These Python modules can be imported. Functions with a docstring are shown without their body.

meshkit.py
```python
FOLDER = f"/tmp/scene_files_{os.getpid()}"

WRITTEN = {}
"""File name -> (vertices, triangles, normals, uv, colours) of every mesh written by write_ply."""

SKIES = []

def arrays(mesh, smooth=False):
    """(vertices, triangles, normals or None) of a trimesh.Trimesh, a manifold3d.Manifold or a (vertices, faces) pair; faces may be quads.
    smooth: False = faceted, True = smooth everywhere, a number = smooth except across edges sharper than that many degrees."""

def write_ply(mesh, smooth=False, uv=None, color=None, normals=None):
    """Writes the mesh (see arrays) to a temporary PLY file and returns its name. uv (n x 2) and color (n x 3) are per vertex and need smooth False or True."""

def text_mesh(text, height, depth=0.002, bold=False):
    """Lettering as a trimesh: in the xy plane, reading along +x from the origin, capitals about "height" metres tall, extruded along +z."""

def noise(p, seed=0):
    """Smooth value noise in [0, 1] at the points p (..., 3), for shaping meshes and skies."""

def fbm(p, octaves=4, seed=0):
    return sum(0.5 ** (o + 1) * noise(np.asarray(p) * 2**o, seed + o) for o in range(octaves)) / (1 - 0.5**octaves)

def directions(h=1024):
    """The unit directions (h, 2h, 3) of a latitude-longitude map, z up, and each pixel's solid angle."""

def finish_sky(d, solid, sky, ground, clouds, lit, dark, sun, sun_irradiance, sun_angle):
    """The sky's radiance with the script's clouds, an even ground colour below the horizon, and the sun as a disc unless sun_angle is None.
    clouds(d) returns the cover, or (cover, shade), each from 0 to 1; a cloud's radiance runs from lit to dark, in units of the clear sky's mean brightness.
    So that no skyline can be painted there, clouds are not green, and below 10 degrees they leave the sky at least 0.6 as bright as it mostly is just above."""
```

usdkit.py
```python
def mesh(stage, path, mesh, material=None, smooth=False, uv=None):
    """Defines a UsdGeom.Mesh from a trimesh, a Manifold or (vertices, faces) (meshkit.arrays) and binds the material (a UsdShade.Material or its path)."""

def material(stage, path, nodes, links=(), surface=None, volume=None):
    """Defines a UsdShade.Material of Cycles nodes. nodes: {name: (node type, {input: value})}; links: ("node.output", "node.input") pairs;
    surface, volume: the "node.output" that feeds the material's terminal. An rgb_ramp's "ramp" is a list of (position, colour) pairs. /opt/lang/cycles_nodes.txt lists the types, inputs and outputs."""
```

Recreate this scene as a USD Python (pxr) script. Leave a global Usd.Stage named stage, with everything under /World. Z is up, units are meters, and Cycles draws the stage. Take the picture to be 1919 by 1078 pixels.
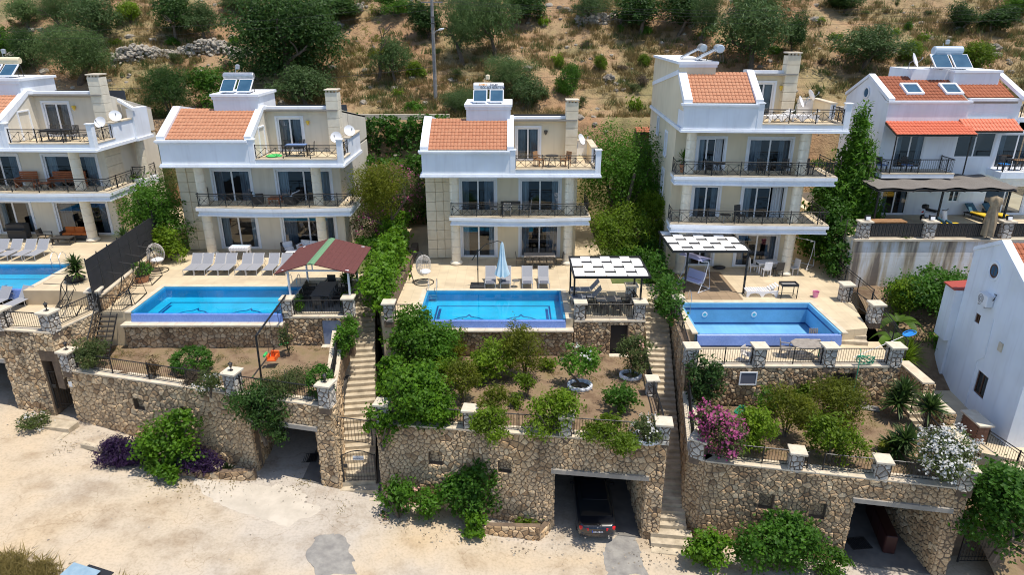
import math, random
import numpy as np
import trimesh, usdkit, meshkit
from shapely.geometry import Polygon, box as sbox, LineString
from shapely import affinity
from scipy.spatial import Voronoi
from pxr import Usd, UsdGeom, UsdLux, UsdShade, Sdf, Gf, Vt

# ---------------------------------------------------------------- camera, sky, sun, exposure
stage = Usd.Stage.CreateInMemory()
UsdGeom.SetStageUpAxis(stage, 'Z'); UsdGeom.SetStageMetersPerUnit(stage, 1.0)
UsdGeom.Xform.Define(stage, '/World'); UsdGeom.Scope.Define(stage, '/World/Looks')
FPX, PITCH, CAMZ = 1260.0, math.radians(21.2), 22.5
CP, SP = math.cos(PITCH), math.sin(PITCH)
cam = UsdGeom.Camera.Define(stage, '/World/camera')
cam.CreateHorizontalApertureAttr(36.0); cam.CreateFocalLengthAttr(36.0 * FPX / 1919.0)
cam.CreateClippingRangeAttr((0.1, 2000.0)); cam.CreateExposureAttr(0.15)
cam.AddTranslateOp().Set((0, 0, CAMZ)); cam.AddRotateXOp().Set(90.0 - math.degrees(PITCH))
SUN = np.array([0.26, -0.13, 1.0]); SUN /= np.linalg.norm(SUN)
usdkit.material(stage, '/World/Looks/sky', {
    's': ('sky_texture', {'sky_type': 'single_scattering', 'sun_disc': False, 'sun_elevation': math.asin(SUN[2]), 'sun_rotation': math.atan2(SUN[0], SUN[1]), 'aerosol_density': 0.8}),
    'b': ('background_shader', {'strength': 0.15})}, [('s.color', 'b.color')], surface='b.background')
dome = UsdLux.DomeLight.Define(stage, '/World/sky')
UsdShade.MaterialBindingAPI.Apply(dome.GetPrim()).Bind(UsdShade.Material.Get(stage, '/World/Looks/sky'))
dome.GetPrim().SetCustomDataByKey('kind', 'structure')
sun = UsdLux.DistantLight.Define(stage, '/World/sun')
sun.CreateNormalizeAttr(True); sun.CreateIntensityAttr(1.1); sun.CreateAngleAttr(0.5); sun.CreateColorAttr((1.0, 0.93, 0.82))
sun.AddRotateZOp().Set(math.degrees(math.atan2(-SUN[1], -SUN[0])) - 90.0)
sun.AddRotateXOp().Set(90.0 - math.degrees(math.asin(SUN[2])))

# ---------------------------------------------------------------- scene registry (written out at the end)
REG, CD, TAKEN = [], {}, {}

def uniq(path):
    k = TAKEN.get(path, 0); TAKEN[path] = k + 1
    return path if k == 0 else '%s_%03d' % (path, k)

def smooth_normals(v, f, deg):
    v2, f2, n = meshkit.arrays((v, f), deg)
    return v2, f2, n

class MB:
    """Collects shapes into one mesh."""
    def __init__(s): s.v, s.f, s.n, s.M = [], [], 0, None
    def add(s, v, f):
        v = np.asarray(v, float).reshape(-1, 3)
        if s.M is not None: v = v @ s.M[:3, :3].T + s.M[:3, 3]
        f = np.asarray(f, np.int64)
        if f.ndim == 2 and f.shape[1] == 4: f = np.vstack([f[:, [0, 1, 2]], f[:, [0, 2, 3]]])
        s.v.append(v); s.f.append(f + s.n); s.n += len(v); return s
    def box(s, x0, y0, z0, x1, y1, z1):
        v = [(x, y, z) for z in (z0, z1) for y in (y0, y1) for x in (x0, x1)]
        return s.add(v, [(0, 2, 3, 1), (4, 5, 7, 6), (0, 1, 5, 4), (2, 6, 7, 3), (0, 4, 6, 2), (1, 3, 7, 5)])
    def rbox(s, c, size, rz=0, b=0.0, rx=0, ry=0):
        x, y, z = np.array(size) / 2.0
        b = min(b, x * .9, y * .9, z * .9)
        if b <= 0: P = np.array([(i * x, j * y, k * z) for i in (-1, 1) for j in (-1, 1) for k in (-1, 1)])
        else: P = np.array([p for i in (-1, 1) for j in (-1, 1) for k in (-1, 1) for p in ((i * (x - b), j * (y - b), k * z), (i * (x - b), j * y, k * (z - b)), (i * x, j * (y - b), k * (z - b)))])
        R = rot(rz, rx, ry); key = (b > 0)
        if key not in HULL:
            HULL[key] = hull_faces(np.array([p for i in (-1, 1) for j in (-1, 1) for k in (-1, 1) for p in (((i * .8, j * .8, k * 1.), (i * .8, j * 1., k * .8), (i * 1., j * .8, k * .8)) if b > 0 else ((i * 1., j * 1., k * 1.),))]))
        return s.add(P @ R.T + np.array(c), HULL[key])
    def tube(s, pts, r, n=6, closed=False):
        p = np.asarray(pts, float); m = len(p)
        t = np.roll(p, -1, 0) - np.roll(p, 1, 0) if closed else np.gradient(p, axis=0)
        t /= np.linalg.norm(t, axis=1, keepdims=True) + 1e-12
        ref = np.array([0, 0, 1.0]) if abs(t[:, 2]).mean() < .8 else np.array([1.0, 0, 0])
        a = np.cross(t, ref); bad = np.linalg.norm(a, axis=1) < .05
        a[bad] = np.cross(t[bad], [0.0, 1.0, 0.1]); a /= np.linalg.norm(a, axis=1, keepdims=True)
        bb = np.cross(t, a); ang = np.arange(n) * 2 * np.pi / n + np.pi / n
        rr = np.broadcast_to(r, (m,))[:, None, None]
        v = (p[:, None] + rr * (np.cos(ang)[None, :, None] * a[:, None] + np.sin(ang)[None, :, None] * bb[:, None])).reshape(-1, 3)
        q = [(i * n + j, i * n + (j + 1) % n, (i + 1) % m * n + (j + 1) % n, (i + 1) % m * n + j) for i in range(m if closed else m - 1) for j in range(n)]
        s.add(v, q)
        if not closed:
            s.add(v[:n], [(0, j + 1, j) for j in range(1, n - 1)]); s.add(v[-n:], [(0, j, j + 1) for j in range(1, n - 1)])
        return s
    def lathe(s, prof, n=16, c=(0, 0, 0)):
        ang = np.arange(n) * 2 * np.pi / n; pr = np.array(prof, float); m = len(pr)
        v = np.stack([pr[:, None, 0] * np.cos(ang), pr[:, None, 0] * np.sin(ang), np.broadcast_to(pr[:, None, 1], (m, n))], -1).reshape(-1, 3) + np.array(c)
        q = [(i * n + j, i * n + (j + 1) % n, (i + 1) * n + (j + 1) % n, (i + 1) * n + j) for i in range(m - 1) for j in range(n)]
        return s.add(v, q)
    def prism(s, poly, z0, z1):
        """Polygon (xy) extruded from z0 to z1."""
        if not isinstance(poly, Polygon): poly = Polygon(poly)
        m = trimesh.creation.extrude_polygon(poly, z1 - z0)
        return s.add(np.array(m.vertices) + [0, 0, z0], np.array(m.faces))
    def yz(s, poly, x0, x1):
        """Polygon given in (y, z), extruded along x."""
        m = trimesh.creation.extrude_polygon(Polygon(poly), x1 - x0); v = np.array(m.vertices)
        return s.add(np.stack([v[:, 2] + x0, v[:, 0], v[:, 1]], 1), np.array(m.faces))
    def xz(s, poly, y0, y1):
        if not isinstance(poly, Polygon): poly = Polygon(poly)
        m = trimesh.creation.extrude_polygon(poly, y1 - y0); v = np.array(m.vertices)
        return s.add(np.stack([v[:, 0], v[:, 2] + y0, v[:, 1]], 1), np.array(m.faces)[:, ::-1])
    def sheet(s, fn, us, vs):
        U, V = np.meshgrid(us, vs, indexing='ij'); P = fn(U, V); a, b = U.shape
        i, j = np.meshgrid(np.arange(a - 1), np.arange(b - 1), indexing='ij')
        q = np.stack([i * b + j, (i + 1) * b + j, (i + 1) * b + j + 1, i * b + j + 1], -1).reshape(-1, 4)
        return s.add(np.stack(P, -1).reshape(-1, 3), q)
    def ell(s, c, r, sub=2):
        m = trimesh.creation.icosphere(sub); return s.add(np.array(m.vertices) * r + np.array(c), np.array(m.faces))
    def get(s): return np.vstack(s.v), np.vstack(s.f)

HULL = {}
def hull_faces(P):
    from scipy.spatial import ConvexHull
    h = ConvexHull(P); f = h.simplices.copy()
    for i, (t, e) in enumerate(zip(f, h.equations)):
        if np.dot(np.cross(P[t[1]] - P[t[0]], P[t[2]] - P[t[0]]), e[:3]) < 0: f[i] = t[::-1]
    return f

def rot(rz=0, rx=0, ry=0):
    c, s = math.cos(rz), math.sin(rz); Z = np.array([[c, -s, 0], [s, c, 0], [0, 0, 1.0]])
    c, s = math.cos(rx), math.sin(rx); X = np.array([[1.0, 0, 0], [0, c, -s], [0, s, c]])
    c, s = math.cos(ry), math.sin(ry); Y = np.array([[c, 0, s], [0, 1.0, 0], [-s, 0, c]])
    return Z @ Y @ X

def mat4(loc=(0, 0, 0), rz=0, rx=0, ry=0):
    M = np.eye(4); M[:3, :3] = rot(rz, rx, ry); M[:3, 3] = loc; return M

def put_mesh(path, v, f, m, smooth=False, cd=None):
    n = None
    if smooth: v, f, n = smooth_normals(v, f, smooth)
    REG.append(('Mesh', path, np.asarray(v, np.float32), np.asarray(f, np.int32), n, m))
    if cd: CD[path] = cd

class Thing:
    def __init__(s, name, label, cat, loc=(0, 0, 0), rz=0.0, group=None, kind=None, scale=None):
        s.name, s.path, s.loc, s.rz, s.scale, s.children = name, uniq('/World/' + name), tuple(loc), rz, scale, []
        REG.append(('Xform', s.path, tuple(map(float, loc)), rz, scale, None))
        cd = {'label': label, 'category': cat}
        if group: cd['group'] = group
        if kind: cd['kind'] = kind
        CD[s.path] = cd; s.cd = cd
    def part(s, name, mb, m, smooth=False, parent=None, kind=None, label=None, world=False):
        v, f = mb if isinstance(mb, tuple) else mb.get()
        if world:
            v = (v - np.array(s.loc)) @ rot(s.rz)
            if s.scale: v = v / np.array(s.scale)
        p = uniq((parent or s.path) + '/' + name)
        cd = {}
        if kind: cd['kind'] = kind
        if label: cd['label'] = label
        put_mesh(p, v, f, m, smooth, cd or None); return p
    def dup(s, loc, rz=0.0, label=None, scale=None, group=None):
        p = uniq('/World/' + s.name)
        REG.append(('Ref', p, tuple(map(float, loc)), rz, scale or s.scale, s.path))
        cd = dict(s.cd); cd['label'] = label or cd['label']
        if group: cd['group'] = group
        CD[p] = cd; return p

def single(name, label, cat, mb, m, smooth=False, group=None, kind=None):
    p = uniq('/World/' + name); v, f = mb if isinstance(mb, tuple) else mb.get()
    cd = {'label': label, 'category': cat}
    if group: cd['group'] = group
    if kind: cd['kind'] = kind
    put_mesh(p, v, f, m, smooth, cd); return p

def structure(name, mb, m, smooth=False, label=None, cat=None, kind='structure'):
    p = uniq('/World/' + name); v, f = mb.get()
    cd = {'kind': kind}
    if label: cd['label'] = label
    if cat: cd['category'] = cat
    put_mesh(p, v, f, m, smooth, cd); return p

def flush():
    layer = stage.GetRootLayer(); T = Sdf.ValueTypeNames
    def attr(p, n, t, v, var=Sdf.VariabilityVarying, interp=None):
        a = Sdf.AttributeSpec(p, n, t, var); a.default = v
        if interp: a.SetInfo('interpolation', interp)
    with Sdf.ChangeBlock():
        for kind, path, a, b, c, d in REG:
            parent = layer.GetPrimAtPath(path.rpartition('/')[0])
            p = Sdf.PrimSpec(parent, path.rpartition('/')[2], Sdf.SpecifierDef, 'Mesh' if kind == 'Mesh' else 'Xform')
            if kind == 'Mesh':
                attr(p, 'points', T.Point3fArray, Vt.Vec3fArray.FromNumpy(np.ascontiguousarray(a)))
                attr(p, 'faceVertexCounts', T.IntArray, Vt.IntArray.FromNumpy(np.full(len(b), 3, np.int32)))
                attr(p, 'faceVertexIndices', T.IntArray, Vt.IntArray.FromNumpy(np.ascontiguousarray(b).ravel()))
                attr(p, 'subdivisionScheme', T.Token, 'none', Sdf.VariabilityUniform)
                if c is not None:
                    attr(p, 'normals', T.Normal3fArray, Vt.Vec3fArray.FromNumpy(np.ascontiguousarray(c, dtype=np.float32)), interp='vertex')
                p.SetInfo('apiSchemas', Sdf.TokenListOp.Create(prependedItems=['MaterialBindingAPI']))
                r = Sdf.RelationshipSpec(p, 'material:binding', False); r.targetPathList.explicitItems = [Sdf.Path('/World/Looks/' + d)]
            else:
                ops = ['xformOp:translate', 'xformOp:rotateZ'] + (['xformOp:scale'] if c else [])
                attr(p, 'xformOp:translate', T.Double3, Gf.Vec3d(*a)); attr(p, 'xformOp:rotateZ', T.Float, math.degrees(b))
                if c: attr(p, 'xformOp:scale', T.Float3, Gf.Vec3f(*c))
                attr(p, 'xformOpOrder', T.TokenArray, Vt.TokenArray(ops), Sdf.VariabilityUniform)
                if kind == 'Ref':
                    p.referenceList.prependedItems = [Sdf.Reference('', d)]; p.SetInfo('instanceable', True)
            if path in CD: p.SetInfo('customData', CD[path])

def ray(px, py):
    u = (539.0 - py) / FPX
    return np.array([(px - 960.0) / FPX, CP + u * SP, -SP + u * CP])
def at(px, py, z):
    """The point of the level z that the photograph shows at this pixel (surveying the site from the picture)."""
    d = ray(px, py); t = (z - CAMZ) / d[2]; return np.array([t * d[0], t * d[1], z])
def atY(px, py, Y):
    d = ray(px, py); t = Y / d[1]; return np.array([t * d[0], Y, CAMZ + t * d[2]])

# ---------------------------------------------------------------- materials
def usdmat(name, nodes, links, surface): usdkit.material(stage, '/World/Looks/' + name, nodes, links, surface=surface)

def pm(name, c1, c2=None, scale=3.0, rough=.6, metal=0.0, bump=0.0, bscale=None, spec=.5, rnd=False, lo=.35, hi=.65, coord='object', c3=None, bd=.02):
    """Principled material whose colour wanders between c1 and c2 with noise."""
    n = {'p': ('principled_bsdf', {'roughness': rough, 'metallic': metal, 'specular_ior_level': spec, 'base_color': c1})}
    l = []
    if c2 is not None or bump:
        n['t'] = ('geometry', {}) if coord == 'world' else ('texture_coordinate', {})
        src = 't.position' if coord == 'world' else 't.object'
    if c2 is not None:
        n['n'] = ('noise_texture', {'scale': scale, 'detail': 6.0, 'roughness': .6})
        n['r'] = ('rgb_ramp', {'ramp': [(lo, c1), (hi, c2)] if c3 is None else [(lo, c1), ((lo + hi) / 2, c2), (hi, c3)]})
        l += [(src, 'n.vector')]
        if rnd:
            n['g'] = ('geometry', {}); n['o'] = ('object_info', {})
            n['a'] = ('math', {'math_type': 'add'}); n['b'] = ('math', {'math_type': 'fraction'})
            n['c'] = ('math', {'math_type': 'multiply_add', 'value2': .72, 'value3': 0.0}); n['d'] = ('math', {'math_type': 'multiply', 'value2': .5}); n['e'] = ('math', {'math_type': 'add'})
            l += [('g.random_per_island', 'a.value1'), ('o.random', 'a.value2'), ('a.value', 'b.value1'), ('b.value', 'c.value1'), ('n.fac', 'd.value1'), ('c.value', 'e.value1'), ('d.value', 'e.value2'), ('e.value', 'r.fac')]
        else: l += [('n.fac', 'r.fac')]
        l += [('r.color', 'p.base_color')]
    if bump:
        n['m'] = ('noise_texture', {'scale': bscale or scale * 6, 'detail': 5.0}); n['k'] = ('bump', {'strength': bump, 'distance': bd})
        l += [(src, 'm.vector'), ('m.fac', 'k.height'), ('k.normal', 'p.normal')]
    usdmat(name, n, l, 'p.BSDF'); return name

def leafmat(name, dark, mid, light, trans=.35, rough=.55):
    n = {'g': ('geometry', {}), 'o': ('object_info', {}), 't': ('texture_coordinate', {}), 'z': ('noise_texture', {'scale': 1.3, 'detail': 3.0}),
         'a': ('math', {'math_type': 'multiply', 'value2': .6}), 'b': ('math', {'math_type': 'multiply_add', 'value2': .75, 'value3': -.18}), 'd': ('math', {'math_type': 'add'}),
         'oa': ('math', {'math_type': 'multiply_add', 'value2': .2, 'value3': -.1}), 'e': ('math', {'math_type': 'add'}),
         'r': ('rgb_ramp', {'ramp': [(.12, dark), (.5, mid), (.88, light)]}), 'p': ('principled_bsdf', {'roughness': rough, 'specular_ior_level': .35}),
         'tr': ('translucent_bsdf', {}), 'br': ('gamma', {'gamma': .85}), 'm': ('mix_closure', {'fac': trans})}
    l = [('t.object', 'z.vector'), ('g.random_per_island', 'a.value1'), ('z.fac', 'b.value1'), ('a.value', 'd.value1'), ('b.value', 'd.value2'), ('o.random', 'oa.value1'), ('d.value', 'e.value1'), ('oa.value', 'e.value2'), ('e.value', 'r.fac'),
         ('r.color', 'p.base_color'), ('r.color', 'br.color'), ('br.color', 'tr.color'), ('p.BSDF', 'm.closure1'), ('tr.BSDF', 'm.closure2')]
    usdmat(name, n, l, 'm.closure'); return name

# plaster, stone, tile
def streaked(name, c, dirt, rough=.8, amt=.75):
    usdmat(name, {'t': ('geometry', {}), 'm': ('mapping', {'scale': (2.6, 2.6, .22)}), 'n': ('noise_texture', {'scale': 1.0, 'detail': 6.0, 'roughness': .65}), 'n2': ('noise_texture', {'scale': .55, 'detail': 5.0}), 'n3': ('noise_texture', {'scale': 55.0, 'detail': 3.0}),
        'r': ('rgb_ramp', {'ramp': [(.28, dirt), (.47, c), (.8, tuple(min(.9, q * 1.04) for q in c))]}), 'r2': ('rgb_ramp', {'ramp': [(.30, (.86, .85, .83)), (.60, (1, 1, 1))]}), 'x': ('mix_color', {'blend_type': 'multiply', 'fac': amt}), 'p': ('principled_bsdf', {'roughness': rough}), 'k': ('bump', {'strength': .15, 'distance': .02})},
        [('t.position', 'm.vector'), ('m.vector', 'n.vector'), ('t.position', 'n2.vector'), ('t.position', 'n3.vector'), ('n.fac', 'r.fac'), ('n2.fac', 'r2.fac'), ('r.color', 'x.a'), ('r2.color', 'x.b'), ('x.result', 'p.base_color'), ('n3.fac', 'k.height'), ('k.normal', 'p.normal')], 'p.BSDF')
streaked('white_plaster', (.81, .84, .90), (.73, .75, .80)); streaked('cream_plaster', (.76, .66, .48), (.69, .59, .42)); streaked('pale_plaster', (.73, .67, .56), (.66, .60, .49))
pm('clad_stone', (.76, .67, .51), (.66, .57, .42), 2.2, .75, bump=.3, bscale=35)
pm('column_stone', (.78, .71, .57), (.68, .61, .48), 2.5, .7, bump=.25, bscale=40)
pm('coping_stone', (.66, .57, .44), (.52, .44, .33), 2.0, .75, bump=.3, bscale=30, coord='world')
pm('cap_stone', (.70, .62, .50), (.56, .48, .37), 3.0, .75, bump=.35, bscale=30)
pm('concrete', (.36, .33, .29), (.27, .25, .22), 1.6, .85, bump=.4, bscale=25)
pm('step_stone', (.56, .475, .35), (.36, .30, .215), 2.2, .85, bump=.5, bscale=18, coord='world')
pm('mortar', (.19, .135, .09), (.12, .085, .06), 3.0, .95, bump=.6, bscale=25, coord='world')
pm('pillar_stone', (.30, .26, .22), (.46, .42, .37), 6.0, .85, bump=.6, bscale=22, rnd=True, lo=.1, hi=1.0, c3=(.60, .56, .50), coord='world', bd=.03)
pm('field_stone', (.17, .145, .12), (.28, .245, .20), 3.0, .9, bump=.5, bscale=12, rnd=True, lo=.1, hi=1.0, c3=(.40, .36, .30))
pm('roof_tile', (.18, .05, .025), (.34, .108, .048), 4.0, .85, bump=.35, bscale=30, rnd=True, lo=.08, hi=1.0, c3=(.50, .25, .145))
pm('red_tile', (.52, .11, .05), (.60, .15, .075), 4.0, .55, bump=.15, bscale=30, rnd=True, lo=.1, hi=1.0, c3=(.64, .2, .11))
pm('black_iron', (.012, .012, .013), rough=.45)
pm('white_metal', (.75, .76, .79), rough=.4)
pm('steel', (.62, .62, .63), rough=.25, metal=.9)
pm('zinc', (.45, .47, .50), (.6, .62, .64), 5, .35, metal=.7)
pm('tank_white', (.80, .80, .80), rough=.35); pm('tank_cream', (.72, .62, .42), rough=.45); pm('tank_blue', (.50, .58, .66), rough=.3, metal=.3)
pm('panel_glass', (.03, .085, .15), (.045, .11, .18), 2, .12)
pm('pvc', (.82, .82, .84), rough=.35); pm('wood_frame', (.10, .045, .025), rough=.5)
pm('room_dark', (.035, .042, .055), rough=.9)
pm('curtain', (.36, .39, .44), (.26, .28, .33), 1.5, .9); pm('curtain_white', (.55, .58, .62), rough=.9)
pm('sling_grey', (.30, .305, .33), (.25, .255, .28), 30, .8); pm('frame_grey', (.42, .42, .43), rough=.4, metal=.3)
pm('sling_dark', (.12, .125, .16), rough=.8); pm('rattan_dark', (.022, .02, .019), (.05, .045, .04), 60, .6, bump=.3, bscale=120)
pm('table_grey', (.10, .098, .10), (.14, .135, .13), 12, .5); pm('wood', (.24, .12, .05), (.34, .19, .09), 6, .6)
pm('wood_grey', (.34, .30, .26), (.24, .21, .18), 6, .75); pm('wood_red', (.28, .075, .02), (.36, .11, .035), 6, .55)
pm('orange_cloth', (.55, .14, .02), rough=.8); pm('white_cloth', (.78, .78, .79), (.66, .67, .70), 4, .85); pm('blue_cloth', (.50, .64, .71), (.60, .71, .77), 3, .85)
pm('beige_cloth', (.36, .28, .18), (.25, .19, .12), 4, .85, bump=.4, bscale=14); pm('yellow_cloth', (.75, .48, .02), (.68, .42, .02), 8, .8); pm('teal_cloth', (.03, .10, .15), rough=.8)
pm('denim_cloth', (.14, .22, .42), rough=.85); pm('lilac_cloth', (.55, .55, .78), rough=.85); pm('wicker_white', (.58, .54, .50), rough=.7)
pm('red_shingle', (.10, .03, .026), (.135, .04, .035), 9, .85, bump=.3, bscale=60); pm('green_shingle', (.10, .22, .11), (.16, .30, .17), 22, .85, bump=.3, bscale=60)
pm('black_mesh', (.012, .013, .016), (.022, .022, .026), 3, .9); pm('plastic_white', (.80, .80, .82), rough=.35)
pm('plastic_green', (.05, .50, .12), rough=.4); pm('plastic_orange', (.75, .12, .02), rough=.4); pm('plastic_pink', (.70, .25, .38), rough=.4); pm('plastic_blue', (.02, .22, .62), rough=.4)
pm('hose_green', (.03, .32, .18), rough=.4); pm('terracotta', (.42, .19, .09), (.35, .15, .07), 6, .8); pm('rubber', (.012, .012, .012), rough=.8)
pm('door_blue', (.17, .22, .34), (.24, .29, .40), 3, .6); pm('shaded_garage_lining', (.07, .065, .06), (.05, .046, .042), 2, .95); pm('shaded_garage_floor', (.20, .185, .165), (.13, .12, .11), 1.2, .9, bump=.4, bscale=25, coord='world'); pm('thatch', (.13, .115, .105), (.23, .21, .19), 40, .95, bump=.8, bscale=60)  # garage lining and floor: interior shade painted in as darker concrete
pm('lamp_yellow', (.62, .42, .06), rough=.4); pm('old_metal', (.06, .055, .05), (.10, .09, .08), 8, .5, metal=.5); pm('pole_grey', (.26, .25, .24), (.18, .17, .16), 4, .9)
pm('bark', (.13, .10, .075), (.07, .055, .04), 5, .95, bump=.8, bscale=20); pm('red_paint', (.38, .07, .05), rough=.5); pm('dark_red', (.035, .008, .007), rough=.5)
pm('sheet_blue', (.22, .33, .42), (.28, .39, .47), 5, .45); pm('plastic_dark', (.02, .02, .023), rough=.5); pm('white_ring', (.78, .80, .84), (.6, .62, .66), 8, .6)
pm('print_dark', (.02, .025, .08), rough=.6); pm('print_orange', (.75, .30, .03), rough=.6); pm('brick_red', (.20, .10, .065), (.28, .15, .10), 12, .85, bump=.4, bscale=40)
pm('soil', (.155, .098, .058), (.24, .165, .10), 1.1, .95, bump=.7, bscale=9, coord='world', c3=(.20, .15, .075), bd=.06)
pm('lawn', (.06, .10, .02), (.13, .14, .04), 2.5, .95, bump=.6, bscale=40, coord='world'); pm('room_floor', (.12, .11, .10), rough=.5)
pm('canvas_white', (.83, .83, .83), (.78, .78, .79), 3, .8); pm('plate_white', (.75, .76, .78), rough=.4); pm('plate_blue', (.02, .08, .45), rough=.4)
pm('taillight', (.62, .010, .012), rough=.15); pm('car_trim', (.30, .13, .07), rough=.4)
usdmat('car_paint', {'p': ('principled_bsdf', {'base_color': (.006, .007, .010), 'roughness': .25, 'coat_weight': 1.0, 'coat_roughness': .03})}, [], 'p.BSDF')
usdmat('car_glass', {'p': ('principled_bsdf', {'base_color': (.006, .008, .01), 'roughness': .04, 'specular_ior_level': .7})}, [], 'p.BSDF')
def panemat(name, tint, gl=1.0):
    usdmat(name, {'f': ('fresnel', {'IOR': 1.5}), 'a': ('math', {'math_type': 'multiply_add', 'value2': gl, 'value3': .03}), 't': ('transparent_bsdf', {'color': tint}), 'g': ('glossy_bsdf', {'color': (1, 1, 1), 'roughness': .015}), 'm': ('mix_closure', {})},
           [('f.fac', 'a.value1'), ('a.value', 'm.fac'), ('t.BSDF', 'm.closure1'), ('g.BSDF', 'm.closure2')], 'm.closure')
panemat('pane_glass', (.60, .68, .72), 1.15); panemat('skylight_glass', (.5, .66, .7), 3.0)
usdmat('pool_water', {'f': ('fresnel', {'IOR': 1.33}), 't': ('transparent_bsdf', {'color': (.52, .88, .97)}), 'g': ('glossy_bsdf', {'color': (1, 1, 1), 'roughness': .02}), 'm': ('mix_closure', {}),
       'c': ('geometry', {}), 'n': ('noise_texture', {'scale': 2.2, 'detail': 3.0}), 'b': ('bump', {'strength': .12, 'distance': .05})},
       [('c.position', 'n.vector'), ('n.fac', 'b.height'), ('b.normal', 'g.normal'), ('f.fac', 'm.fac'), ('t.BSDF', 'm.closure1'), ('g.BSDF', 'm.closure2')], 'm.closure')
def tilemat(name, c1, c2, mortar, sc, w=.5, h=.5, msize=.02, rough=.35, off=0.0, axes='xy', bump=.25, noise=None):
    n = {'t': ('geometry', {}), 's': ('separate_xyz', {}), 'v': ('combine_xyz', {}), 'b': ('brick_texture', {'scale': sc, 'color1': c1, 'color2': c2, 'mortar': mortar, 'mortar_size': msize, 'brick_width': w, 'row_height': h, 'offset': off}),
         'p': ('principled_bsdf', {'roughness': rough}), 'k': ('bump', {'strength': bump, 'distance': .01, 'invert': True}), 'n': ('noise_texture', {'scale': .8, 'detail': 5.0}), 'r': ('rgb_ramp', {'ramp': [(.3, (.82, .80, .77)), (.65, (1.04, 1.03, 1.0))]}), 'x': ('mix_color', {'blend_type': 'multiply', 'fac': 1.0, 'use_clamp': False})}
    a = {'xy': ('x', 'y'), 'xz': ('x', 'z'), 'yz': ('y', 'z')}[axes]
    l = [('t.position', 's.vector'), ('s.' + a[0], 'v.x'), ('s.' + a[1], 'v.y'), ('v.vector', 'b.vector'), ('t.position', 'n.vector'), ('n.fac', 'r.fac'), ('b.color', 'x.a'), ('r.color', 'x.b'), ('x.result', 'p.base_color'), ('b.fac', 'k.height'), ('k.normal', 'p.normal')]
    usdmat(name, n, l, 'p.BSDF')
tilemat('travertine', (.64, .535, .375), (.60, .495, .345), (.45, .36, .25), 1.0, .6, .6, .006, .55)
tilemat('shaded_pool_wall_tile', (.035, .27, .52), (.04, .29, .55), (.07, .33, .56), 8.0, .5, .5, .01, .3)  # darker than the floor tile: shade on the basin walls put into the colour
tilemat('pool_floor_tile', (.045, .50, .70), (.05, .52, .73), (.09, .55, .73), 8.0, .5, .5, .01, .3)
tilemat('lip_tile', (.12, .22, .58), (.18, .29, .66), (.18, .27, .60), 9.0, .5, .5, .03, .3, axes='xz')
tilemat('blue_line_tile', (.012, .05, .22), (.02, .07, .26), (.02, .06, .22), 9.0, .5, .5, .03, .3)
tilemat('dry_pool_tile', (.16, .42, .68), (.18, .45, .72), (.22, .46, .7), 7.0, .5, .5, .01, .35, axes='xz')
tilemat('shaded_travertine', (.33, .24, .155), (.29, .21, .135), (.18, .13, .08), 1.0, .6, .6, .012, .7)  # darker travertine copy, with the shade under the pergola put into its colour
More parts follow.
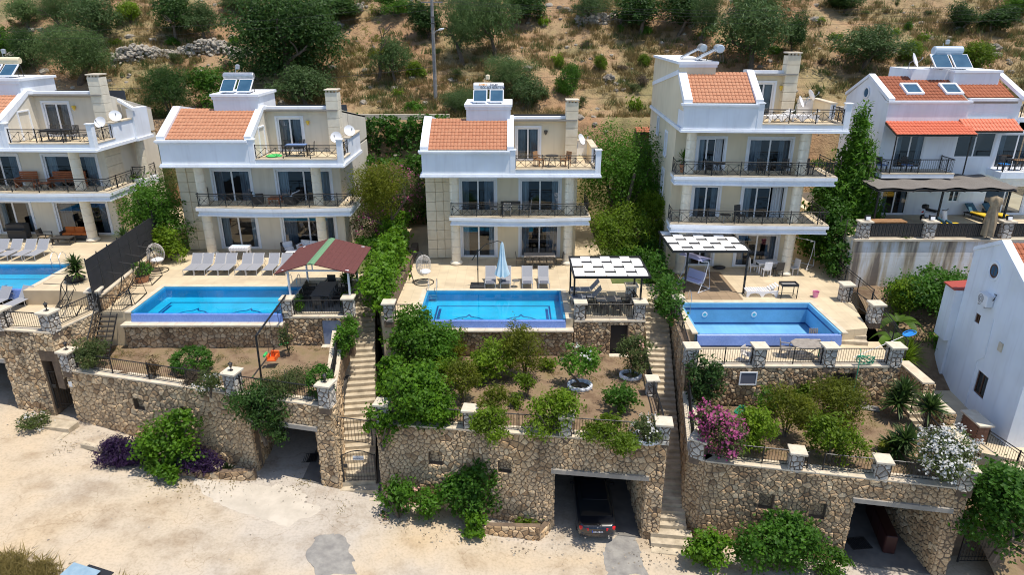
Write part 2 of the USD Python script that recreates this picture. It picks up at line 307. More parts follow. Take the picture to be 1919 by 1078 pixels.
def stained_stone(name, c1, c2, c3, sc=7.0):
    usdmat(name, {'t': ('geometry', {}), 'o': ('object_info', {}), 'n': ('noise_texture', {'scale': sc, 'detail': 6.0, 'roughness': .6}), 'a': ('math', {'math_type': 'add'}), 'b': ('math', {'math_type': 'fraction'}), 'c': ('math', {'math_type': 'multiply_add', 'value2': .72, 'value3': 0.0}), 'd': ('math', {'math_type': 'multiply', 'value2': .5}), 'e': ('math', {'math_type': 'add'}),
        'r': ('rgb_ramp', {'ramp': [(.08, c1), (.55, c2), (1.0, c3)]}), 'm': ('mapping', {'scale': (.9, .9, .25)}), 'n2': ('noise_texture', {'scale': 1.0, 'detail': 5.0, 'roughness': .6, 'distortion': .4}), 'r2': ('rgb_ramp', {'ramp': [(.34, (.52, .50, .49)), (.50, (1.0, .98, .96)), (.68, (1.10, 1.07, 1.0))]}), 'x': ('mix_color', {'blend_type': 'multiply', 'fac': 1.0, 'use_clamp': False}),
        'n3': ('noise_texture', {'scale': 18.0, 'detail': 6.0}), 'k': ('bump', {'strength': 1.0, 'distance': .03}), 'p': ('principled_bsdf', {'roughness': .9})},
        [('t.position', 'n.vector'), ('t.random_per_island', 'a.value1'), ('o.random', 'a.value2'), ('a.value', 'b.value1'), ('b.value', 'c.value1'), ('n.fac', 'd.value1'), ('c.value', 'e.value1'), ('d.value', 'e.value2'), ('e.value', 'r.fac'), ('t.position', 'm.vector'), ('m.vector', 'n2.vector'), ('n2.fac', 'r2.fac'), ('r.color', 'x.a'), ('r2.color', 'x.b'), ('x.result', 'p.base_color'), ('t.position', 'n3.vector'), ('n3.fac', 'k.height'), ('k.normal', 'p.normal')], 'p.BSDF')
stained_stone('wall_stone', (.20, .13, .075), (.46, .315, .18), (.64, .51, .34))
pm('lower_slope', (.05, .06, .02), (.13, .11, .05), .8, .95, coord='world', c3=(.07, .085, .03)); pm('sea', (.012, .05, .085), (.02, .07, .11), .02, .12, coord='world')
# ground sheets
usdmat('street_surface', {'t': ('geometry', {}), 'n1': ('noise_texture', {'scale': .10, 'detail': 3.0, 'distortion': .6}), 'n2': ('noise_texture', {'scale': .55, 'detail': 7.0, 'roughness': .65}), 'n3': ('noise_texture', {'scale': 9.0, 'detail': 6.0}),
        'r1': ('rgb_ramp', {'ramp': [(.34, (.50, .38, .24)), (.46, (.48, .40, .30)), (.58, (.455, .405, .345))]}), 'r2': ('rgb_ramp', {'ramp': [(.28, (.66, .60, .54)), (.5, (1.0, 1.0, 1.0)), (.72, (1.13, 1.11, 1.09))]}), 'r3': ('rgb_ramp', {'ramp': [(.3, (.80, .79, .77)), (.55, (1.02, 1.02, 1.02))]}),
        'x1': ('mix_color', {'blend_type': 'multiply', 'fac': 1.0, 'use_clamp': False}), 'x2': ('mix_color', {'blend_type': 'multiply', 'fac': .75, 'use_clamp': False}),
        'v': ('voronoi_texture', {'feature': 'distance_to_edge', 'scale': .23}), 'dn': ('noise_texture', {'scale': .9, 'detail': 5.0}), 'dm': ('vector_math', {'math_type': 'multiply_add', 'vector2': (2.2, 2.2, 0)}), 'rc': ('rgb_ramp', {'ramp': [(.0, (.62, .55, .47)), (.006, (1, 1, 1))]}), 'x3': ('mix_color', {'blend_type': 'multiply', 'fac': .55, 'use_clamp': False}),
        'p': ('principled_bsdf', {'roughness': .9}), 'k': ('bump', {'strength': .35, 'distance': .02})},
       [('t.position', 'n1.vector'), ('t.position', 'n2.vector'), ('t.position', 'n3.vector'), ('n1.fac', 'r1.fac'), ('n2.fac', 'r2.fac'), ('n3.fac', 'r3.fac'), ('r1.color', 'x1.a'), ('r2.color', 'x1.b'), ('x1.result', 'x2.a'), ('r3.color', 'x2.b'),
        ('t.position', 'dn.vector'), ('dn.color', 'dm.vector1'), ('t.position', 'dm.vector3'), ('dm.vector', 'v.vector'), ('v.distance', 'rc.fac'), ('x2.result', 'x3.a'), ('rc.color', 'x3.b'), ('x3.result', 'p.base_color'), ('n3.fac', 'k.height'), ('k.normal', 'p.normal')], 'p.BSDF')
pm('asphalt_patch', (.20, .19, .18), (.31, .295, .27), 2.2, .9, bump=.5, bscale=40, coord='world')
pm('pale_patch', (.46, .41, .34), (.56, .50, .42), 1.4, .9, bump=.5, bscale=30, coord='world')
usdmat('hill_surface', {'t': ('geometry', {}), 'n1': ('noise_texture', {'scale': .16, 'detail': 4.0, 'distortion': .5}), 'n2': ('noise_texture', {'scale': 1.5, 'detail': 8.0, 'roughness': .7}), 'n3': ('noise_texture', {'scale': 7.0, 'detail': 6.0}),
        'r1': ('rgb_ramp', {'ramp': [(.34, (.31, .18, .095)), (.47, (.33, .22, .12)), (.58, (.28, .215, .105)), (.70, (.21, .18, .08))]}), 'r2': ('rgb_ramp', {'ramp': [(.30, (.55, .52, .48)), (.5, (1, 1, 1)), (.66, (1.2, 1.18, 1.12)), (.74, (1.9, 1.95, 2.0))]}),
        'x1': ('mix_color', {'blend_type': 'multiply', 'fac': 1.0, 'use_clamp': False}), 'p': ('principled_bsdf', {'roughness': .95}), 'k': ('bump', {'strength': .9, 'distance': .12}), 'ad': ('math', {'math_type': 'add'})},
       [('t.position', 'n1.vector'), ('t.position', 'n2.vector'), ('t.position', 'n3.vector'), ('n1.fac', 'r1.fac'), ('n2.fac', 'r2.fac'), ('r1.color', 'x1.a'), ('r2.color', 'x1.b'), ('x1.result', 'p.base_color'), ('n2.fac', 'ad.value1'), ('n3.fac', 'ad.value2'), ('ad.value', 'k.height'), ('k.normal', 'p.normal')], 'p.BSDF')
usdmat('stained_wall', {'t': ('geometry', {}), 'm': ('mapping', {'scale': (1.1, 1.1, .12)}), 'n': ('noise_texture', {'scale': 1.0, 'detail': 5.0, 'roughness': .6}), 'n2': ('noise_texture', {'scale': .7, 'detail': 6.0}), 'r': ('rgb_ramp', {'ramp': [(.36, (.22, .18, .15)), (.44, (.55, .47, .36)), (.52, (.72, .72, .73))]}),
        'r2': ('rgb_ramp', {'ramp': [(.35, (.75, .73, .70)), (.6, (1, 1, 1))]}), 'x': ('mix_color', {'blend_type': 'multiply', 'fac': 1.0}), 'p': ('principled_bsdf', {'roughness': .9}), 'b': ('brick_texture', {'scale': 1.0, 'mortar_size': .015, 'brick_width': .6, 'row_height': .28}), 'k': ('bump', {'strength': .5, 'distance': .02, 'invert': True}), 's': ('separate_xyz', {}), 'c': ('combine_xyz', {})},
       [('t.position', 'm.vector'), ('m.vector', 'n.vector'), ('n.fac', 'r.fac'), ('t.position', 'n2.vector'), ('n2.fac', 'r2.fac'), ('r.color', 'x.a'), ('r2.color', 'x.b'), ('x.result', 'p.base_color'), ('t.position', 's.vector'), ('s.x', 'c.x'), ('s.z', 'c.y'), ('c.vector', 'b.vector'), ('b.fac', 'k.height'), ('k.normal', 'p.normal')], 'p.BSDF')
# foliage
leafmat('olive_leaf', (0.057, 0.105, 0.027), (0.142, 0.232, 0.061), (0.260, 0.401, 0.115), .3); leafmat('dark_leaf', (0.030, 0.071, 0.013), (0.078, 0.174, 0.026), (0.165, 0.295, 0.052), .4)
leafmat('green_leaf', (0.048, 0.127, 0.008), (0.123, 0.297, 0.016), (0.259, 0.491, 0.036), .45); leafmat('lime_leaf', (0.098, 0.163, 0.007), (0.239, 0.389, 0.016), (0.463, 0.621, 0.043), .45)
leafmat('vine_leaf', (0.057, 0.143, 0.007), (0.165, 0.336, 0.014), (0.343, 0.543, 0.036), .45); leafmat('hedge_leaf', (0.038, 0.112, 0.009), (0.101, 0.252, 0.018), (0.203, 0.392, 0.032), .45)
leafmat('yellow_leaf', (0.098, 0.122, 0.006), (0.232, 0.257, 0.011), (0.419, 0.429, 0.029), .45); leafmat('scrub_leaf', (0.066, 0.095, 0.024), (0.142, 0.189, 0.048), (0.229, 0.277, 0.080), .4); leafmat('dry_scrub', (.09, .07, .05), (.17, .125, .085), (.25, .19, .13))
leafmat('purple_leaf', (0.021, 0.007, 0.039), (0.052, 0.019, 0.085), (0.104, 0.042, 0.143), .2); leafmat('spike_leaf', (.04, .08, .015), (.09, .165, .03), (.2, .27, .08), .3); leafmat('red_leaf', (.09, .05, .02), (.15, .09, .03), (.2, .14, .05))
leafmat('dry_grass', (.20, .145, .055), (.33, .25, .10), (.45, .36, .17)); leafmat('field_grass', (.19, .15, .045), (.30, .235, .075), (.40, .31, .12)); leafmat('banana_leaf', (.07, .14, .015), (.15, .28, .03), (.25, .38, .06), .45)
leafmat('pink_flower', (.42, .08, .22), (.62, .16, .36), (.75, .32, .5), .3); leafmat('white_flower', (.62, .62, .60), (.78, .78, .76), (.85, .85, .84), .3); leafmat('peach_flower', (.6, .32, .26), (.72, .45, .36), (.8, .6, .5), .3)

# ================================================================ THE SETTING
XS = [-80, -40, -23, -13, -8.3, -5.5, 1.5, 5, 8, 10, 15, 20, 40, 80]; ZS = [9, 4.7, 3.1, 1.8, 1.5, .95, .05, -.02, -.12, -.4, -.6, -.8, -2.0, -4]
def zstreet(x): return np.interp(x, XS, ZS)
def hill_z(x, y):
    x = np.asarray(x, float); y = np.asarray(y, float)
    P = np.stack([x * .11, y * .11, np.zeros_like(x)], -1); Q = np.stack([x * .5, y * .5, np.zeros_like(x)], -1)
    base = 15.4 + np.clip(x - 15, 0, 40) * .05 + np.clip(-x - 25, 0, 40) * -.03
    up = np.clip(y - 59.5, 0, None)
    z = base + up * .56 + up ** 1.5 * .004 + (meshkit.fbm(P, 3, 5) - .5) * np.clip(up * .5, 0, 3.0) + (meshkit.fbm(Q, 3, 9) - .5) * np.clip(up, 0, 1) * .7
    low = np.clip((y - 53.0) / 4.2, 0, 1)
    return 6.9 + (z - 6.9) * low ** .8
m = MB(); m.sheet(lambda U, V: (U, V, zstreet(U) + np.where(V < 20, (V - 20) * .03, 0)), np.linspace(-80, 80, 161), np.linspace(17.5, 38, 42))
structure('street', m, 'street_surface', smooth=60)
m = MB(); m.sheet(lambda U, V: (U, V, zstreet(U) - .075 + (V - 17.5) * .5 + (meshkit.fbm(np.stack([U * .2, V * .2, U * 0], -1), 3, 4) - .5) * 2.5 * np.clip((17.0 - V) / 5, 0, 1)), np.linspace(-300, 300, 120), np.linspace(-170, 17.5, 90)); structure('lower_slope', m, 'lower_slope', smooth=60)
m = MB(); m.box(-9000, -16000, -92, 9000, -120, -88); structure('sea', m, 'sea')
m = MB(); m.sheet(lambda U, V: (U, V, hill_z(U, V)), np.linspace(-95, 95, 230), np.concatenate([np.linspace(52.5, 100, 110), np.linspace(102, 230, 40)]))
structure('hillside', m, 'hill_surface', smooth=60)

# ---- stone masonry
class Stones:
    def __init__(s, thing, matname, cap=300): s.t, s.m, s.cap, s.l = thing, matname, cap, []
    def face(s, o, u, poly, size=.34, seed=1, aspect=1.22, depth=(.015, .085), gap=.013):
        """Rubble stones over a polygon of the face that starts at o, runs along u and rises with z."""
        o = np.array(o, float); u = np.array(u, float); u /= np.linalg.norm(u); w = np.array([0, 0, 1.0]); n = np.cross(u, w)
        rng = np.random.default_rng(seed); x0, y0, x1, y1 = poly.bounds
        sx, sy = size * aspect, size
        gx, gy = np.meshgrid(np.arange(x0 - 2 * sx, x1 + 2 * sx, sx), np.arange(y0 - 2 * sy, y1 + 2 * sy, sy))
        gx = gx + (np.arange(gx.shape[0]) % 2)[:, None] * sx * .5
        P = np.stack([gx.ravel(), gy.ravel()], 1) + rng.uniform(-.42, .42, (gx.size, 2)) * [sx, sy]
        P = P[rng.random(len(P)) < .58 + .42 * np.clip((meshkit.noise(np.c_[P / (size * 3.2), np.full(len(P), seed * 1.7)]) - .25) * 2.2, 0, 1)]; E_ = rng.random(len(P)) < .10; P = np.vstack([P, P[E_] + rng.normal(size=(E_.sum(), 2)) * size * .45])
        V = Voronoi(P)
        for reg in V.point_region:
            r = V.regions[reg]
            if not r or -1 in r: continue
            c = Polygon(V.vertices[r])
            if c.area > 6 * sx * sy or not c.intersects(poly): continue
            c = c.intersection(poly)
            if c.geom_type != 'Polygon' or c.area < .0035: continue
            c = c.buffer(-gap / 2, join_style=2)
            if c.geom_type != 'Polygon' or c.area < .0025: continue
            q = np.array(c.simplify(.008).segmentize(size * .55).exterior.coords)[:-1]; q = q + rng.normal(size=q.shape) * size * .028
            if Polygon(q).exterior.is_ccw is False: q = q[::-1]
            ce = q.mean(0); k = len(q); d = rng.uniform(*depth)
            i1 = ce + (q - ce) * rng.uniform(.66, .86); dd = d + rng.uniform(-.012, .012, k)
            uv = np.vstack([q, i1, ce[None]]); dp = np.concatenate([np.full(k, -.01), dd, [d * 1.18]])
            v = o + uv[:, :1] * u + uv[:, 1:] * w + dp[:, None] * n
            j = np.arange(k); jn = (j + 1) % k
            f = np.vstack([np.stack([j, jn, k + jn], 1), np.stack([j, k + jn, k + j], 1), np.stack([k + j, k + jn, np.full(k, 2 * k)], 1)])
            s.l.append((c.area / (np.sum((v.mean(0) - [0, 0, CAMZ]) ** 2)), v, f))
        return s
    def done(s, parent=None):
        s.l.sort(key=lambda t: -t[0])
        for a, v, f in s.l[:s.cap]: s.t.part('stone', (v, f), s.m, world=True, parent=parent)
        if len(s.l) > s.cap:
            b = MB()
            for a, v, f in s.l[s.cap:]: b.add(v, f)
            s.t.part('small_stones', b, s.m, world=True, kind='stuff', parent=parent)

def seg_core(m, A, B, z0, z1, th, back=True):
    """A wall slab whose front face runs from A to B (outward = to the right of A->B seen from above)."""
    A, B = np.array(A[:2], float), np.array(B[:2], float); d = (B - A) / np.linalg.norm(B - A); n = np.array([d[1], -d[0]])
    P = [A, B, B - n * th, A - n * th]
    z1a, z1b = (z1, z1) if np.isscalar(z1) else z1; z0a, z0b = (z0, z0) if np.isscalar(z0) else z0
    v = [(*P[0], z0a), (*P[1], z0b), (*P[2], z0b), (*P[3], z0a), (*P[0], z1a), (*P[1], z1b), (*P[2], z1b), (*P[3], z1a)]
    m.add(v, [(0, 3, 2, 1), (4, 5, 6, 7), (0, 1, 5, 4), (1, 2, 6, 5), (2, 3, 7, 6), (3, 0, 4, 7)])
def coping(T, A, B, z, th=.5, over=.06, h=.07, piece=1.2, name='coping', mt='coping_stone', skip=()):
    A, B = np.array(A[:2], float), np.array(B[:2], float); L = np.linalg.norm(B - A); d = (B - A) / L; n = np.array([d[1], -d[0]])
    za, zb = (z, z) if np.isscalar(z) else z
    k = max(1, int(round(L / piece)))
    for i in range(k):
        a, b = A + d * (L * i / k + .006), A + d * (L * (i + 1) / k - .006); z0, z1 = za + (zb - za) * i / k, za + (zb - za) * (i + 1) / k
        mb = MB(); P = [a + n * over, b + n * over, b - n * (th + over), a - n * (th + over)]
        zz = [z0, z1, z1, z0]
        mb.add([(*p, q) for p, q in zip(P, zz)] + [(*p, q + h) for p, q in zip(P, zz)], [(0, 3, 2, 1), (4, 5, 6, 7), (0, 1, 5, 4), (1, 2, 6, 5), (2, 3, 7, 6), (3, 0, 4, 7)])
        T.part(name, mb, mt, world=True)

def wall(name, label, segs, group=None, size=.195, seed=1, mat_='wall_stone', th=.45, cat='wall', cap=300, cope=None, zbot=-1.6, stone=True, core='mortar'):
    """segs: (A, B, z0, z1, holes) with holes (u0, v0, u1, v1, depth or None) in metres along the face and absolute height; z1 a number or a pair."""
    A0 = segs[0][0]; T = Thing(name, label, cat, loc=(A0[0], A0[1], float(np.min(segs[0][2]))), group=group)
    S = Stones(T, mat_, cap); m = MB()
    for i, (A, B, z0, z1, holes) in enumerate(segs):
        A, B = np.array(A, float), np.array(B, float); L = np.linalg.norm(B - A); d = np.append((B - A) / L, 0)
        z1a, z1b = (z1, z1) if np.isscalar(z1) else z1; z0a, z0b = (z0, z0) if np.isscalar(z0) else z0
        poly = Polygon([(0, z0a), (L, z0b), (L, z1b), (0, z1a)])
        cut = [sbox(*h[:4]) for h in holes]
        us = sorted({0.0, L, *[min(max(h[0], 0), L) for h in holes], *[min(max(h[2], 0), L) for h in holes]})
        for ua, ub in zip(us[:-1], us[1:]):
            mid = (ua + ub) / 2; za, zb = z1a + (z1b - z1a) * ua / L, z1a + (z1b - z1a) * ub / L
            lo = min(z0a, z0b) - .6
            hs = sorted([h for h in holes if h[0] <= mid <= h[2]], key=lambda h: h[1])
            a2, b2 = A + d[:2] * ua, A + d[:2] * ub
            cur = lo
            for h in hs:
                if h[1] > cur: seg_core(m, a2, b2, cur, h[1], th)
                if h[4]:
                    nn = np.array([d[1], -d[0]]); seg_core(m, a2 - nn * h[4], b2 - nn * h[4], h[1], h[3], th - h[4] - .02)
                    if stone: S.face((*(A - nn * h[4]), 0), d, sbox(*h[:4]).buffer(-.01), size * .8, seed + 77 + i, depth=(.01, .03))
                cur = h[3]
            seg_core(m, a2, b2, cur, (za, zb), th)
        for c in cut: poly = poly.difference(c)
        if stone:
            for g in (poly.geoms if hasattr(poly, 'geoms') else [poly]): S.face((*A, 0), d, g, size, seed + i * 13)
    T.part('wall_core', m, core, world=True)
    S.done()
    for c in cope or []: coping(T, *c)
    T.M = m
    return T

NP = [0]
def pillar(label, x, y, z0, z1, w=.62, rz=0.0, lantern=None, d=None, group='stone pillars with pale caps along the garden walls', faces='fr'):
    d = d or w; NP[0] += 1
    T = Thing('stone_pillar', label, 'pillar', (x, y, z0), rz, group)
    m = MB(); m.box(-w / 2 + .04, -d / 2 + .04, -.3, w / 2 - .04, d / 2 - .04, z1 - z0 - .1); T.part('pillar_core', m, 'mortar')
    m = MB(); m.rbox((0, 0, z1 - z0 - .05), (w + .12, d + .12, .11), b=.015); T.part('cap', m, 'cap_stone')
    S = Stones(T, 'pillar_stone', 60); R = rot(rz); h = z1 - z0 - .11
    o = lambda a, b: tuple(R @ [a, b, 0] + [x, y, z0])
    k = dict(size=.24, aspect=1.25, depth=(.015, .045), gap=.03)
    e = .04
    if True: S.face(o(-w / 2 + e, -d / 2 + e), R @ [1., 0, 0], sbox(0, 0, w - 2 * e, h), seed=NP[0] * 7, **k)
    if x > 0: S.face(o(-w / 2 + e, d / 2 - e), R @ [0, -1., 0], sbox(0, 0, d - 2 * e, h), seed=NP[0] * 7 + 1, **k)
    else: S.face(o(w / 2 - e, -d / 2 + e), R @ [0, 1., 0], sbox(0, 0, d - 2 * e, h), seed=NP[0] * 7 + 2, **k)
    S.done()
    if lantern:
        garden_lantern(lantern, x, y, z1 + .005)
    return T
def garden_lantern(label, x, y, z):
    T = Thing('garden_lantern', label, 'lantern', (x, y, z), 0, 'black lanterns on pillar caps')
    m = MB(); m.lathe([(0, 0), (.09, 0), (.09, .03), (.03, .05), (.025, .18), (.07, .20), (.0, .21)], 10); T.part('stem', m, 'black_iron', 40)
    m = MB(); m.lathe([(0, .205), (.06, .205), (.09, .36), (0, .365)], 6); T.part('glass', m, 'car_glass')
    m = MB(); m.lathe([(0, .36), (.12, .36), (.05, .43), (.015, .45), (.015, .49), (0, .5)], 8); T.part('hood', m, 'black_iron')

def iron_railing(label, pts, h=.9, sp=.125, style='bars', post=1.8, cat='railing', name='iron_railing', group='black iron railings of the gardens and terraces', T=None, z_off=0.0, top_r=.03, parent=None, bulge=False, mt='black_iron'):
    """Iron railing over the 3-D polyline pts."""
    P = np.array(pts, float)
    if T is None: T = Thing(name, label, cat, P[0], 0, group); world = True
    else: world = False
    seg = np.linalg.norm(np.diff(P, axis=0), axis=1); cum = np.concatenate([[0], np.cumsum(seg)]); L = cum[-1]
    f = lambda s: np.stack([np.interp(s, cum, P[:, i]) for i in range(3)], -1)
    up = np.array([0, 0, 1.0]); pk = dict(world=world, parent=parent)
    m = MB(); m.tube(P + up * h, top_r, 6); T.part('top_rail', m, mt, **pk)
    m = MB(); m.tube(P + up * .10, .019, 4); T.part('bottom_rail', m, mt, **pk)
    if style == 'x' or style == 'double':
        m = MB(); m.tube(P + up * (h - .14), .018, 4); T.part('middle_rail', m, mt, **pk)
    np_ = max(1, int(round(L / post)))
    for i in range(np_ + 1):
        p = f(L * i / np_); m = MB(); m.tube([p, p + up * (h + .06)], .034, 4); T.part('post', m, mt, **pk)
    if style in ('bars', 'double'):
        n = max(2, int(L / sp)); hi = h - (.14 if style == 'double' else 0)
        for i in range(1, n):
            p = f(L * i / n); m = MB(); m.tube([p + up * .10, p + up * hi], .0125, 3); T.part('baluster', m, mt, **pk)
    else:
        n = max(1, int(round(L / .62)))
        for i in range(n):
            a, b = f(L * i / n), f(L * (i + 1) / n); hi = h - .14; m = MB()
            m.tube([a + up * .1, b + up * hi], .015, 3); m.tube([b + up * .1, a + up * hi], .015, 3); m.tube([a + up * .1, a + up * hi], .015, 3)
            m.ell((a + b) / 2 + up * (.1 + hi) / 2, .045, 1); T.part('cross_panel', m, mt, **pk)
    return T

def flight(label, A, B, zA, zB, width, n, name='garden_stair', nose=.02, group=None):
    """Steps from A (top) to B (bottom); A and B are the middle of the flight."""
    A, B = np.array(A, float), np.array(B, float); d = (B - A); L = np.linalg.norm(d); d /= L; p = np.array([-d[1], d[0]])
    T = Thing(name, label, 'stairs', (B[0], B[1], zB), 0, group); rng = np.random.default_rng(int(abs(A[0] * 100)))
    for i in range(n):
        z = zA + (zB - zA) * (i + 1) / n; s0, s1 = L * i / n - nose, L * (i + 1) / n
        w = width / 2; j = rng.uniform(-.008, .008)
        q = [A + d * s0 + p * w, A + d * s0 - p * w, A + d * (s1 + nose) - p * w, A + d * (s1 + nose) + p * w]
        m = MB(); m.prism([tuple(x) for x in q], z - .28 + j, z + j); T.part('step', m, 'step_stone', world=True)
    if n > 6:
        w = width / 2 - .03; v = []
        for c, z in ((A, zA - .36), (B, zB - .30)): v += [(*(c + p * w), z), (*(c - p * w), z), (*(c + p * w), max(z - 3.2, -.8)), (*(c - p * w), max(z - 3.2, -.8))]
        m = MB(); m.add(v, [(0, 1, 5, 4), (2, 6, 7, 3), (0, 4, 6, 2), (1, 3, 7, 5), (0, 2, 3, 1), (4, 5, 7, 6)]); T.part('stair_base', m, 'mortar', world=True)
    return T

# ---- terraces (decks), gardens and yards
LV = {1: 9.05, 2: 8.1, 3: 7.45, 4: 7.2}
POOL = {1: (-36.0, -26.75, 34.75, 38.6, 9.0), 2: (-20.65, -12.45, 33.5, 37.25, 8.05), 3: (-5.2, 2.98, 34.1, 38.25, 7.4), 4: (9.95, 17.7, 32.75, 36.95, 7.15)}
def deck(poly, z, holes=(), th=1.6, mt='travertine', name='pool_terrace', bot=None):
    p = Polygon(poly)
    for h in holes: p = p.difference(h)
    m = MB()
    for g in (p.geoms if hasattr(p, 'geoms') else [p]): m.prism(g, z - th if bot is None else bot, z)
    structure(name, m, mt)
ph = lambda k, e=.0: sbox(POOL[k][0] - e, POOL[k][2] - 1.2, POOL[k][1] + e, POOL[k][3] + e)
deck([(-60, 34.2), (-26.4, 34.2), (-24.7, 34.2), (-22.5, 33.9), (-23.4, 46), (-24.2, 53), (-60, 53)], LV[1], [sbox(-36, 33, -26.75, 38.6)])
deck([(-60, 31.45), (-25.5, 31.45), (-23.15, 31.2), (-22.35, 33.9), (-22.5, 34.2), (-60, 34.2)], 8.2, [], 1.2)
deck([(-22.4, 33.5), (-12.3, 33.5), (-12.3, 33.55), (-8.75, 33.55), (-10.0, 38.2), (-8.3, 38.2), (-8.4, 53), (-24.1, 53), (-23.3, 46)], LV[2], [ph(2), sbox(-12.35, 33, -8, 38.3)], 3.0)
deck([(-12.35, 33.6), (-8.85, 33.6), (-9.95, 38.3), (-12.35, 38.3)], 7.75, [], 2.7, 'concrete')
deck([(-7.15, 33.85), (-5.2, 33.85), (3.4, 34.05), (3.4, 36.7), (7.3, 36.7), (7.6, 36.9), (9.1, 36.9), (9.2, 53), (-8.35, 53), (-8.25, 38.2)], LV[3], [ph(3), sbox(3.4, 33, 7.3, 36.75)], 3.6)
deck([(3.4, 34.38), (7.3, 34.38), (7.3, 36.75), (3.4, 36.75)], 7.32, [], 1.5, 'travertine', name='dining_terrace')
deck([(9.2, 34.0), (9.35, 33.2), (17.7, 33.0), (19.35, 33.3), (21.3, 41.5), (23, 53), (9.2, 53)], LV[4], [ph(4)], 3.6)
deck([(8.95, 30.75), (19.65, 30.75), (20.1, 33.3), (9.35, 33.3)], 6.4, [], 1.4)
deck([(10.2, 37.4), (13.9, 37.4), (13.9, 42.3), (10.2, 42.3)], 7.225, [], .05, 'shaded_travertine', name='shaded_paving')
structure('yard', MB().box(-90, 44, 5.0, -60, 53, 9.0), 'lawn'); structure('yard', MB().box(21.4, 46.5, 5.0, 95, 53, 8.4), 'soil')
structure('yard', MB().prism([(-24.2, 43.5), (-22.3, 43.5), (-22.3, 53), (-24.2, 53)], 7.0, 8.3), 'lawn'); structure('yard', MB().prism([(-10.3, 39.5), (-8.4, 39.5), (-8.4, 53), (-10.3, 53)], 7.0, 8.13), 'lawn')
structure('yard', MB().prism([(6.3, 39.5), (9.2, 39.5), (9.2, 53), (6.3, 53)], 6.8, 7.47), 'lawn')
def soil(poly, z, th=.9, mt='soil', name='garden_soil'):
    p = Polygon(poly); x0, y0, x1, y1 = p.bounds; m = MB(); m.prism(p, z - th, z - .06); structure(name + '_bed', m, mt) if False else None
    mesh = trimesh.creation.extrude_polygon(p, th).subdivide_to_size(.5); v = np.array(mesh.vertices) + [0, 0, z - th]
    top = v[:, 2] > z - .01; Q = np.stack([v[:, 0] * .9, v[:, 1] * .9, v[:, 2] * 0], 1)
    v[top, 2] += (meshkit.fbm(Q, 3, 3)[top] - .5) * .16
    m.v, m.f, m.n = [v], [np.array(mesh.faces)], len(v); structure(name, m, mt)
soil([(-22.85, 30.95), (-13.35, 28.6), (-8.75, 27.45), (-9.0, 33.4), (-22.0, 33.4)], 6.1)
soil([(-6.2, 27.4), (6.7, 25.75), (7.2, 34.0), (-7.1, 34.0)], 5.25)
soil([(8.35, 26.35), (10.0, 26.0), (19.2, 24.1), (20.0, 30.3), (8.95, 30.3)], 4.15)

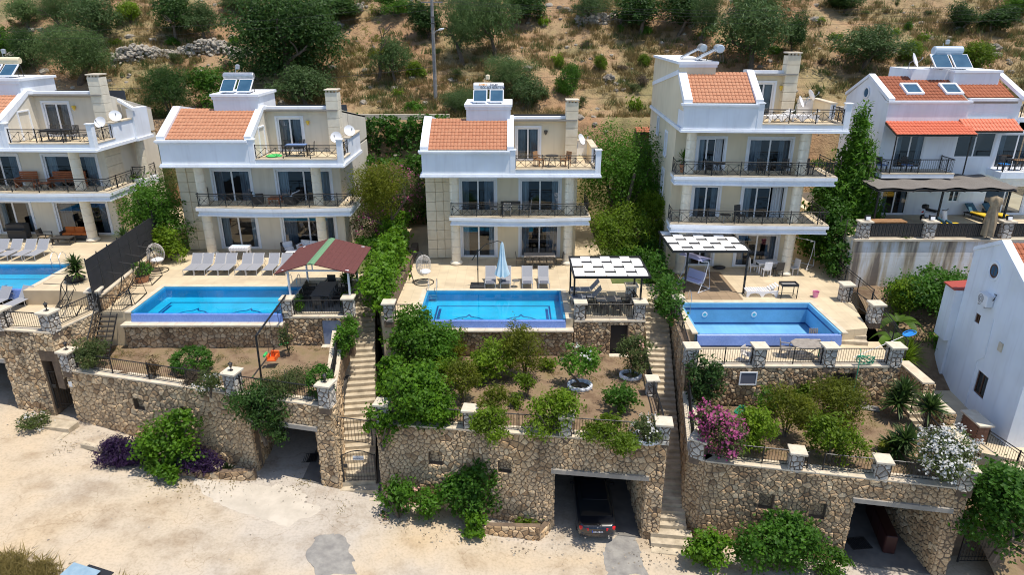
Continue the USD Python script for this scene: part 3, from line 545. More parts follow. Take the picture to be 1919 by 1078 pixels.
# ---- pools
def pool(label, k, depth, water=True, wall_m='shaded_pool_wall_tile', floor_m='pool_floor_tile', lines=True, vis=None, ladder=None):
    x0, x1, y0, y1, z = POOL[k]; T = Thing('swimming_pool', label, 'pool', ((x0 + x1) / 2, (y0 + y1) / 2, z - depth), 0, 'swimming pools on the villa terraces')
    T.part('basin_floor', MB().box(x0, y0, z - depth - .1, x1, y1, z - depth), floor_m, world=True)
    for b in ((x0 - .0, y1 - .12, x1, y1), (x0, y0 + .0, x0 + .12, y1 - .12), (x1 - .12, y0, x1, y1 - .12)): T.part('basin_wall', MB().box(b[0], b[1], z - depth, b[2], b[3], z + .04), wall_m, world=True)
    m = MB(); m.yz([(y0 - .18, z - .62), (y0 - .05, z - .62), (y0 - .05, z - depth - .05), (y0 + .12, z - depth - .05), (y0 + .12, z - .07), (y0 - .02, z - .07), (y0 - .07, z - .10)], x0, x1); T.part('overflow_lip', m, 'lip_tile', world=True)
    if water: T.part('water', MB().sheet(lambda U, V: (U, V, U * 0 + z - .06), np.linspace(x0 + .121, x1 - .121, 2), np.linspace(y0 + .01, y1 - .121, 2)), 'pool_water', world=True)
    zf = z - depth
    if lines:
        def strip(pts, w, zz):
            m = MB(); p = LineString(pts).buffer(w / 2, cap_style=3, join_style=2); m.prism(p, zz + .002, zz + .008); T.part('mosaic_line', m, 'blue_line_tile', world=True)
        a, b, c, d = x0 + .75, x1 - .75, y0 + .25, y1 - .95
        strip([(a, c), (a, d), (b, d), (b, c)], .10, zf); strip([(a + .18, c + .3), (a + .18, d - .5)], .16, zf); strip([(b - .18, c + .3), (b - .18, d - .5)], .16, zf)
        for q in (.33, .70):
            cx = x0 + (x1 - x0) * q; cy = y0 + 1.15; w, h = .95, .75
            pts = [(cx - w, cy), (cx - w * .55, cy + h * .45), (cx - w * .15, cy + h * .62), (cx, cy + h), (cx + w * .15, cy + h * .62), (cx + w * .55, cy + h * .45), (cx + w, cy), (cx + w * .55, cy - h * .45), (cx, cy - h * .8), (cx - w * .55, cy - h * .45), (cx - w, cy)]
            strip(pts, .09, zf)
    else:
        for zz in (z - .28, zf + .12): T.part('mosaic_line', MB().box(x0 + .13, y1 - .128, zz - .05, x1 - .13, y1 - .121, zz + .05), 'blue_line_tile', world=True); T.part('mosaic_line', MB().box(x1 - .128, y0 + .13, zz - .05, x1 - .121, y1 - .13, zz + .05), 'blue_line_tile', world=True)
    for q in vis or ():
        m = MB(); M = mat4((x0 + (x1 - x0) * q, y1 - .125, z - depth * .5), rx=math.pi / 2); m.M = M; m.lathe([(.0, .012), (.10, .012), (.10, .0)], 18); p_ = T.part('pool_light', m, 'pool_floor_tile', world=True); m = MB(); m.M = M; m.lathe([(.10, .0), (.10, .016), (.16, .014), (.17, 0)], 18); T.part('light_ring', m, 'plate_white', parent=p_, world=True)
    if ladder is not None:
        for s in (-.25, .25):
            m = MB(); X = ladder + s; m.tube([(X, y1 + .55, z), (X, y1 + .5, z + .55), (X, y1 + .35, z + .72), (X, y1 + .1, z + .72), (X, y1 - .15, z + .5), (X, y1 - .2, z - .6)], .022, 6); T.part('ladder_rail', m, 'steel', 40, world=True)
        for zz in (-.15, -.35, -.52): m = MB(); m.rbox((ladder, y1 - .2, z + zz), (.5, .07, .02)); T.part('ladder_step', m, 'steel', world=True)
    # pale edging round the basin
    for b in ((x0 - .3, y1, x1 + .3, y1 + .3), (x0 - .3, y0 - .1, x0, y1), (x1, y0 - .1, x1 + .3, y1)): T.part('pool_edge', MB().box(b[0], b[1], z, b[2], b[3], z + .075), 'coping_stone', world=True)
    return T
pool('blue pool with a stepped lip beside the black mesh screen', 1, .58, ladder=-27.6)
pool('turquoise pool below the row of eight loungers', 2, .58, ladder=-12.95)
pool('turquoise pool below the closed blue parasol', 3, .58, ladder=-4.85)
pool('drained mid-blue pool with two round white lights', 4, 1.35, water=False, wall_m='dry_pool_tile', floor_m='dry_pool_tile', lines=False, vis=(.2, .58), ladder=10.35)

# ---- retaining walls of the plots
W2A, W2B, W2C = np.array([-22.95, 30.65]), np.array([-13.4, 28.2]), np.array([-8.35, 27.0])
dBC = (W2C - W2B) / np.linalg.norm(W2C - W2B)
T = wall('retaining_wall', 'long rubble wall carrying the garden with the swing, beside the purple plants', [
    (W2A, W2B, (2.2, 1.2), 6.05, [(3.9, 4.35, 4.5, 5.0, .25), (6.7, 4.2, 7.35, 4.95, .25)]),
    (W2B, W2C, (1.2, 1.0), 6.05, [(.75, 0, 4.25, 4.72, None)]),
    (W2C, W2C + [.112, .44], .8, 6.05, []), (W2C + [.112, .44], np.array([-8.9, 30.5]), (.8, 2.5), 6.05, []), (np.array([-8.9, 30.5]), np.array([-9.9, 38.0]), (2.5, 6.5), (6.05, 8.0), []),
    (W2B + dBC * .75 + np.array([.0, 4.2]), W2B + dBC * .75, 1.0, 4.72, [])][:5] , seed=3,
    cope=[(W2A, W2B, 6.05), (W2B, W2C, 6.05), (W2C, np.array([-8.9, 30.5]), 6.05), (np.array([-8.9, 30.5]), np.array([-9.9, 38.0]), (6.05, 8.0))])
def garage(label, A, B, zf, zl, u0, u1, depth, lint=.22, right_stones=False, left_stones=False):
    """Room behind the wall line A-B between u0 and u1."""
    d = (B - A) / np.linalg.norm(B - A); n = np.array([d[1], -d[0]]); a, b = A + d * u0, A + d * u1; N = np.array([0.0, -1.0])
    T = Thing('garage', label, 'garage', (*((a + b) / 2), zf), 0, 'garages under the gardens'); i = -N * .47
    R = [a - N * depth, b - N * depth]
    fl = MB(); fl.prism([tuple(x) for x in (a + n * .02, b + n * .02, R[1], R[0])], zf - .3, zf + .012); T.part('floor', fl, 'shaded_garage_floor', world=True)
    m = MB(); m.prism([tuple(x) for x in (a + i, b + i, R[1], R[0])], zl + .02, zl + .2); T.part('ceiling', m, 'shaded_garage_lining', world=True)
    m = MB(); seg_core(m, R[0], R[1], zf - .3, zl + .02, .2); T.part('back_wall', m, 'shaded_garage_lining', world=True)
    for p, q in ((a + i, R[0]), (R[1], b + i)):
        m = MB(); seg_core(m, p, q, zf - .3, zl, .35); T.part('side_wall', m, 'shaded_garage_lining', world=True)
    S = Stones(T, 'wall_stone', 150)
    S.face((*a, 0), np.append(R[0] - a, 0), sbox(0, zf, depth * (.5 if left_stones else .07), zl), .2, 5)
    S.face((*R[1], 0), np.append(b - R[1], 0), sbox(depth * (.3 if right_stones else .93), zf, depth, zl), .2, 6)
    S.done()
    m = MB(); P0, P1 = a - d * .12, b + d * .12; m.prism([tuple(x) for x in (P0 + n * .14, P1 + n * .14, P1 - n * .4, P0 - n * .4)], zl - .005, zl + lint); T.part('lintel', m, 'concrete', world=True)
    return T
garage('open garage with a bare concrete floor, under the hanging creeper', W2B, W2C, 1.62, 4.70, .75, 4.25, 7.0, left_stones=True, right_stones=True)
W3A, W3B = np.array([-6.35, 26.95]), np.array([6.9, 25.25])
T = wall('retaining_wall', 'rubble wall of the middle garden with the car in its garage', [
    (W3A, W3B, (.4, -.6), 5.22, [(8.35, -2, 12.55, 3.32, None), (2.45, 3.2, 3.1, 3.95, .25), (5.75, 3.05, 6.35, 3.75, .25)]),
    (W3B, np.array([7.4, 34.0]), (-.6, 3.0), (5.22, 5.22), []), (np.array([-7.0, 34.0]), W3A, (3., .4), 5.22, [])][:1], seed=11,
    cope=[(W3A, W3B, 5.22)])
m = MB(); seg_core(m, W3B, (7.45, 34.0), -1.5, 5.2, .4); seg_core(m, (-7.15, 34.2), W3A, -1, 5.2, .4); T.part('wall_core', m, 'mortar', world=True)
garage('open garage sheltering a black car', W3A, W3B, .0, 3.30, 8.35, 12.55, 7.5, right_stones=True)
W4A, W4B = np.array([8.15, 25.95]), np.array([19.5, 23.55]); W4Q = np.array([8.75, 25.55])
T = wall('retaining_wall', 'rubble wall with a rounded left corner, below the pink oleander', [
    (np.array([9.35, 37.0]), np.array([8.85, 30.4]), (6.0, 3.0), (7.4, 6.9), []),
    (np.array([8.85, 30.4]), np.array([8.2, 26.3]), (3.0, -.5), (4.9, 4.2), []), (np.array([8.2, 26.3]), W4Q, (-.8, -.9), 4.12, []),
    (W4Q, W4B, (-.9, -1.6), 4.12, [(2.55, 1.9, 3.2, 2.75, .25), (4.75, 1.7, 5.45, 2.55, .25), (6.55, -3, 10.35, 2.92, None)]),
    (W4B, np.array([20.1, 30.4]), (-1.6, 2), 4.12, [])][:4], seed=23, cope=[(W4Q, W4B, 4.12), (np.array([8.85, 30.4]), np.array([8.2, 26.3]), (4.9, 4.14)), (np.array([8.2, 26.3]), W4Q, 4.12)])
m = MB(); seg_core(m, W4B, (20.1, 30.4), -2, 4.1, .4); T.part('wall_core', m, 'mortar', world=True)
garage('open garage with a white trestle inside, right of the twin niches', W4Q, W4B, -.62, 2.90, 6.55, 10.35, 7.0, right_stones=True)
# walls under the pools and dining decks
def low_wall(label, A, B, z0, z1, cz, hole=None, cz_over=.12, seed=1, cth=.5, size=.19):
    return wall('pool_wall', label, [(np.array(A), np.array(B), z0, z1, [hole] if hole else [])], seed=seed, size=size, th=.35, group=None, cope=[(A, B, cz, cth, cz_over, .09, 1.0)] if cz else None)
low_wall('rubble wall under the turquoise pool of the swing garden', (-21.05, 33.2), (-12.35, 33.2), 6.0, 7.45, 7.46, cz_over=.3, seed=31)
low_wall('rubble wall under the pool of the middle garden', (-5.4, 33.85), (3.4, 33.85), 5.2, 6.82, 6.83, cz_over=.3, seed=32)
low_wall('rubble wall with a blue store door under the dining deck', (-12.3, 33.55), (-8.75, 33.55), 6.0, 7.72, 7.73, (1.9, 6.0, 2.95, 7.55, None), .08, 33)
low_wall('rubble wall with a dark store doorway under the pergola deck', (3.45, 34.05), (7.4, 34.05), 5.2, 7.25, 7.26, (2.05, 5.2, 3.0, 7.05, None), .08, 34)
low_wall('rubble wall with a black doorway under the lower railed deck', (8.9, 30.42), (19.7, 30.42), 4.1, 6.33, 6.34, (7.55, 4.1, 8.65, 6.0, None), .06, 35)
m = MB(); m.rbox((-9.87, 33.62, 6.82), (1.0, .05, 1.5)); T = Thing('store_door', 'faded blue door under the red canopy deck', 'door', (-9.87, 33.62, 6.07)); T.part('door_leaf', m, 'door_blue', world=True); m = MB(); m.rbox((-9.5, 33.58, 6.8), (.05, .04, .14)); T.part('handle', m, 'old_metal', world=True)
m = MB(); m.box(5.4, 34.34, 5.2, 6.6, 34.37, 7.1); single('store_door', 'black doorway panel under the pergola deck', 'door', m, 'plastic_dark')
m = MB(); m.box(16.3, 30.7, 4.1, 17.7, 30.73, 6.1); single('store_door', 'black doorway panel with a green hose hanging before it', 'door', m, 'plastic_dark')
for label, x, y, z, w in (('pale threshold slab below the blue store door', -9.87, 33.35, 6.06, 1.2), ('pale threshold slab below the black doorway of the pergola deck', 6.0, 33.85, 5.24, 1.1)):
    single('threshold', label, 'slab', MB().rbox((x, y, z), (w, .4, .12), b=.01), 'cap_stone')
# plot 1 front: pier, garage mouth, side wall
W1A, W1B = np.array([-40.0, 33.4]), np.array([-24.25, 30.85])
T = wall('retaining_wall', 'rubble wall with a deep garage mouth at the left edge', [
    (W1A, np.array([-26.1, 31.2]), 2.5, 8.1, [(7.8, 0, 13.75, 6.25, None)]), (np.array([-26.1, 31.2]), np.array([-24.2, 30.85]), 2.5, 8.1, []), (np.array([-24.2, 30.85]), np.array([-23.2, 30.7]), 7.1, 8.1, []),
    (np.array([-23.2, 30.7]), np.array([-22.3, 33.9]), (5.5, 6.0), 8.1, [])], seed=41, cope=[(W1A, np.array([-24.2, 30.85]), 8.1), (np.array([-24.2, 30.85]), np.array([-23.2, 30.7]), 8.1), (np.array([-23.2, 30.7]), np.array([-22.3, 33.9]), 8.1)])
m = MB(); seg_core(m, (-24.2, 30.85), (-24.0, 34.0), 2, 8.1, .3); T.part('wall_core', m, 'mortar', world=True)
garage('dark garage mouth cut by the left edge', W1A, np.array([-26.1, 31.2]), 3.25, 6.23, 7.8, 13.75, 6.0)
# right-hand side of plot 4: side wall and stepped walls
SW = [((21.05, 32.7), (21.05, 30.25), 5.45), ((21.1, 30.2), (21.1, 28.35), 4.85), ((21.15, 28.3), (21.15, 26.35), 4.15)]
for i, (a, b, z) in enumerate(SW):
    e = (b[0] + .62, b[1])
    wall('garden_wall', 'stone wall block with a pale slab top beside the yuccas, ' + ('uppermost of the three steps', 'middle of the three steps', 'lowest of the three steps')[i], [(np.array(a), np.array(b), z - 2.2, z, []), (np.array(b), np.array(e), z - 2.2, z, [])], seed=51 + i, th=.6, cope=[(a, b, z, .5, .06, .09, 3.0)])
# stairs
flight('long stone stair running down beside the vine-covered corner, left of the middle garden', (-9.15, 38.1), (-7.5, 27.3), 7.95, 1.75, 1.6, 34)
flight('three wide worn steps below the arched gate', (-7.45, 27.35), (-7.4, 26.0), 1.75, .95, 1.85, 3)
flight('long shaded stone stair between the middle garden and the oleander garden', (8.5, 36.9), (7.55, 25.5), 7.45, .55, 1.35, 38)
flight('broken lower steps at the foot of the shaded stair', (7.5, 25.5), (7.3, 23.9), .55, -.25, 1.9, 4)
flight('two broad entrance slabs in front of the dark left gate', (-23.5, 30.2), (-23.7, 28.9), 3.55, 3.1, 1.9, 2)
flight('pale steps from the lower deck up to the drained pool', (18.55, 33.9), (18.35, 32.55), 7.2, 6.4, 1.7, 4)
flight('pale steps beside the leftmost pool, behind the broken swing', (-25.75, 35.4), (-25.75, 33.9), 9.05, 8.2, 1.5, 4)
flight('stone stair descending outside the yucca garden', (20.55, 31.0), (20.7, 25.0), 5.2, 1.0, .8, 20)
for sx, e in ((-13.0, .0),): pass

# ================================================================ BUILDINGS
def roof_tiles(T, parent, x0, x1, yE, zE, yR, zR, mt='roof_tile', tw=.22, tl=.34, name='tile_rows'):
    """Overlapping barrel tiles on the slope from the eave (yE, zE) up to (yR, zR)."""
    L = math.hypot(yR - yE, zR - zE); n = int(L / tl); k = int((x1 - x0) / tw); m = MB(); w = (x1 - x0) / k; rng = np.random.default_rng(7)
    ang = np.linspace(0, math.pi, 5); sl = np.array([(yR - yE) / L, (zR - zE) / L]); nr = np.array([-sl[1], sl[0]])
    for i in range(n):
        a, b = L * i / n - .02, L * (i + 1) / n + .02
        for j in range(k):
            cx = x0 + w * (j + .5); jz = rng.uniform(-.006, .006); v = []
            for s, h in ((a, .045), (b, .012)):
                for t in ang:
                    xx = cx - math.cos(t) * w * .53; hh = h + jz + math.sin(t) * .055
                    v.append((xx, yE + sl[0] * s + nr[0] * hh, zE + sl[1] * s + nr[1] * hh))
            f = [(c, c + 1, c + 6, c + 5) for c in range(4)]
            m.add(v, f); m.add(v[:5], [(0, 2, 1), (0, 3, 2), (0, 4, 3)])
    T.part(name, m, mt, parent=parent, kind='stuff')

def window(T, x, z, w, h, y, n=2, name='window', surround=.13, curtain=True, face='-y', frame_m='pvc', sur_m='white_plaster', open_gap=None, cur_m='curtain', sill=False, split=None):
    """Sliding window or door; x, z is its lower left corner on the face at y. face: -y, -x or +x (x then runs along the wall)."""
    m = MB(); M = {'-y': mat4((x, y, z)), '-x': mat4((y, x, z), -math.pi / 2), '+x': mat4((y, x, z), math.pi / 2)}[face]; m.M = M
    e = surround
    if e:
        m.box(-e, -.06, -.0 if not sill else -e, 0, .10, h + e); m.box(w, -.06, -.0 if not sill else -e, w + e, .10, h + e); m.box(0, -.06, h, w, .10, h + e)
        if sill: m.box(-e, -.09, -e, w + e, .0, -.002)
        par = T.part(name, m, sur_m)
    t = .06; m = MB(); m.M = M
    m.box(0, .02, 0, t, .09, h); m.box(w - t, .02, 0, w, .09, h); m.box(t, .02, 0, w - t, .09, t); m.box(t, .02, h - t, w - t, .09, h)
    if e: T.part('frame', m, frame_m, parent=par)
    else: par = T.part(name, m, frame_m)
    edges = split or [t + (w - 2 * t) * i / n for i in range(n + 1)]
    for i in range(n):
        if open_gap == i: continue
        a, b = edges[i], edges[i + 1]; yo = .045 + .015 * (i % 2)
        m = MB(); m.M = M; s = .05
        m.box(a, yo - .015, t, a + s, yo + .02, h - t); m.box(b - s, yo - .015, t, b, yo + .02, h - t); m.box(a + s, yo - .015, t, b - s, yo + .02, t + s); m.box(a + s, yo - .015, h - t - s, b - s, yo + .02, h - t)
        T.part('sash', m, frame_m, parent=par)
        m = MB(); m.M = M; m.add([(a + s, yo, t + s), (b - s, yo, t + s), (b - s, yo, h - t - s), (a + s, yo, h - t - s)], [(0, 1, 2, 3)]); T.part('pane', m, 'pane_glass', parent=par)
    if curtain:
        rng = random.Random(int(x * 31 + z * 17 + w * 7)); spans = [(t, t + w * rng.uniform(.16, .3)), (w - t - w * rng.uniform(.16, .3), w - t)] if curtain is True else curtain
        for a, b in spans:
            m = MB(); m.M = M; us = np.linspace(a, b, int((b - a) / .045) + 3)
            m.sheet(lambda U, V: (U, .26 + .045 * np.sin(U * 42 + 1.3 * np.sin(U * 9)), V), us, np.array([.03, h - .05])); T.part('curtain', m, cur_m, parent=par)
    return par

def wall_with_holes(m, x0, x1, z0, z1, y0, y1, holes):
    """Wall slab (front y0, back y1) less rectangular holes (x, z, w, h)."""
    xs = sorted({x0, x1, *[h[0] for h in holes], *[h[0] + h[2] for h in holes]})
    for a, b in zip(xs[:-1], xs[1:]):
        mid = (a + b) / 2; cur = z0
        for h in sorted([h for h in holes if h[0] < mid < h[0] + h[2]], key=lambda h: h[1]):
            if h[1] > cur + .001: m.box(a, y0, cur, b, y1, h[1])
            cur = h[1] + h[3]
        if z1 > cur: m.box(a, y0, cur, b, y1, z1)

def column(T, x, y, z0, z1, r=.31, mt='column_stone'):
    n = max(3, int(round((z1 - z0) / .62))); m = MB(); m.lathe([(0, z0), (r + .12, z0), (r + .12, z0 + .10), (r + .06, z0 + .16), (r + .03, z0 + .2), (r, z0 + .22)], 20, (x, y, 0))
    p = T.part('column', m, mt, 35)
    for i in range(n):
        a, b = z0 + .2 + (z1 - z0 - .2) * i / n, z0 + .2 + (z1 - z0 - .2) * (i + 1) / n
        m = MB(); m.lathe([(r - .03, a), (r - .012, a + .008), (r, a + .022), (r, b - .022), (r - .012, b - .008), (r - .03, b)], 20, (x, y, 0)); T.part('drum', m, mt, 35, parent=p)

def dish(label, x, y, z, rz=0.4, r=.42):
    T = Thing('satellite_dish', label, 'satellite dish', (x, y, z), rz, None)
    m = MB(); m.tube([(0, .25, -.1), (0, .2, .35), (0, .04, .45)], .025, 6); T.part('bracket', m, 'frame_grey')
    m = MB(); m.M = mat4((0, 0, .5), rx=math.radians(65)); pr = [(q * r, .16 * r * q * q * 1.6) for q in np.linspace(0, 1, 7)]; m.lathe(pr, 22); m.lathe([(r, .16 * r * 1.6), (r, .16 * r * 1.6 - .015)] + [(q * r, .16 * r * q * q * 1.6 - .012) for q in np.linspace(1, 0, 6)], 22); T.part('reflector', m, 'pvc', 40)
    m = MB(); m.tube([(0, -.02, .5 - r * .9), (0, -.5, .62)], .013, 5); m.tube([(0, -.5, .60), (0, -.52, .74)], .035, 8); T.part('feed_arm', m, 'frame_grey')
    return T

def heater(label, x, y, z, tank='tank_white', rz=0.0, pw=.92, ph_=1.12, tilt=38, writing=False, small=True, tank_r=.22, hi=None):
    T = Thing('solar_water_heater', label, 'water heater', (x, y, z), rz, None)
    t = math.radians(tilt); dy, dz = math.cos(t) * ph_, math.sin(t) * ph_
    for s in (-1, 1):
        cx = s * (pw / 2 + .08); m = MB(); m.M = mat4((cx, 0, .12), rx=t); m.rbox((0, ph_ / 2, 0), (pw, ph_, .09), b=.012); p = T.part('collector', m, 'white_metal')
        m = MB(); m.M = mat4((cx, 0, .12), rx=t); m.box(-pw / 2 + .05, .05, .0455, pw / 2 - .05, ph_ - .05, .05); T.part('absorber', m, 'panel_glass', parent=p)
    for s in (-1, 1):
        m = MB(); m.tube([(s * .8, dy, 0), (s * .8, dy - .03, dz + .1)], .025, 4); m.tube([(s * .8, dy + .45, 0), (s * .8, dy + .3, dz + .2)], .025, 4); m.tube([(s * .8, 0, .04), (s * .8, dy + .45, .04)], .02, 4); T.part('stand', m, 'old_metal')
    zt = (hi or dz + .36); m = MB(); m.M = mat4((0, dy + .18, zt), ry=math.pi / 2); L = 1.0; m.lathe([(0, -L), (tank_r * .8, -L), (tank_r, -L + .06), (tank_r, L - .06), (tank_r * .8, L), (0, L)], 22); T.part('tank', m, tank, 40)
    if small:
        m = MB(); m.tube([(-.25, dy + .4, zt), (-.25, dy + .4, zt + .5)], .02, 5); m.M = mat4((-.05, dy + .3, zt + .42)); m.lathe([(0, 0), (.13, 0), (.15, .25), (.05, .3), (0, .3)], 12); T.part('feed_tank', m, 'tank_cream' if writing else 'zinc', 40)
    if writing:
        for tx, mt, ox, oz in (('Enerji', 'print_orange', -.66, .05), ('Solar', 'print_dark', .08, .05), ('SOLAR SİSTEM', 'print_dark', -.55, -.16)):
            v = np.array(meshkit.text_mesh(tx, .16, .004, True).vertices); f = np.array(meshkit.text_mesh(tx, .16, .004, True).faces)
            a = (v[:, 1] + oz) / tank_r; rr = tank_r + .004 + v[:, 2]
            T.part('lettering', (np.stack([v[:, 0] + ox, dy + .18 - rr * np.cos(a), zt + rr * np.sin(a)], 1), f), mt)
    return T

def curve_front(x0, x1, y, bulge, n=18):
    s = np.linspace(0, 1, n); return [(x0 + (x1 - x0) * q, y - bulge * math.sin(math.pi * q) ** 2) for q in s]

def villa(label, X0, Y0, Z0, rz=0.0, storeys=2, fh=3.03, xl=-5.75, xr=4.3, xe=5.58, pier=True, cols=(-3.78, 3.76), bal=(-4.1, 5.14), wins=((-3.46, 2.34), (.56, 2.65)), L=9.5, plaster='cream_plaster', bulge=.32,
          right_wing=False, split=-.12, rear_column=False, left_wins=(), opens=(), topdoor=(.3, 1.6), sidewin=False, tower=(-3.0, -.1), white=None, ty1=None, th=.85, xu=None):
    T = Thing('villa', label, 'villa', (X0, Y0, Z0), rz); W = 'white_plaster'; xu = xu or xr
    zb = [0.0] + [fh * i + .14 for i in range(1, storeys)]          # floor levels
    zf = fh * storeys - .03; zr = zf + 1.72; zt = zf + .45            # fascia bottom, eave, roof terrace
    zfl = zr + 1.66                                                  # flat roof
    yF = -1.9
    # ---- outer walls, one slab per storey and side
    for s in range(storeys):
        z0, z1 = (zb[s] if s else -1.5), (zf + .02 if s == storeys - 1 else zb[s + 1])
        m = MB(); wall_with_holes(m, xl + .25, xr - .25, z0, z1, 0, .25, [(x, zb[s] + .03, w, 2.28) for x, w in wins]); T.part('front_wall', m, plaster)
        m = MB(); hl = [(y, z, w, h) for y, z, w, h in left_wins if z0 <= z < z1]
        mm = MB(); wall_with_holes(mm, .0, L, z0, z1, 0, .25, [(a, z, w, h) for a, z, w, h in hl]); v, f = mm.get(); m.add(np.stack([xl + v[:, 1], v[:, 0], v[:, 2]], 1), f[:, ::-1]); T.part('side_wall', m, plaster)
        m = MB(); m.box(xr - .25, 0, z0, xr, L, z1); T.part('side_wall', m, plaster)
        m = MB(); m.box(xl + .25, L - .25, z0, xr - .25, L, z1); T.part('rear_wall', m, plaster)
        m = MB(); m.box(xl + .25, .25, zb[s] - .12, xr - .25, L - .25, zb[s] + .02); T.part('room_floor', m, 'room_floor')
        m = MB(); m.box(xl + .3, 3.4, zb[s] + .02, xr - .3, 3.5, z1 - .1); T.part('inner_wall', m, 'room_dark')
        for i, (x, w) in enumerate(wins):
            og = dict(opens).get((s, i)); window(T, x, zb[s] + .03, w, 2.28, 0.0, 3 if og is not None else 2, open_gap=og, cur_m='curtain' if (s + i) % 2 else 'curtain_white')
    for y, z, w, h in left_wins: window(T, -(y + w) if False else y + w, z, w, h, xl, 1, face='-x', surround=.14, sill=True, curtain=False)
    # ---- clad corner pier
    if pier:
        for (a, b, yy) in ((xl - .03, xl + .60, -.22), (xl + .61, xl + 1.12, -.15), (xl + 1.13, -4.12, -.10)):
            n = int((zf + .0) / .62)
            for i in range(n):
                m = MB(); h = zf / n; m.rbox(((a + b) / 2, (yy + .3) / 2, h * (i + .5)), (b - a, .3 - yy, h - .02), b=.012); T.part('cladding_block', m, 'clad_stone')
        for i in range(int(zf / .62)):
            h = zf / int(zf / .62); m = MB(); m.rbox((xl - .02, 1.0, h * (i + .5)), (.1, 1.3, h - .02), b=.012); T.part('cladding_block', m, 'clad_stone')
        for i in range(int(zf / .62)):
            h = zf / int(zf / .62); m = MB(); m.rbox((xr + .02, .9, h * (i + .5)), (.1, 1.75, h - .02), b=.012); T.part('cladding_block', m, 'clad_stone')
    # ---- columns
    for cx in cols:
        for s in range(storeys): column(T, cx, -1.25, zb[s] + (.02 if s else .0), (zf if s == storeys - 1 else fh * (s + 1) - .19))
    # ---- balconies
    for s in range(1, storeys):
        zt_, zb_ = zb[s] + .27, fh * s - .2
        fr = curve_front(bal[0], bal[1], yF, bulge); yb = 1.2
        poly = Polygon(fr + [(bal[1], yb), (xr + .12, yb), (xr + .12, -.02), (xl + .3 if not pier else bal[0], -.02)] + ([] if pier else [(bal[0], .9)][:0]))
        if not pier: poly = Polygon(fr + [(bal[1], yb), (xr + .02, yb), (xr + .02, -.02), (bal[0] + .25, -.02), (bal[0], -.6)])
        m = MB(); m.prism(poly.buffer(-.12, join_style=2), zb_ + .10, zt_ - .26); T.part('balcony_slab', m, W)
        m = MB(); m.prism(poly, zt_ - .26, zt_ - .07); m.prism(poly.buffer(-.05, join_style=2), zb_ - .0, zb_ + .10); T.part('balcony_cornice', m, W)
        m = MB(); m.prism(poly.buffer(-.02, join_style=2), zt_ - .07, zt_); T.part('balcony_edge', m, 'coping_stone')
        m = MB(); m.prism(poly.buffer(-.3, join_style=2), zt_, zt_ + .006); T.part('balcony_floor', m, 'travertine')
        ins = .12; P = [(bal[0] + ins, -.05, zt_)] + [(x, y + ins, zt_) for x, y in curve_front(bal[0] + ins, bal[1] - ins, yF, bulge, 14)] + [(bal[1] - ins, yb - .1, zt_)]
        if not pier: P[0] = (bal[0] + ins, -.5, zt_)
        iron_railing('', P, .85, style='x', T=T, post=1.75)
    # ---- fascia of the top storey
    m = MB(); m.box(xl + .02, yF, zf + .22, split + .0, yF + .3, zr - .14); T.part('fascia', m, W)
    m = MB(); m.box(xl + .02, yF + .3, zf + .22, xl + .3, L, zr - .14); T.part('fascia', m, W)
    m = MB(); m.box(xl - .12, yF - .12, zf, xe + .12, yF + .35, zf + .12); m.box(xl - .08, yF - .07, zf + .12, xe + .07, yF + .3, zf + .2195); T.part('lower_cornice', m, W)
    m = MB(); m.box(xl - .16, yF - .16, zr - .14, split - .001, yF + .34, zr - .02); m.box(xl - .10, yF - .08, zr - .24, split - .001, yF - .001, zr - .1405); T.part('eave_cornice', m, W)
    m = MB(); m.box(xl - .12, yF + .352, zf, xl + .4, L, zf + .2); m.box(xe - .3, yF + .352, zf, xe + .12, 3.6, zf + .2); T.part('lower_cornice', m, W)
    m = MB(); m.box(xl + .401, yF + .352, zf - .0, xe - .301, 1.9, zf + .2); T.part('soffit', m, W)
    m = MB(); m.box(split + .3, yF + .28, zf + .2, xe - .25, 3.4, zt); T.part('terrace_floor', m, 'travertine')
    m = MB(); m.box(split + .34, yF, zf + .22, xe - .28, yF + .279, zt + .03); T.part('low_parapet', m, W)
    m = MB(); m.box(split + .34, yF - .03, zt + .03, xe - .28, yF + .30, zt + .09); T.part('parapet_cap', m, 'coping_stone')
    for a in (split, xe - .28):
        m = MB(); m.rbox((a + .17, yF + .15, (zf + .2 + zr) / 2), (.34, .36, zr - zf - .2), b=.01); T.part('parapet_post', m, W)
        m = MB(); m.rbox((a + .17, yF + .15, zr + .02), (.44, .46, .06), b=.01); T.part('post_cap', m, W)
    iron_railing('', [(split + .36, yF + .14, zt + .09), (xe - .3, yF + .14, zt + .09)], .82, style='x', T=T, post=1.75)
    # right side of the terrace: railing, post, low wall
    yp = .35
    m = MB(); m.box(xe - .28, yF + .34, zf + .2, xe + .02, yp, zt + .03); T.part('low_parapet', m, W)
    m = MB(); m.box(xe - .31, yF + .34, zt + .03, xe + .05, yp, zt + .09); T.part('parapet_cap', m, 'coping_stone')
    iron_railing('', [(xe - .13, yF + .36, zt + .09), (xe - .13, yp, zt + .09)], .82, style='x', T=T, post=1.1)
    m = MB(); m.box(xe - .28, yp, zf + .2, xe + .02, 3.6, zr - .25); m.box(xr + .05, 3.3, zf + .2, xe - .28, 3.6, zr - .25); T.part('low_wall', m, W)
    m = MB(); m.box(xe - .34, yp - .05, zr - .25, xe + .08, 3.65, zr - .16); m.box(xr + .05, 3.24, zr - .25, xe - .341, 3.65, zr - .16); T.part('parapet_cap', m, 'coping_stone')
    m = MB(); m.box(xe - .30, yp + .12, zf + .22, xe - .281, 3.3, zr - .26); T.part('wall_face', m, plaster)
    # ---- roof terrace wall with door, flat roof, gable parapets
    yT = 1.45; dx, dw = topdoor
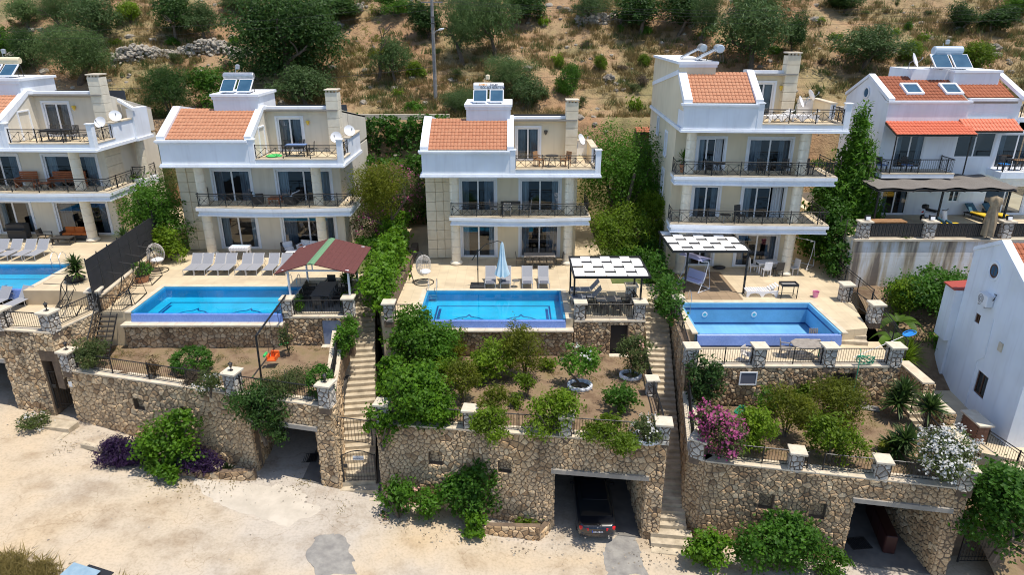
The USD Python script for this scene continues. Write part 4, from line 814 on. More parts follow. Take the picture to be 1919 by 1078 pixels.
    m = MB(); wall_with_holes(m, split + .2, xu - .7, zt, zfl, yT, yT + .25, [(dx, zt + .02, dw, 2.2)]); T.part('terrace_wall', m, plaster)
    window(T, dx, zt + .02, dw, 2.2, yT, 2, curtain=((.06, dw * .4), (dw * .6, dw - .06)), name='window')
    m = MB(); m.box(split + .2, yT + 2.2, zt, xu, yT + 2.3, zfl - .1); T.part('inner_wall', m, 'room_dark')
    yR = yF + 2.85; zbk = zr + .1
    m = MB(); m.yz([(yR, zfl - .12), (L, zbk), (L, zbk - .1), (yR, zfl - .22)], xl + .3, xu - .0); bk = T.part('back_roof', m, 'concrete')
    roof_tiles(T, bk, xl + .46, xu - .1, L, zbk + .02, yR + .15, zfl - .14, tw=.3, tl=.45)
    m = MB(); m.box(split + .1, yT - .06, zfl - .14, xu - .65, yT + .3, zfl + .03); T.part('wall_cap', m, W)
    m = MB(); m.yz([(yT + .25, zf + .2), (L, zf + .2), (L, zbk), (yT + .25, zfl - .2)], xu - .25, xu); m.box(xl + .3, L - .3, zf + .2, xu - .25, L, zbk - .1); T.part('upper_wall', m, plaster)
    m = MB(); m.yz([(yF + .3, zf + .2), (L, zf + .2), (L, zbk), (yF + 2.85, zfl - .1), (yF + .3, zr - .05)], xl + .301, xl + .45); T.part('gable_wall', m, plaster)
    if left_wins or not pier:
        m = MB(); m.yz([(.0, zf + .02), (L, zf + .02), (L, zfl - .02), (yF + 2.9, zfl - .02), (yF + .31, zr - .35), (yF + .31, zr - .5), (.0, zr - .5)], xl - .004, xl + .02); T.part('gable_wall', m, plaster)
    for a, b in ((xl - .04, xl + .46), (split - .18, split + .24)):
        yE2, zE2 = (L, zbk) if a < -3 else (yT + .3, zfl - .1)
        m = MB(); m.yz([(yF - .02, zr - .02), (yF + .4, zr - .02), (yF + 2.85, zfl - .2), (yE2, zE2 - .1), (yE2, zE2 + .17), (yF + 2.85, zfl + .10), (yF - .02, zr + .22)], a, b); T.part('gable_parapet', m, W)
    m = MB(); m.yz([(yF + .31, zt), (yT, zt), (yT, zfl - .1), (yF + 2.9, zfl - .1), (yF + .31, zr - .03)], split, split + .2); pw = T.part('gable_wall', m, plaster)
    if sidewin:
        m = MB(); window(T, -.35, zt + .02, .95, 1.75, split + .2, 2, face='+x', surround=.09, curtain=False)
    m = MB(); m.yz([(yF + .05, zr - .02), (yF + 2.85, zfl - .12), (yF + 2.85, zfl - .2), (yF + .05, zr - .1)], xl + .46, split - .18); rp = T.part('roof', m, 'concrete')
    roof_tiles(T, rp, xl + .46, split - .18, yF + .12, zr + .0, yF + 2.85, zfl - .10)
    # ---- stair tower
    a, b = tower; y0, y1 = yF + 2.6, ty1 or min(yF + 6.0, L - .3); zT = zfl + th
    m = MB(); m.box(a, y0, zfl - (.5 if not ty1 else 3.4), b, y1, zT - .12); T.part('tower', m, W if not ty1 else plaster)
    m = MB(); m.box(a - .12, y0 - .12, zT - .12, b + .12, y1 + .12, zT + .04); m.box(a - .06, y0 - .06, zT - .3, b + .06, y0 - .001, zT - .1205); T.part('tower_cornice', m, W)
    T.tower = ((a + b) / 2, y0 + .15, zT + .04)
    # ---- chimney of pale blocks
    cx0, cx1 = xu - .72, xu + .08; n = 7; zc = zfl + .95
    for i in range(n):
        h = (zc - zt) / n; m = MB(); m.rbox(((cx0 + cx1) / 2, yT + .0, zt + h * (i + .5)), (cx1 - cx0, .85, h - .018), b=.012); T.part('chimney_block', m, 'clad_stone' if plaster == 'cream_plaster' else 'column_stone')
    m = MB(); m.rbox(((cx0 + cx1) / 2, yT, zc + .16), (cx1 - cx0 + .08, .95, .08), b=.01)
    for i in range(4): m.rbox((cx0 + .08 + (cx1 - cx0 - .16) * i / 3, yT - .35, zc + .06), (.1, .1, .13))
    T.part('chimney_cap', m, 'cap_stone')
    m = MB(); m.M = mat4((dx + dw + .42, yT - .1, zt + 1.9)); m.lathe([(.02, -.16), (.10, -.02), (.13, .14), (.10, .15), (0, .05)], 10); T.part('wall_lamp', m, 'lamp_yellow' if white != 'dark' else 'old_metal')
    if right_wing:
        m = MB(); m.yz([(2.6, zf + .2), (4.4, zf + .2), (4.4, zfl - 1.2), (2.6, zfl - 1.2)], xe - .25, xe + .2); T.part('side_wing', m, W)
        for ya in (2.5,): m = MB(); m.xz([(xr + .1, zfl - .75), (xr + .1, zfl - .55), (xe + .3, zfl - 1.15), (xe + .3, zfl - 1.35)], ya, ya + .3); T.part('gable_parapet', m, W)
        m = MB(); m.xz([(xr + .1, zf + .5), (xr + .1, zfl - .75), (xe + .15, zfl - 1.2), (xe + .15, zf + .5)], 2.82, 2.87); T.part('wing_wall', m, plaster)
        m = MB(); m.box(xe - .28, 2.5, zf, xe + .3, 4.5, zf + .2); T.part('lower_cornice', m, W)
        column(T, xe - .2, 3.3, 0, zf)
        m = MB(); m.box(xr, 2.6, fh - .2, xe + .1, 4.4, fh + .3); T.part('balcony_slab', m, W)
        iron_railing('', [(xr + .1, 2.65, fh + .3), (xe + .02, 2.65, fh + .3), (xe + .02, 4.3, fh + .3)], .85, style='x', T=T)
    return T

V1 = villa('leftmost cream villa cut by the picture edge, orange sofa on its porch', -31.9, 44.75, 9.1, math.radians(-2), plaster='pale_plaster', right_wing=True, sidewin=True, topdoor=(.6, 1.7), L=6.6, xr=4.95, xe=5.7, bal=(-4.1, 6.0), wins=((-3.5, 2.5), (.75, 3.6)))
V2 = villa('cream villa with a red tiled roof behind the maroon canopy', -16.45, 44.45, 8.15, 0.0, plaster='pale_plaster', right_wing=False, sidewin=True, topdoor=(.75, 1.65), xr=4.95, xe=5.7, bal=(-4.1, 6.0), wins=((-3.5, 2.5), (.75, 3.6)))
V3 = villa('middle cream villa behind the closed blue parasol', 0.0, 44.5, 7.5, 0.0, topdoor=(.3, 1.55), white='dark')
V4 = villa('tall cream villa with two long balconies behind the drained pool', 15.2, 43.25, 7.25, math.radians(-3.0), storeys=3, fh=3.1, xl=-4.75, xr=3.75, xe=5.05, pier=False, cols=(-4.0, 2.9), bal=(-5.0, 5.0), wins=((-3.3, 1.7), (-.1, 2.7)), L=11.5, bulge=.1,
           left_wins=((4.2, 1.0, .85, 1.5), (3.1, 4.0, .8, 1.9), (3.0, 7.0, .75, 1.5), (6.9, 7.9, .7, 1.1)), opens=(((1, 1), 2), ((2, 0), 2)), split=-.35, topdoor=(.15, 1.3), tower=(-4.74, -2.5), ty1=11.4, th=.55, xu=2.65)
def tow(T, dx=0):
    R = rot(T.rz) @ np.array(T.tower) + np.array(T.loc); return R
for T, lab, kw in ((V1, 'solar heater with a cream tank on the leftmost villa', dict(tank='tank_cream')), (V2, 'solar heater with a dull steel tank on the villa with the maroon canopy', dict(tank='zinc')), (V3, 'solar heater with lettering on its white tank', dict(writing=True))):
    p = tow(T); heater(lab, p[0], p[1], p[2], rz=T.rz, **kw)
p = tow(V4); heater('solar heater turned sideways on the tall villa, nearer of its two tanks', p[0] + .1, p[1] + .9, p[2], 'tank_blue', rz=math.radians(-100), pw=.6, ph_=1.3, tilt=28, hi=.75, small=False, tank_r=.25)
heater('solar heater at the left corner of the tall villa roof, farther of its two tanks', p[0] - .5, p[1] + 2.6, p[2], 'zinc', rz=math.radians(-100), pw=.6, ph_=1.3, tilt=28, hi=.75, small=False, tank_r=.25)
for T, L_ in ((V1, ('white dish against the chimney of the leftmost villa, lower one', 'white dish behind the chimney of the leftmost villa, upper one')), (V2, ('white dish in front of the chimney above the maroon canopy', 'white dish edge-on right of the chimney above the maroon canopy')), (V3, ('oval grey-white dish right of the middle villa chimney', None)), (V4, ('white dish edge-on beside the tall villa chimney', 'mesh-like dish right of the tall villa chimney'))):
    zt_ = {True: 3.1 * 3 + .5, False: 6.5}[T is V4]; xr_ = {V1: 4.95, V2: 4.95, V4: 2.65}.get(T, 4.3)
    for i, l in enumerate(L_):
        if l:
            q = rot(T.rz) @ np.array([xr_ - .1 + .75 * i + (.35 if T in (V3, V4) else 0), .55 + i * .5, zt_ + .55 + .35 * i + (.5 if T is V3 else 0)]) + np.array(T.loc); dish(l, *q, rz=[.3, .9][i] + (.7 if T in (V3, V4) else -.3), r=.37)

# ---- right-hand ground: bank between the tall villa and the white house
m = MB(); m.sheet(lambda U, V: (U, V, np.interp(V, [22, 27, 32.5, 34.2, 36, 39, 41.5], [-1.0, 1.5, 3.5, 4.2, 5.6, 6.9, 7.0]) + (meshkit.fbm(np.stack([U * .8, V * .8, U * 0], -1), 3, 2) - .5) * .5 * (V > 33.8)), np.linspace(21.55, 90, 60), np.linspace(22, 41.5, 40)); structure('garden_bank', m, 'soil', smooth=60)
m = MB(); m.prism([(21.75, 33.6), (21.75, 27.2), (25.2, 25.6), (40, 24.5), (40, 33.8)], 2.0, 3.62); structure('side_path', m, 'travertine')
# white house with red awnings
H = Thing('white_villa', 'white villa with two red tiled awnings and a grey thatched porch', 'villa', (25.0, 46.0, 10.15)); W = 'white_plaster'
def hp(name, mt, *boxes, **k):
    m = MB(); [m.box(*b) for b in boxes]; return H.part(name, m, mt, **k)
ez, rz_ = 7.65, 9.1
for s, (z0, z1, hs) in enumerate(((0, 3.1, [(.75, .03, 1.9, 2.2), (7.9, .03, 2.9, 2.1), (5.4, .9, .8, 1.3)]), (3.1, 6.4, [(1.0, 3.3, 2.0, 2.3), (5.05, 4.0, 2.7, 1.75), (7.95, 3.3, 2.6, 2.35)]))):
    m = MB(); wall_with_holes(m, .25, 11.6, z0, z1, 0, .25, hs); H.part('front_wall', m, W)
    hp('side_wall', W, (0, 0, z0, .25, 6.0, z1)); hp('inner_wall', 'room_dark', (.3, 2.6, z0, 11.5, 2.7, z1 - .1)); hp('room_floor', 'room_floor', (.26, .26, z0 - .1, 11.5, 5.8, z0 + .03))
    for i, (x, z, w, h) in enumerate(hs): window(H, x, z, w, h, 0.0, 2, surround=.0, curtain=[True, False, True][i], cur_m='curtain')
hp('fascia', W, (0, -.02, 6.4, 5.4, .25, ez)); hp('fascia', W, (5.42, .25, 6.2, 9.0, .5, ez + .1)); hp('eave_cornice', W, (-.1, -.14, ez, 5.5, .3, ez + .14)); hp('eave_cornice', W, (5.51, .12, ez + .1, 9.1, .55, ez + .26))
hp('fascia', W, (9.02, -.0, 5.9, 12.5, .25, 6.7)); hp('balcony_slab', W, (7.6, -1.5, 2.9, 12.5, 0, 3.3)); hp('terrace_floor', 'travertine', (9.0, .25, 6.3, 12.5, 5, 6.5))
m = MB(); m.yz([(.25, 3.0), (6.0, 3.0), (6.0, ez - .1), (3.1, rz_), (.25, ez)], -.002, .25); H.part('gable_wall', m, W)
for a, b, zz in ((-.1, .32, 0.0), (8.7, 9.1, .15)):
    m = MB(); m.yz([(-.1, ez + .05 + zz), (3.1, rz_ + zz), (6.1, ez - .05), (6.1, ez + .17), (3.1, rz_ + .22 + zz), (-.1, ez + .3 + zz)], a, b); H.part('gable_parapet', m, W)
m = MB(); m.yz([(.2, ez + .08), (3.1, rz_ - .05), (6.0, ez - .1), (6.0, ez - .2), (3.1, rz_ - .2), (.2, ez - .05)], .32, 8.7); rp = H.part('roof', m, 'concrete')
roof_tiles(H, rp, .32, 5.3, .2, ez + .1, 3.1, rz_, tw=.24, tl=.36); roof_tiles(H, rp, 5.5, 8.7, .6, ez + .28, 3.1, rz_, tw=.24, tl=.36)
for x in (2.1, 4.75):
    sl = math.atan2(rz_ - ez, 2.9); m = MB(); M = mat4((x, 1.4, ez + .72), rx=sl); m.M = M
    for b in ((-.6, -.65, 0, -.48, .65, .16), (.48, -.65, 0, .6, .65, .16), (-.48, -.65, 0, .48, -.5, .16), (-.48, .5, 0, .48, .65, .16)): m.box(*b)
    p = H.part('skylight', m, 'pvc'); m = MB(); m.M = M; m.box(-.48, -.5, .05, .48, .5, .08); H.part('pane', m, 'panel_glass', parent=p)
m = MB(); m.box(2.6, 2.6, ez + .8, 6.3, 5.6, rz_ + .55); m.box(5.2, 2.0, ez + .8, 8.3, 5.6, rz_ + .35); H.part('tower', m, W); hp('tower_cornice', W, (5.1, 1.9, rz_ + .35, 8.4, 5.7, rz_ + .5))
m = MB(); m.M = mat4((-.03, 3.0, 8.0), -math.pi / 2, ); m.lathe([(0, 0), (.01, 0)], 3); m = MB()
m.M = mat4((-.02, 3.1, 8.05), rz=-math.pi / 2, rx=math.pi / 2); m.lathe([(.40, 0), (.40, .05), (.31, .06), (.31, 0)], 24); p = H.part('round_window', m, 'pvc'); m = MB(); m.M = mat4((-.03, 3.1, 8.05), rz=-math.pi / 2, rx=math.pi / 2); m.lathe([(0, .01), (.31, .01)], 24); H.part('pane', m, 'panel_glass', parent=p)
hp('balcony_slab', W, (-.4, -1.6, 2.95, 4.4, 0, 3.2)); hp('balcony_edge', 'coping_stone', (-.4, -1.62, 3.2, 4.42, 0, 3.26))
iron_railing('', [(-.3, -.05, 3.26), (-.3, -1.5, 3.26), (4.3, -1.5, 3.26), (4.3, -.05, 3.26)], .9, style='bars', T=H, sp=.14); iron_railing('', [(7.7, -1.4, 3.3), (12.4, -1.4, 3.3)], .9, style='bars', T=H, sp=.14)
iron_railing('', [(9.1, .2, 6.7), (12.4, .2, 6.7)], .8, style='bars', T=H, sp=.14)
for x0, x1, y1, z in ((.0, 5.25, -1.7, 6.4), (4.9, 8.6, -1.1, 6.55)):
    m = MB(); m.yz([(-.0, z), (y1, z - .62), (y1, z - .7), (-.0, z - .1)], x0, x1); p = H.part('awning', m, 'old_metal'); roof_tiles(H, p, x0, x1, y1, z - .60, 0, z + .03, 'red_tile', .22, .34)
for x in (.1, 5.0): m = MB(); m.tube([(x, -1.55, 3.2), (x, -1.55, 5.8)], .045, 4); H.part('awning_post', m, 'black_iron')
# podium of that house with its white retaining wall
P5 = Thing('retaining_wall', 'tall whitewashed retaining wall with brown stains', 'wall', (21.5, 40.3, 7.0))
P5.part('wall_face', MB().box(21.5, 40.3, 5.0, 36, 40.8, 10.0), 'stained_wall', world=True); P5.part('side_wall', MB().box(21.5, 40.81, 5.0, 22.0, 52, 10.0), 'cream_plaster', world=True)
P5.part('wall_cap', MB().box(21.4, 40.2, 10.0, 36, 40.9, 10.12), 'coping_stone', world=True)
structure('villa_terrace', MB().prism(Polygon([(22, 40.8), (40, 40.8), (40, 53), (22, 53)]).difference(sbox(30.2, 40.85, 36, 43.2)), 8.6, 10.14), 'travertine')
m = MB(); m.box(30.2, 40.85, 9.0, 36, 43.2, 9.2); single('swimming_pool', 'sliver of turquoise pool behind the stone pillars of the white villa', 'pool', m, 'pool_floor_tile')
structure('pool_water', MB().box(30.2, 40.86, 10.0, 36, 43.2, 10.03), 'pool_water')
for i, x in enumerate((22.0, 26.1, 30.9)): pillar('mottled grey pillar with a floodlight on the white retaining wall, ' + ('leftmost', 'middle', 'rightmost')[i] + ' of three', x, 40.55, 10.1, 11.25, .75, d=.5, group='pillars on the white retaining wall')
for i, (x, l) in enumerate(((22.1, 'boxy floodlight on the left pillar of the white retaining wall'), (26.1, 'boxy floodlight on the middle pillar of the white retaining wall'), (30.9, 'boxy floodlight on the right pillar of the white retaining wall'))):
    T = Thing('floodlight', l, 'floodlight', (x, 40.5, 11.27), 0, None); T.part('housing', MB().rbox((0, 0, .18), (.36, .16, .28), b=.02, rx=-.3), 'black_iron'); T.part('lens', MB().rbox((0, -.09, .16), (.27, .01, .2), rx=-.3), 'plate_white')
for i, (a, b) in enumerate(((22.45, 25.7), (26.5, 30.5), (31.3, 35.5))):
    T = Thing('slatted_fence', 'dark slatted fence panel on the white retaining wall, ' + ('left', 'middle', 'right')[i] + ' bay', 'fence', (a, 40.55, 10.12), 0, 'slatted fence panels on the white wall')
    for z in (.08, .88): T.part('rail', MB().box(0, -.02, z, b - a, .02, z + .05), 'black_iron')
    n = int((b - a) / .11)
    for j in range(n): T.part('slat', MB().box((b - a) * (j + .2) / n, -.015, .13, (b - a) * (j + .75) / n, .012, .88), 'rattan_dark' if j % 2 else 'black_iron')
    T.part('reed_backing', MB().box(0, .03, .1, b - a, .045, .9), 'wood_grey')
T = Thing('thatched_porch', 'grey thatched pergola roof on thin dark posts before the white villa', 'pergola', (23.6, 42.3, 10.14))
m = MB(); m.sheet(lambda U, V: (U, V, 2.78 + .03 * (V) + .05 * np.sin(U * 3) + .04 * meshkit.noise(np.stack([U * 3, V * 3, U * 0], -1))), np.linspace(-.3, 8.6, 60), np.linspace(-.2, 3.6, 24)); v, f = m.get(); m.add(v - [0, 0, .14], f[:, ::-1]); T.part('thatch', m, 'thatch')
for x in (-.1, 4.0, 8.3): T.part('post', MB().box(x - .05, -.02, 0, x + .05, .08, 2.66), 'black_iron')
T.part('beam', MB().box(-.3, -.06, 2.55, 8.6, .06, 2.66), 'black_iron')
for x in np.linspace(-.2, 8.5, 9): T.part('rafter', MB().box(x - .04, -.2, 2.55, x + .04, 3.6, 2.62), 'black_iron')
p = (31.4, 48.3, 19.6); heater('big solar heater with a white tank on the white villa', 30.2, 48.2, 19.75, 'tank_blue', pw=1.2, ph_=1.35, tilt=40, small=True, tank_r=.3)
dish('white dish on the parapet of the white villa roof', 27.7, 48.9, 19.85, rz=.9, r=.5)
# white house at the right edge
G = Thing('white_house', 'white gabled house at the right edge with a round attic window', 'house', (24.5, 33.9, 3.55), math.radians(-6.5))
def gp(name, mt, *boxes, **k):
    m = MB(); [m.box(*b) for b in boxes]; return G.part(name, m, mt, **k)
gd = 6.5
hs = [(3.0, 1.15, .95, 1.25), (1.55, 4.5, .45, .5)]
mm = MB(); wall_with_holes(mm, 0, gd, -1.5, 6.3, 0, .3, hs); v, f = mm.get(); m = MB(); m.add(np.stack([v[:, 1], -v[:, 0], v[:, 2]], 1), f); G.part('side_wall', m, W)
m = MB(); m.yz([(-gd, 6.3), (0, 6.3), (0, 7.95), (-2.1, 8.95), (-gd, 6.6)], 0, .3); G.part('gable_wall', m, W)
m = MB(); m.yz([(.06, 7.9), (-2.1, 8.92), (-gd, 6.57), (-gd, 6.77), (-2.1, 9.14), (.06, 8.1)], -.06, .36); G.part('gable_parapet', m, W)
gp('front_wall', W, (.3, -gd, -1.5, 9, -gd + .3, 6.6)); gp('rear_wall', W, (.3, -.3, -1.5, 9, 0, 7.9)); gp('inner_wall', 'room_dark', (1.6, -gd + .3, 0, 1.7, -.3, 6.3))
m = MB(); m.yz([(-.1, 7.95), (-2.1, 8.9), (-gd, 6.5), (-gd, 6.4), (-2.1, 8.7), (-.1, 7.85)], .36, 9); rp = G.part('roof', m, 'concrete'); roof_tiles(G, rp, .36, 9, -gd - .1, 6.55, -2.1, 8.95)
for y, z, w, h in hs:
    b = .07; m = MB(); m.box(.05, -y - w, z, .12, -y - w + b, z + h); m.box(.05, -y - b, z, .12, -y, z + h); m.box(.05, -y - w + b, z, .12, -y - b, z + b); m.box(.05, -y - w + b, z + h - b, .12, -y - b, z + h); m.box(.05, -y - w / 2 - .035, z + b, .12, -y - w / 2 + .035, z + h - b); p = G.part('window', m, 'wood_frame')
    m = MB(); m.add([(.085, -y, z), (.085, -y - w, z), (.085, -y - w, z + h), (.085, -y, z + h)], [(0, 1, 2, 3)]); G.part('pane', m, 'pane_glass', parent=p)
    m = MB(); m.M = mat4((.25, -y, z), rz=-math.pi / 2); m.sheet(lambda U, V: (U, .03 * np.sin(U * 40), V), np.linspace(.05, w - .05, 20), np.array([.02, h - .05])); G.part('curtain', m, 'curtain_white', parent=p)
m = MB(); m.M = mat4((-.0, -2.1, 7.5), rz=-math.pi / 2, rx=math.pi / 2); m.lathe([(.50, -.02), (.50, .05), (.42, .06), (.36, .03), (.36, -.02)], 28); p = G.part('round_window', m, W)
m = MB(); m.M = mat4((0, -2.1, 7.5), rz=-math.pi / 2, rx=math.pi / 2); m.lathe([(.36, .02), (.30, .025), (.30, .01), (.0, .01)], 28); G.part('pane', m, 'wood_frame', parent=p)
m = MB(); m.M = mat4((0, -2.1, 7.5), rz=-math.pi / 2, rx=math.pi / 2); m.add([(-.25, -.28 * .6, .018), (-.03, -.28, .018), (-.03, .28, .018), (-.25, .17, .018), (.03, -.28, .018), (.25, -.17, .018), (.25, .17, .018), (.03, .28, .018)], [(0, 1, 2, 3), (4, 5, 6, 7)]); G.part('pane', m, 'panel_glass', parent=p)
gp('side_bay', W, (-.4, .01, 2.6, 2.0, 1.15, 5.6), (-.15, .012, -1.5, 2.0, 1.0, 2.59)); m = MB(); m.xz([(-.5, 5.6), (1.2, 5.8), (1.2, 5.88), (-.5, 5.68)], .02, 1.2); G.part('bay_roof', m, 'red_paint')
m = MB(); m.tube([(-.02, -3.1, 5.3), (-.02, -3.2, 3.2), (-.02, -2.7, 2.75), (-.02, -2.75, -.1)], .018, 5); G.part('drain_pipe', m, W); gp('meter_box', 'coping_stone', (-.07, -4.35, 4.05, -.001, -4.05, 4.5))
A = Thing('air_conditioner', 'white air conditioner unit on the wall of the right-edge house', 'air conditioner', tuple(rot(math.radians(-6.5)) @ np.array([-.2, -2.35, 5.75]) + np.array([24.5, 33.9, 3.55])), math.radians(-6.5))
A.part('casing', MB().rbox((0, 0, .3), (.34, .85, .6), b=.03), 'plastic_white'); m = MB(); m.M = mat4((-.172, .12, .3), rz=-math.pi / 2, rx=math.pi / 2)
for r in (.08, .15, .22): m.tube([(math.cos(t) * r, math.sin(t) * r, 0) for t in np.linspace(0, 2 * math.pi, 17)[:-1]], .012, 4, True)
A.part('fan_grille', m, 'plastic_dark'); m = MB(); m.M = mat4((-.168, .12, .3), rz=-math.pi / 2, rx=math.pi / 2); m.lathe([(0, .0), (.23, .0)], 20); A.part('fan', m, 'old_metal'); A.part('bracket', MB().box(-.15, -.3, -.08, .2, -.26, 0).box(-.15, .26, -.08, .2, .3, 0), 'frame_grey'); m = MB(); m.tube([(.1, -.43, .4), (.05, -.6, .6), (.12, -.55, .75), (.17, -.3, .7)], .025, 6); A.part('hose', m, 'plastic_dark')
# terrace wall and brick pier in front of that house
wall('garden_wall', 'rubble wall under the railing in front of the right-edge house', [(np.array([22.85, 28.0]), np.array([23.5, 24.6]), .0, 3.3, []), (np.array([23.5, 24.6]), np.array([30, 23.6]), -.5, 3.3, [])], seed=61, cope=[((22.85, 28.0), (23.5, 24.6), 3.3)])
T = Thing('brick_pier', 'dark brick gate pier with a pale slab top near the right edge', 'pillar', (22.9, 28.5, 3.3)); T.part('pier_cap', MB().rbox((0, 0, 1.22), (.75, 1.5, .1), b=.015), 'cap_stone'); T.part('pier_core', MB().box(-.27, -.62, -.5, .27, .62, 1.15), 'mortar')
for i in range(15):
    for j in range(5):
        y = -.65 + .26 * (j + .5 * (i % 2)); 
        if y + .24 < .66: T.part('brick', MB().box(-.30, y, i * .078, -.2, y + .245, i * .078 + .068), 'brick_red')
    for j in range(2): T.part('brick', MB().box(-.29 + j * .28, -.66, i * .078, -.02 + j * .28, -.6, i * .078 + .068), 'brick_red')
iron_railing('black railing in front of the right-edge house', [(22.95, 27.6, 3.4), (23.45, 24.75, 3.4), (29, 24.0, 3.4)], 1.0, style='double')

# ================================================================ RAILINGS AND PILLARS OF THE GARDENS
def zof(p, z): return (float(p[0]), float(p[1]), z)
lerp = lambda a, b, t: (np.array(a) * (1 - t) + np.array(b) * t)
GP = 'stone pillars with pale caps along the garden walls'
n2 = np.array([-.25, -.97]) * -.22
pillar('pale pillar with a lantern at the left end of the swing garden wall', W2A[0] + .25, W2A[1] + .15, 6.0, 7.15, .66, -.25, 'black lantern on the left end pillar of the swing garden')
pillar('pillar with a lantern left of the big hanging creeper', W2B[0] + .05, W2B[1] + .18, 6.0, 7.25, .68, -.25, 'black lantern left of the big hanging creeper')
pillar('pillar with a lantern above the right garage corner of the swing garden', W2C[0] - .25, W2C[1] + .25, 6.0, 7.25, .66, -.23, 'black lantern above the right garage corner of the swing garden')
iron_railing('kinked black railing on the wall above the purple plants', [zof(W2A + [.6, .12], 6.12), zof(lerp(W2A, W2B, .35) + [.05, .2], 6.12), zof(W2B + [-.35, .25], 6.12)], .86, post=2.2)
iron_railing('short black railing above the garage of the swing garden', [zof(W2B + [.4, .12], 6.12), zof(W2C + [-.6, .3], 6.12)], .86)
iron_railing('black railing along the stair edge of the swing garden', [(-8.6, 27.6, 6.12), (-9.05, 30.6, 6.12), (-9.3, 32.6, 6.7)], .86, style='double')
pillar('pillar between the turquoise pool and the maroon canopy deck', -12.2, 33.75, 7.7, 8.85, .6); pillar('pillar at the right front corner of the maroon canopy deck', -8.9, 33.85, 7.7, 8.85, .6)
iron_railing('black railing of the maroon canopy deck', [(-11.88, 33.72, 7.8), (-9.22, 33.78, 7.8)], .85)
iron_railing('black railing on the stair side of the maroon canopy deck', [(-8.95, 34.2, 7.8), (-9.9, 38.0, 8.1)], .85)
iron_railing('small railed landing left of the swing garden pool', [(-22.2, 33.45, 8.12), (-21.05, 33.45, 8.12), (-21.0, 34.3, 8.12)], .95, style='double')
iron_railing('sloping black handrail of the small metal stair', [(-22.25, 33.4, 8.12), (-22.3, 31.8, 6.2)], .85)
T = Thing('metal_stair', 'dark metal stair dropping from the railed landing to the swing garden', 'stairs', (-21.8, 32.7, 6.1))
for i in range(9): T.part('tread', MB().rbox((-21.75, 33.2 - i * .17, 7.95 - i * .21), (.85, .2, .04)), 'old_metal', world=True)
for s in (-.42, .42): m = MB(); m.tube([(-21.75 + s, 33.35, 8.05), (-21.75 + s, 31.75, 6.1)], .035, 4); T.part('stringer', m, 'black_iron', world=True)
m = MB(); m.tube([(-21.33, 33.35, 8.95), (-21.33, 31.75, 7.0), (-21.33, 31.75, 6.1)], .02, 5); T.part('handrail', m, 'black_iron', world=True)
pillar('lantern pillar at the corner of the leftmost lower deck', -23.35, 31.05, 8.05, 9.2, .68, -.2, 'black lantern at the corner of the leftmost lower deck')
pillar('plain pillar beside the broken swing on the leftmost deck', -22.6, 33.8, 8.05, 9.3, .66, .2); pillar('pillar with a lantern at the left picture edge', -26.05, 31.4, 8.05, 9.2, .7, -.15, 'black lantern at the left picture edge')
iron_railing('black railing over the leftmost gate', [(-25.7, 31.25, 8.2), (-23.7, 31.0, 8.2)], .88); iron_railing('black railing on the right side of the leftmost lower deck', [(-23.2, 31.4, 8.2), (-22.6, 33.5, 8.2)], .88)
pillar('pillar left of the middle pool beside the ivy hedge', -6.75, 34.0, 7.35, 8.5, .62); iron_railing('short black railing left of the middle pool', [(-6.4, 33.95, 7.48), (-5.45, 33.95, 7.48)], .85)
pillar('pillar at the left front corner of the woven pergola deck', 3.78, 34.3, 7.2, 8.4, .62); pillar('pillar at the right front corner of the woven pergola deck', 7.08, 34.35, 7.2, 8.4, .66); pillar('squat pillar behind the woven pergola deck', 6.95, 36.5, 7.4, 8.55, .62)
iron_railing('black railing in front of the woven pergola deck', [(4.1, 34.25, 7.36), (6.75, 34.3, 7.36)], .85); iron_railing('black railing on the stair side of the woven pergola deck', [(7.15, 34.7, 7.4), (7.05, 36.2, 7.4)], .85)
for l, t, w in (('pillar half buried in vines at the left end of the middle garden wall', .025, .62), ('pillar between the vine bushes of the middle garden wall', .335, .62), ('pillar above the left side of the car garage', .665, .62), ('pillar above the right corner of the car garage', .985, .66)):
    p = lerp(W3A, W3B, t) + [.0, .24]; pillar(l, p[0], p[1], 5.2, 6.3, w, -.128)
for l, a, b in (('black railing under the vines left in the middle garden', .05, .31), ('black railing behind the big vine bush of the middle garden', .36, .64), ('black railing above the car garage', .69, .96)):
    iron_railing(l, [zof(lerp(W3A, W3B, a) + [0, .2], 5.3), zof(lerp(W3A, W3B, b) + [0, .2], 5.3)], .84, post=2.4)
pillar('slim pillar halfway along the stair side of the middle garden', 7.0, 29.6, 5.1, 6.2, .55)
iron_railing('railing from the slim pillar down to the car garage corner', [(7.0, 29.2, 5.3), (6.85, 26.0, 5.3)], .84, style='double'); iron_railing('railing from the doorway down to the slim pillar', [(7.25, 33.3, 5.3), (7.05, 30.0, 5.3)], .84, style='double')
for l, x in (('pillar at the left end of the lower railed deck', 9.1), ('pillar left of the wooden table on the lower deck', 12.55), ('pillar right of the wooden table with a small lamp', 16.1), ('pillar at the right end of the lower railed deck', 19.45)): pillar(l, x, 30.65, 6.35, 7.5, .66)
for l, a, b in (('black railing of the lower deck, bay with the garden bush below', 9.45, 12.2), ('black railing of the lower deck, bay before the wooden table', 12.9, 15.75), ('black railing of the lower deck, bay with a green hose', 16.45, 19.1)): iron_railing(l, [(a, 30.6, 6.45), (b, 30.6, 6.45)], .86)
pillar('pillar at the top of the stair side, left of the drained pool', 9.4, 35.2, 7.2, 8.3, .55); pillar('low pillar right behind the drained pool', 19.9, 37.3, 7.15, 8.3, .66); pillar('low pillar right of the drained pool, nearer one', 20.15, 34.3, 7.15, 8.3, .66)
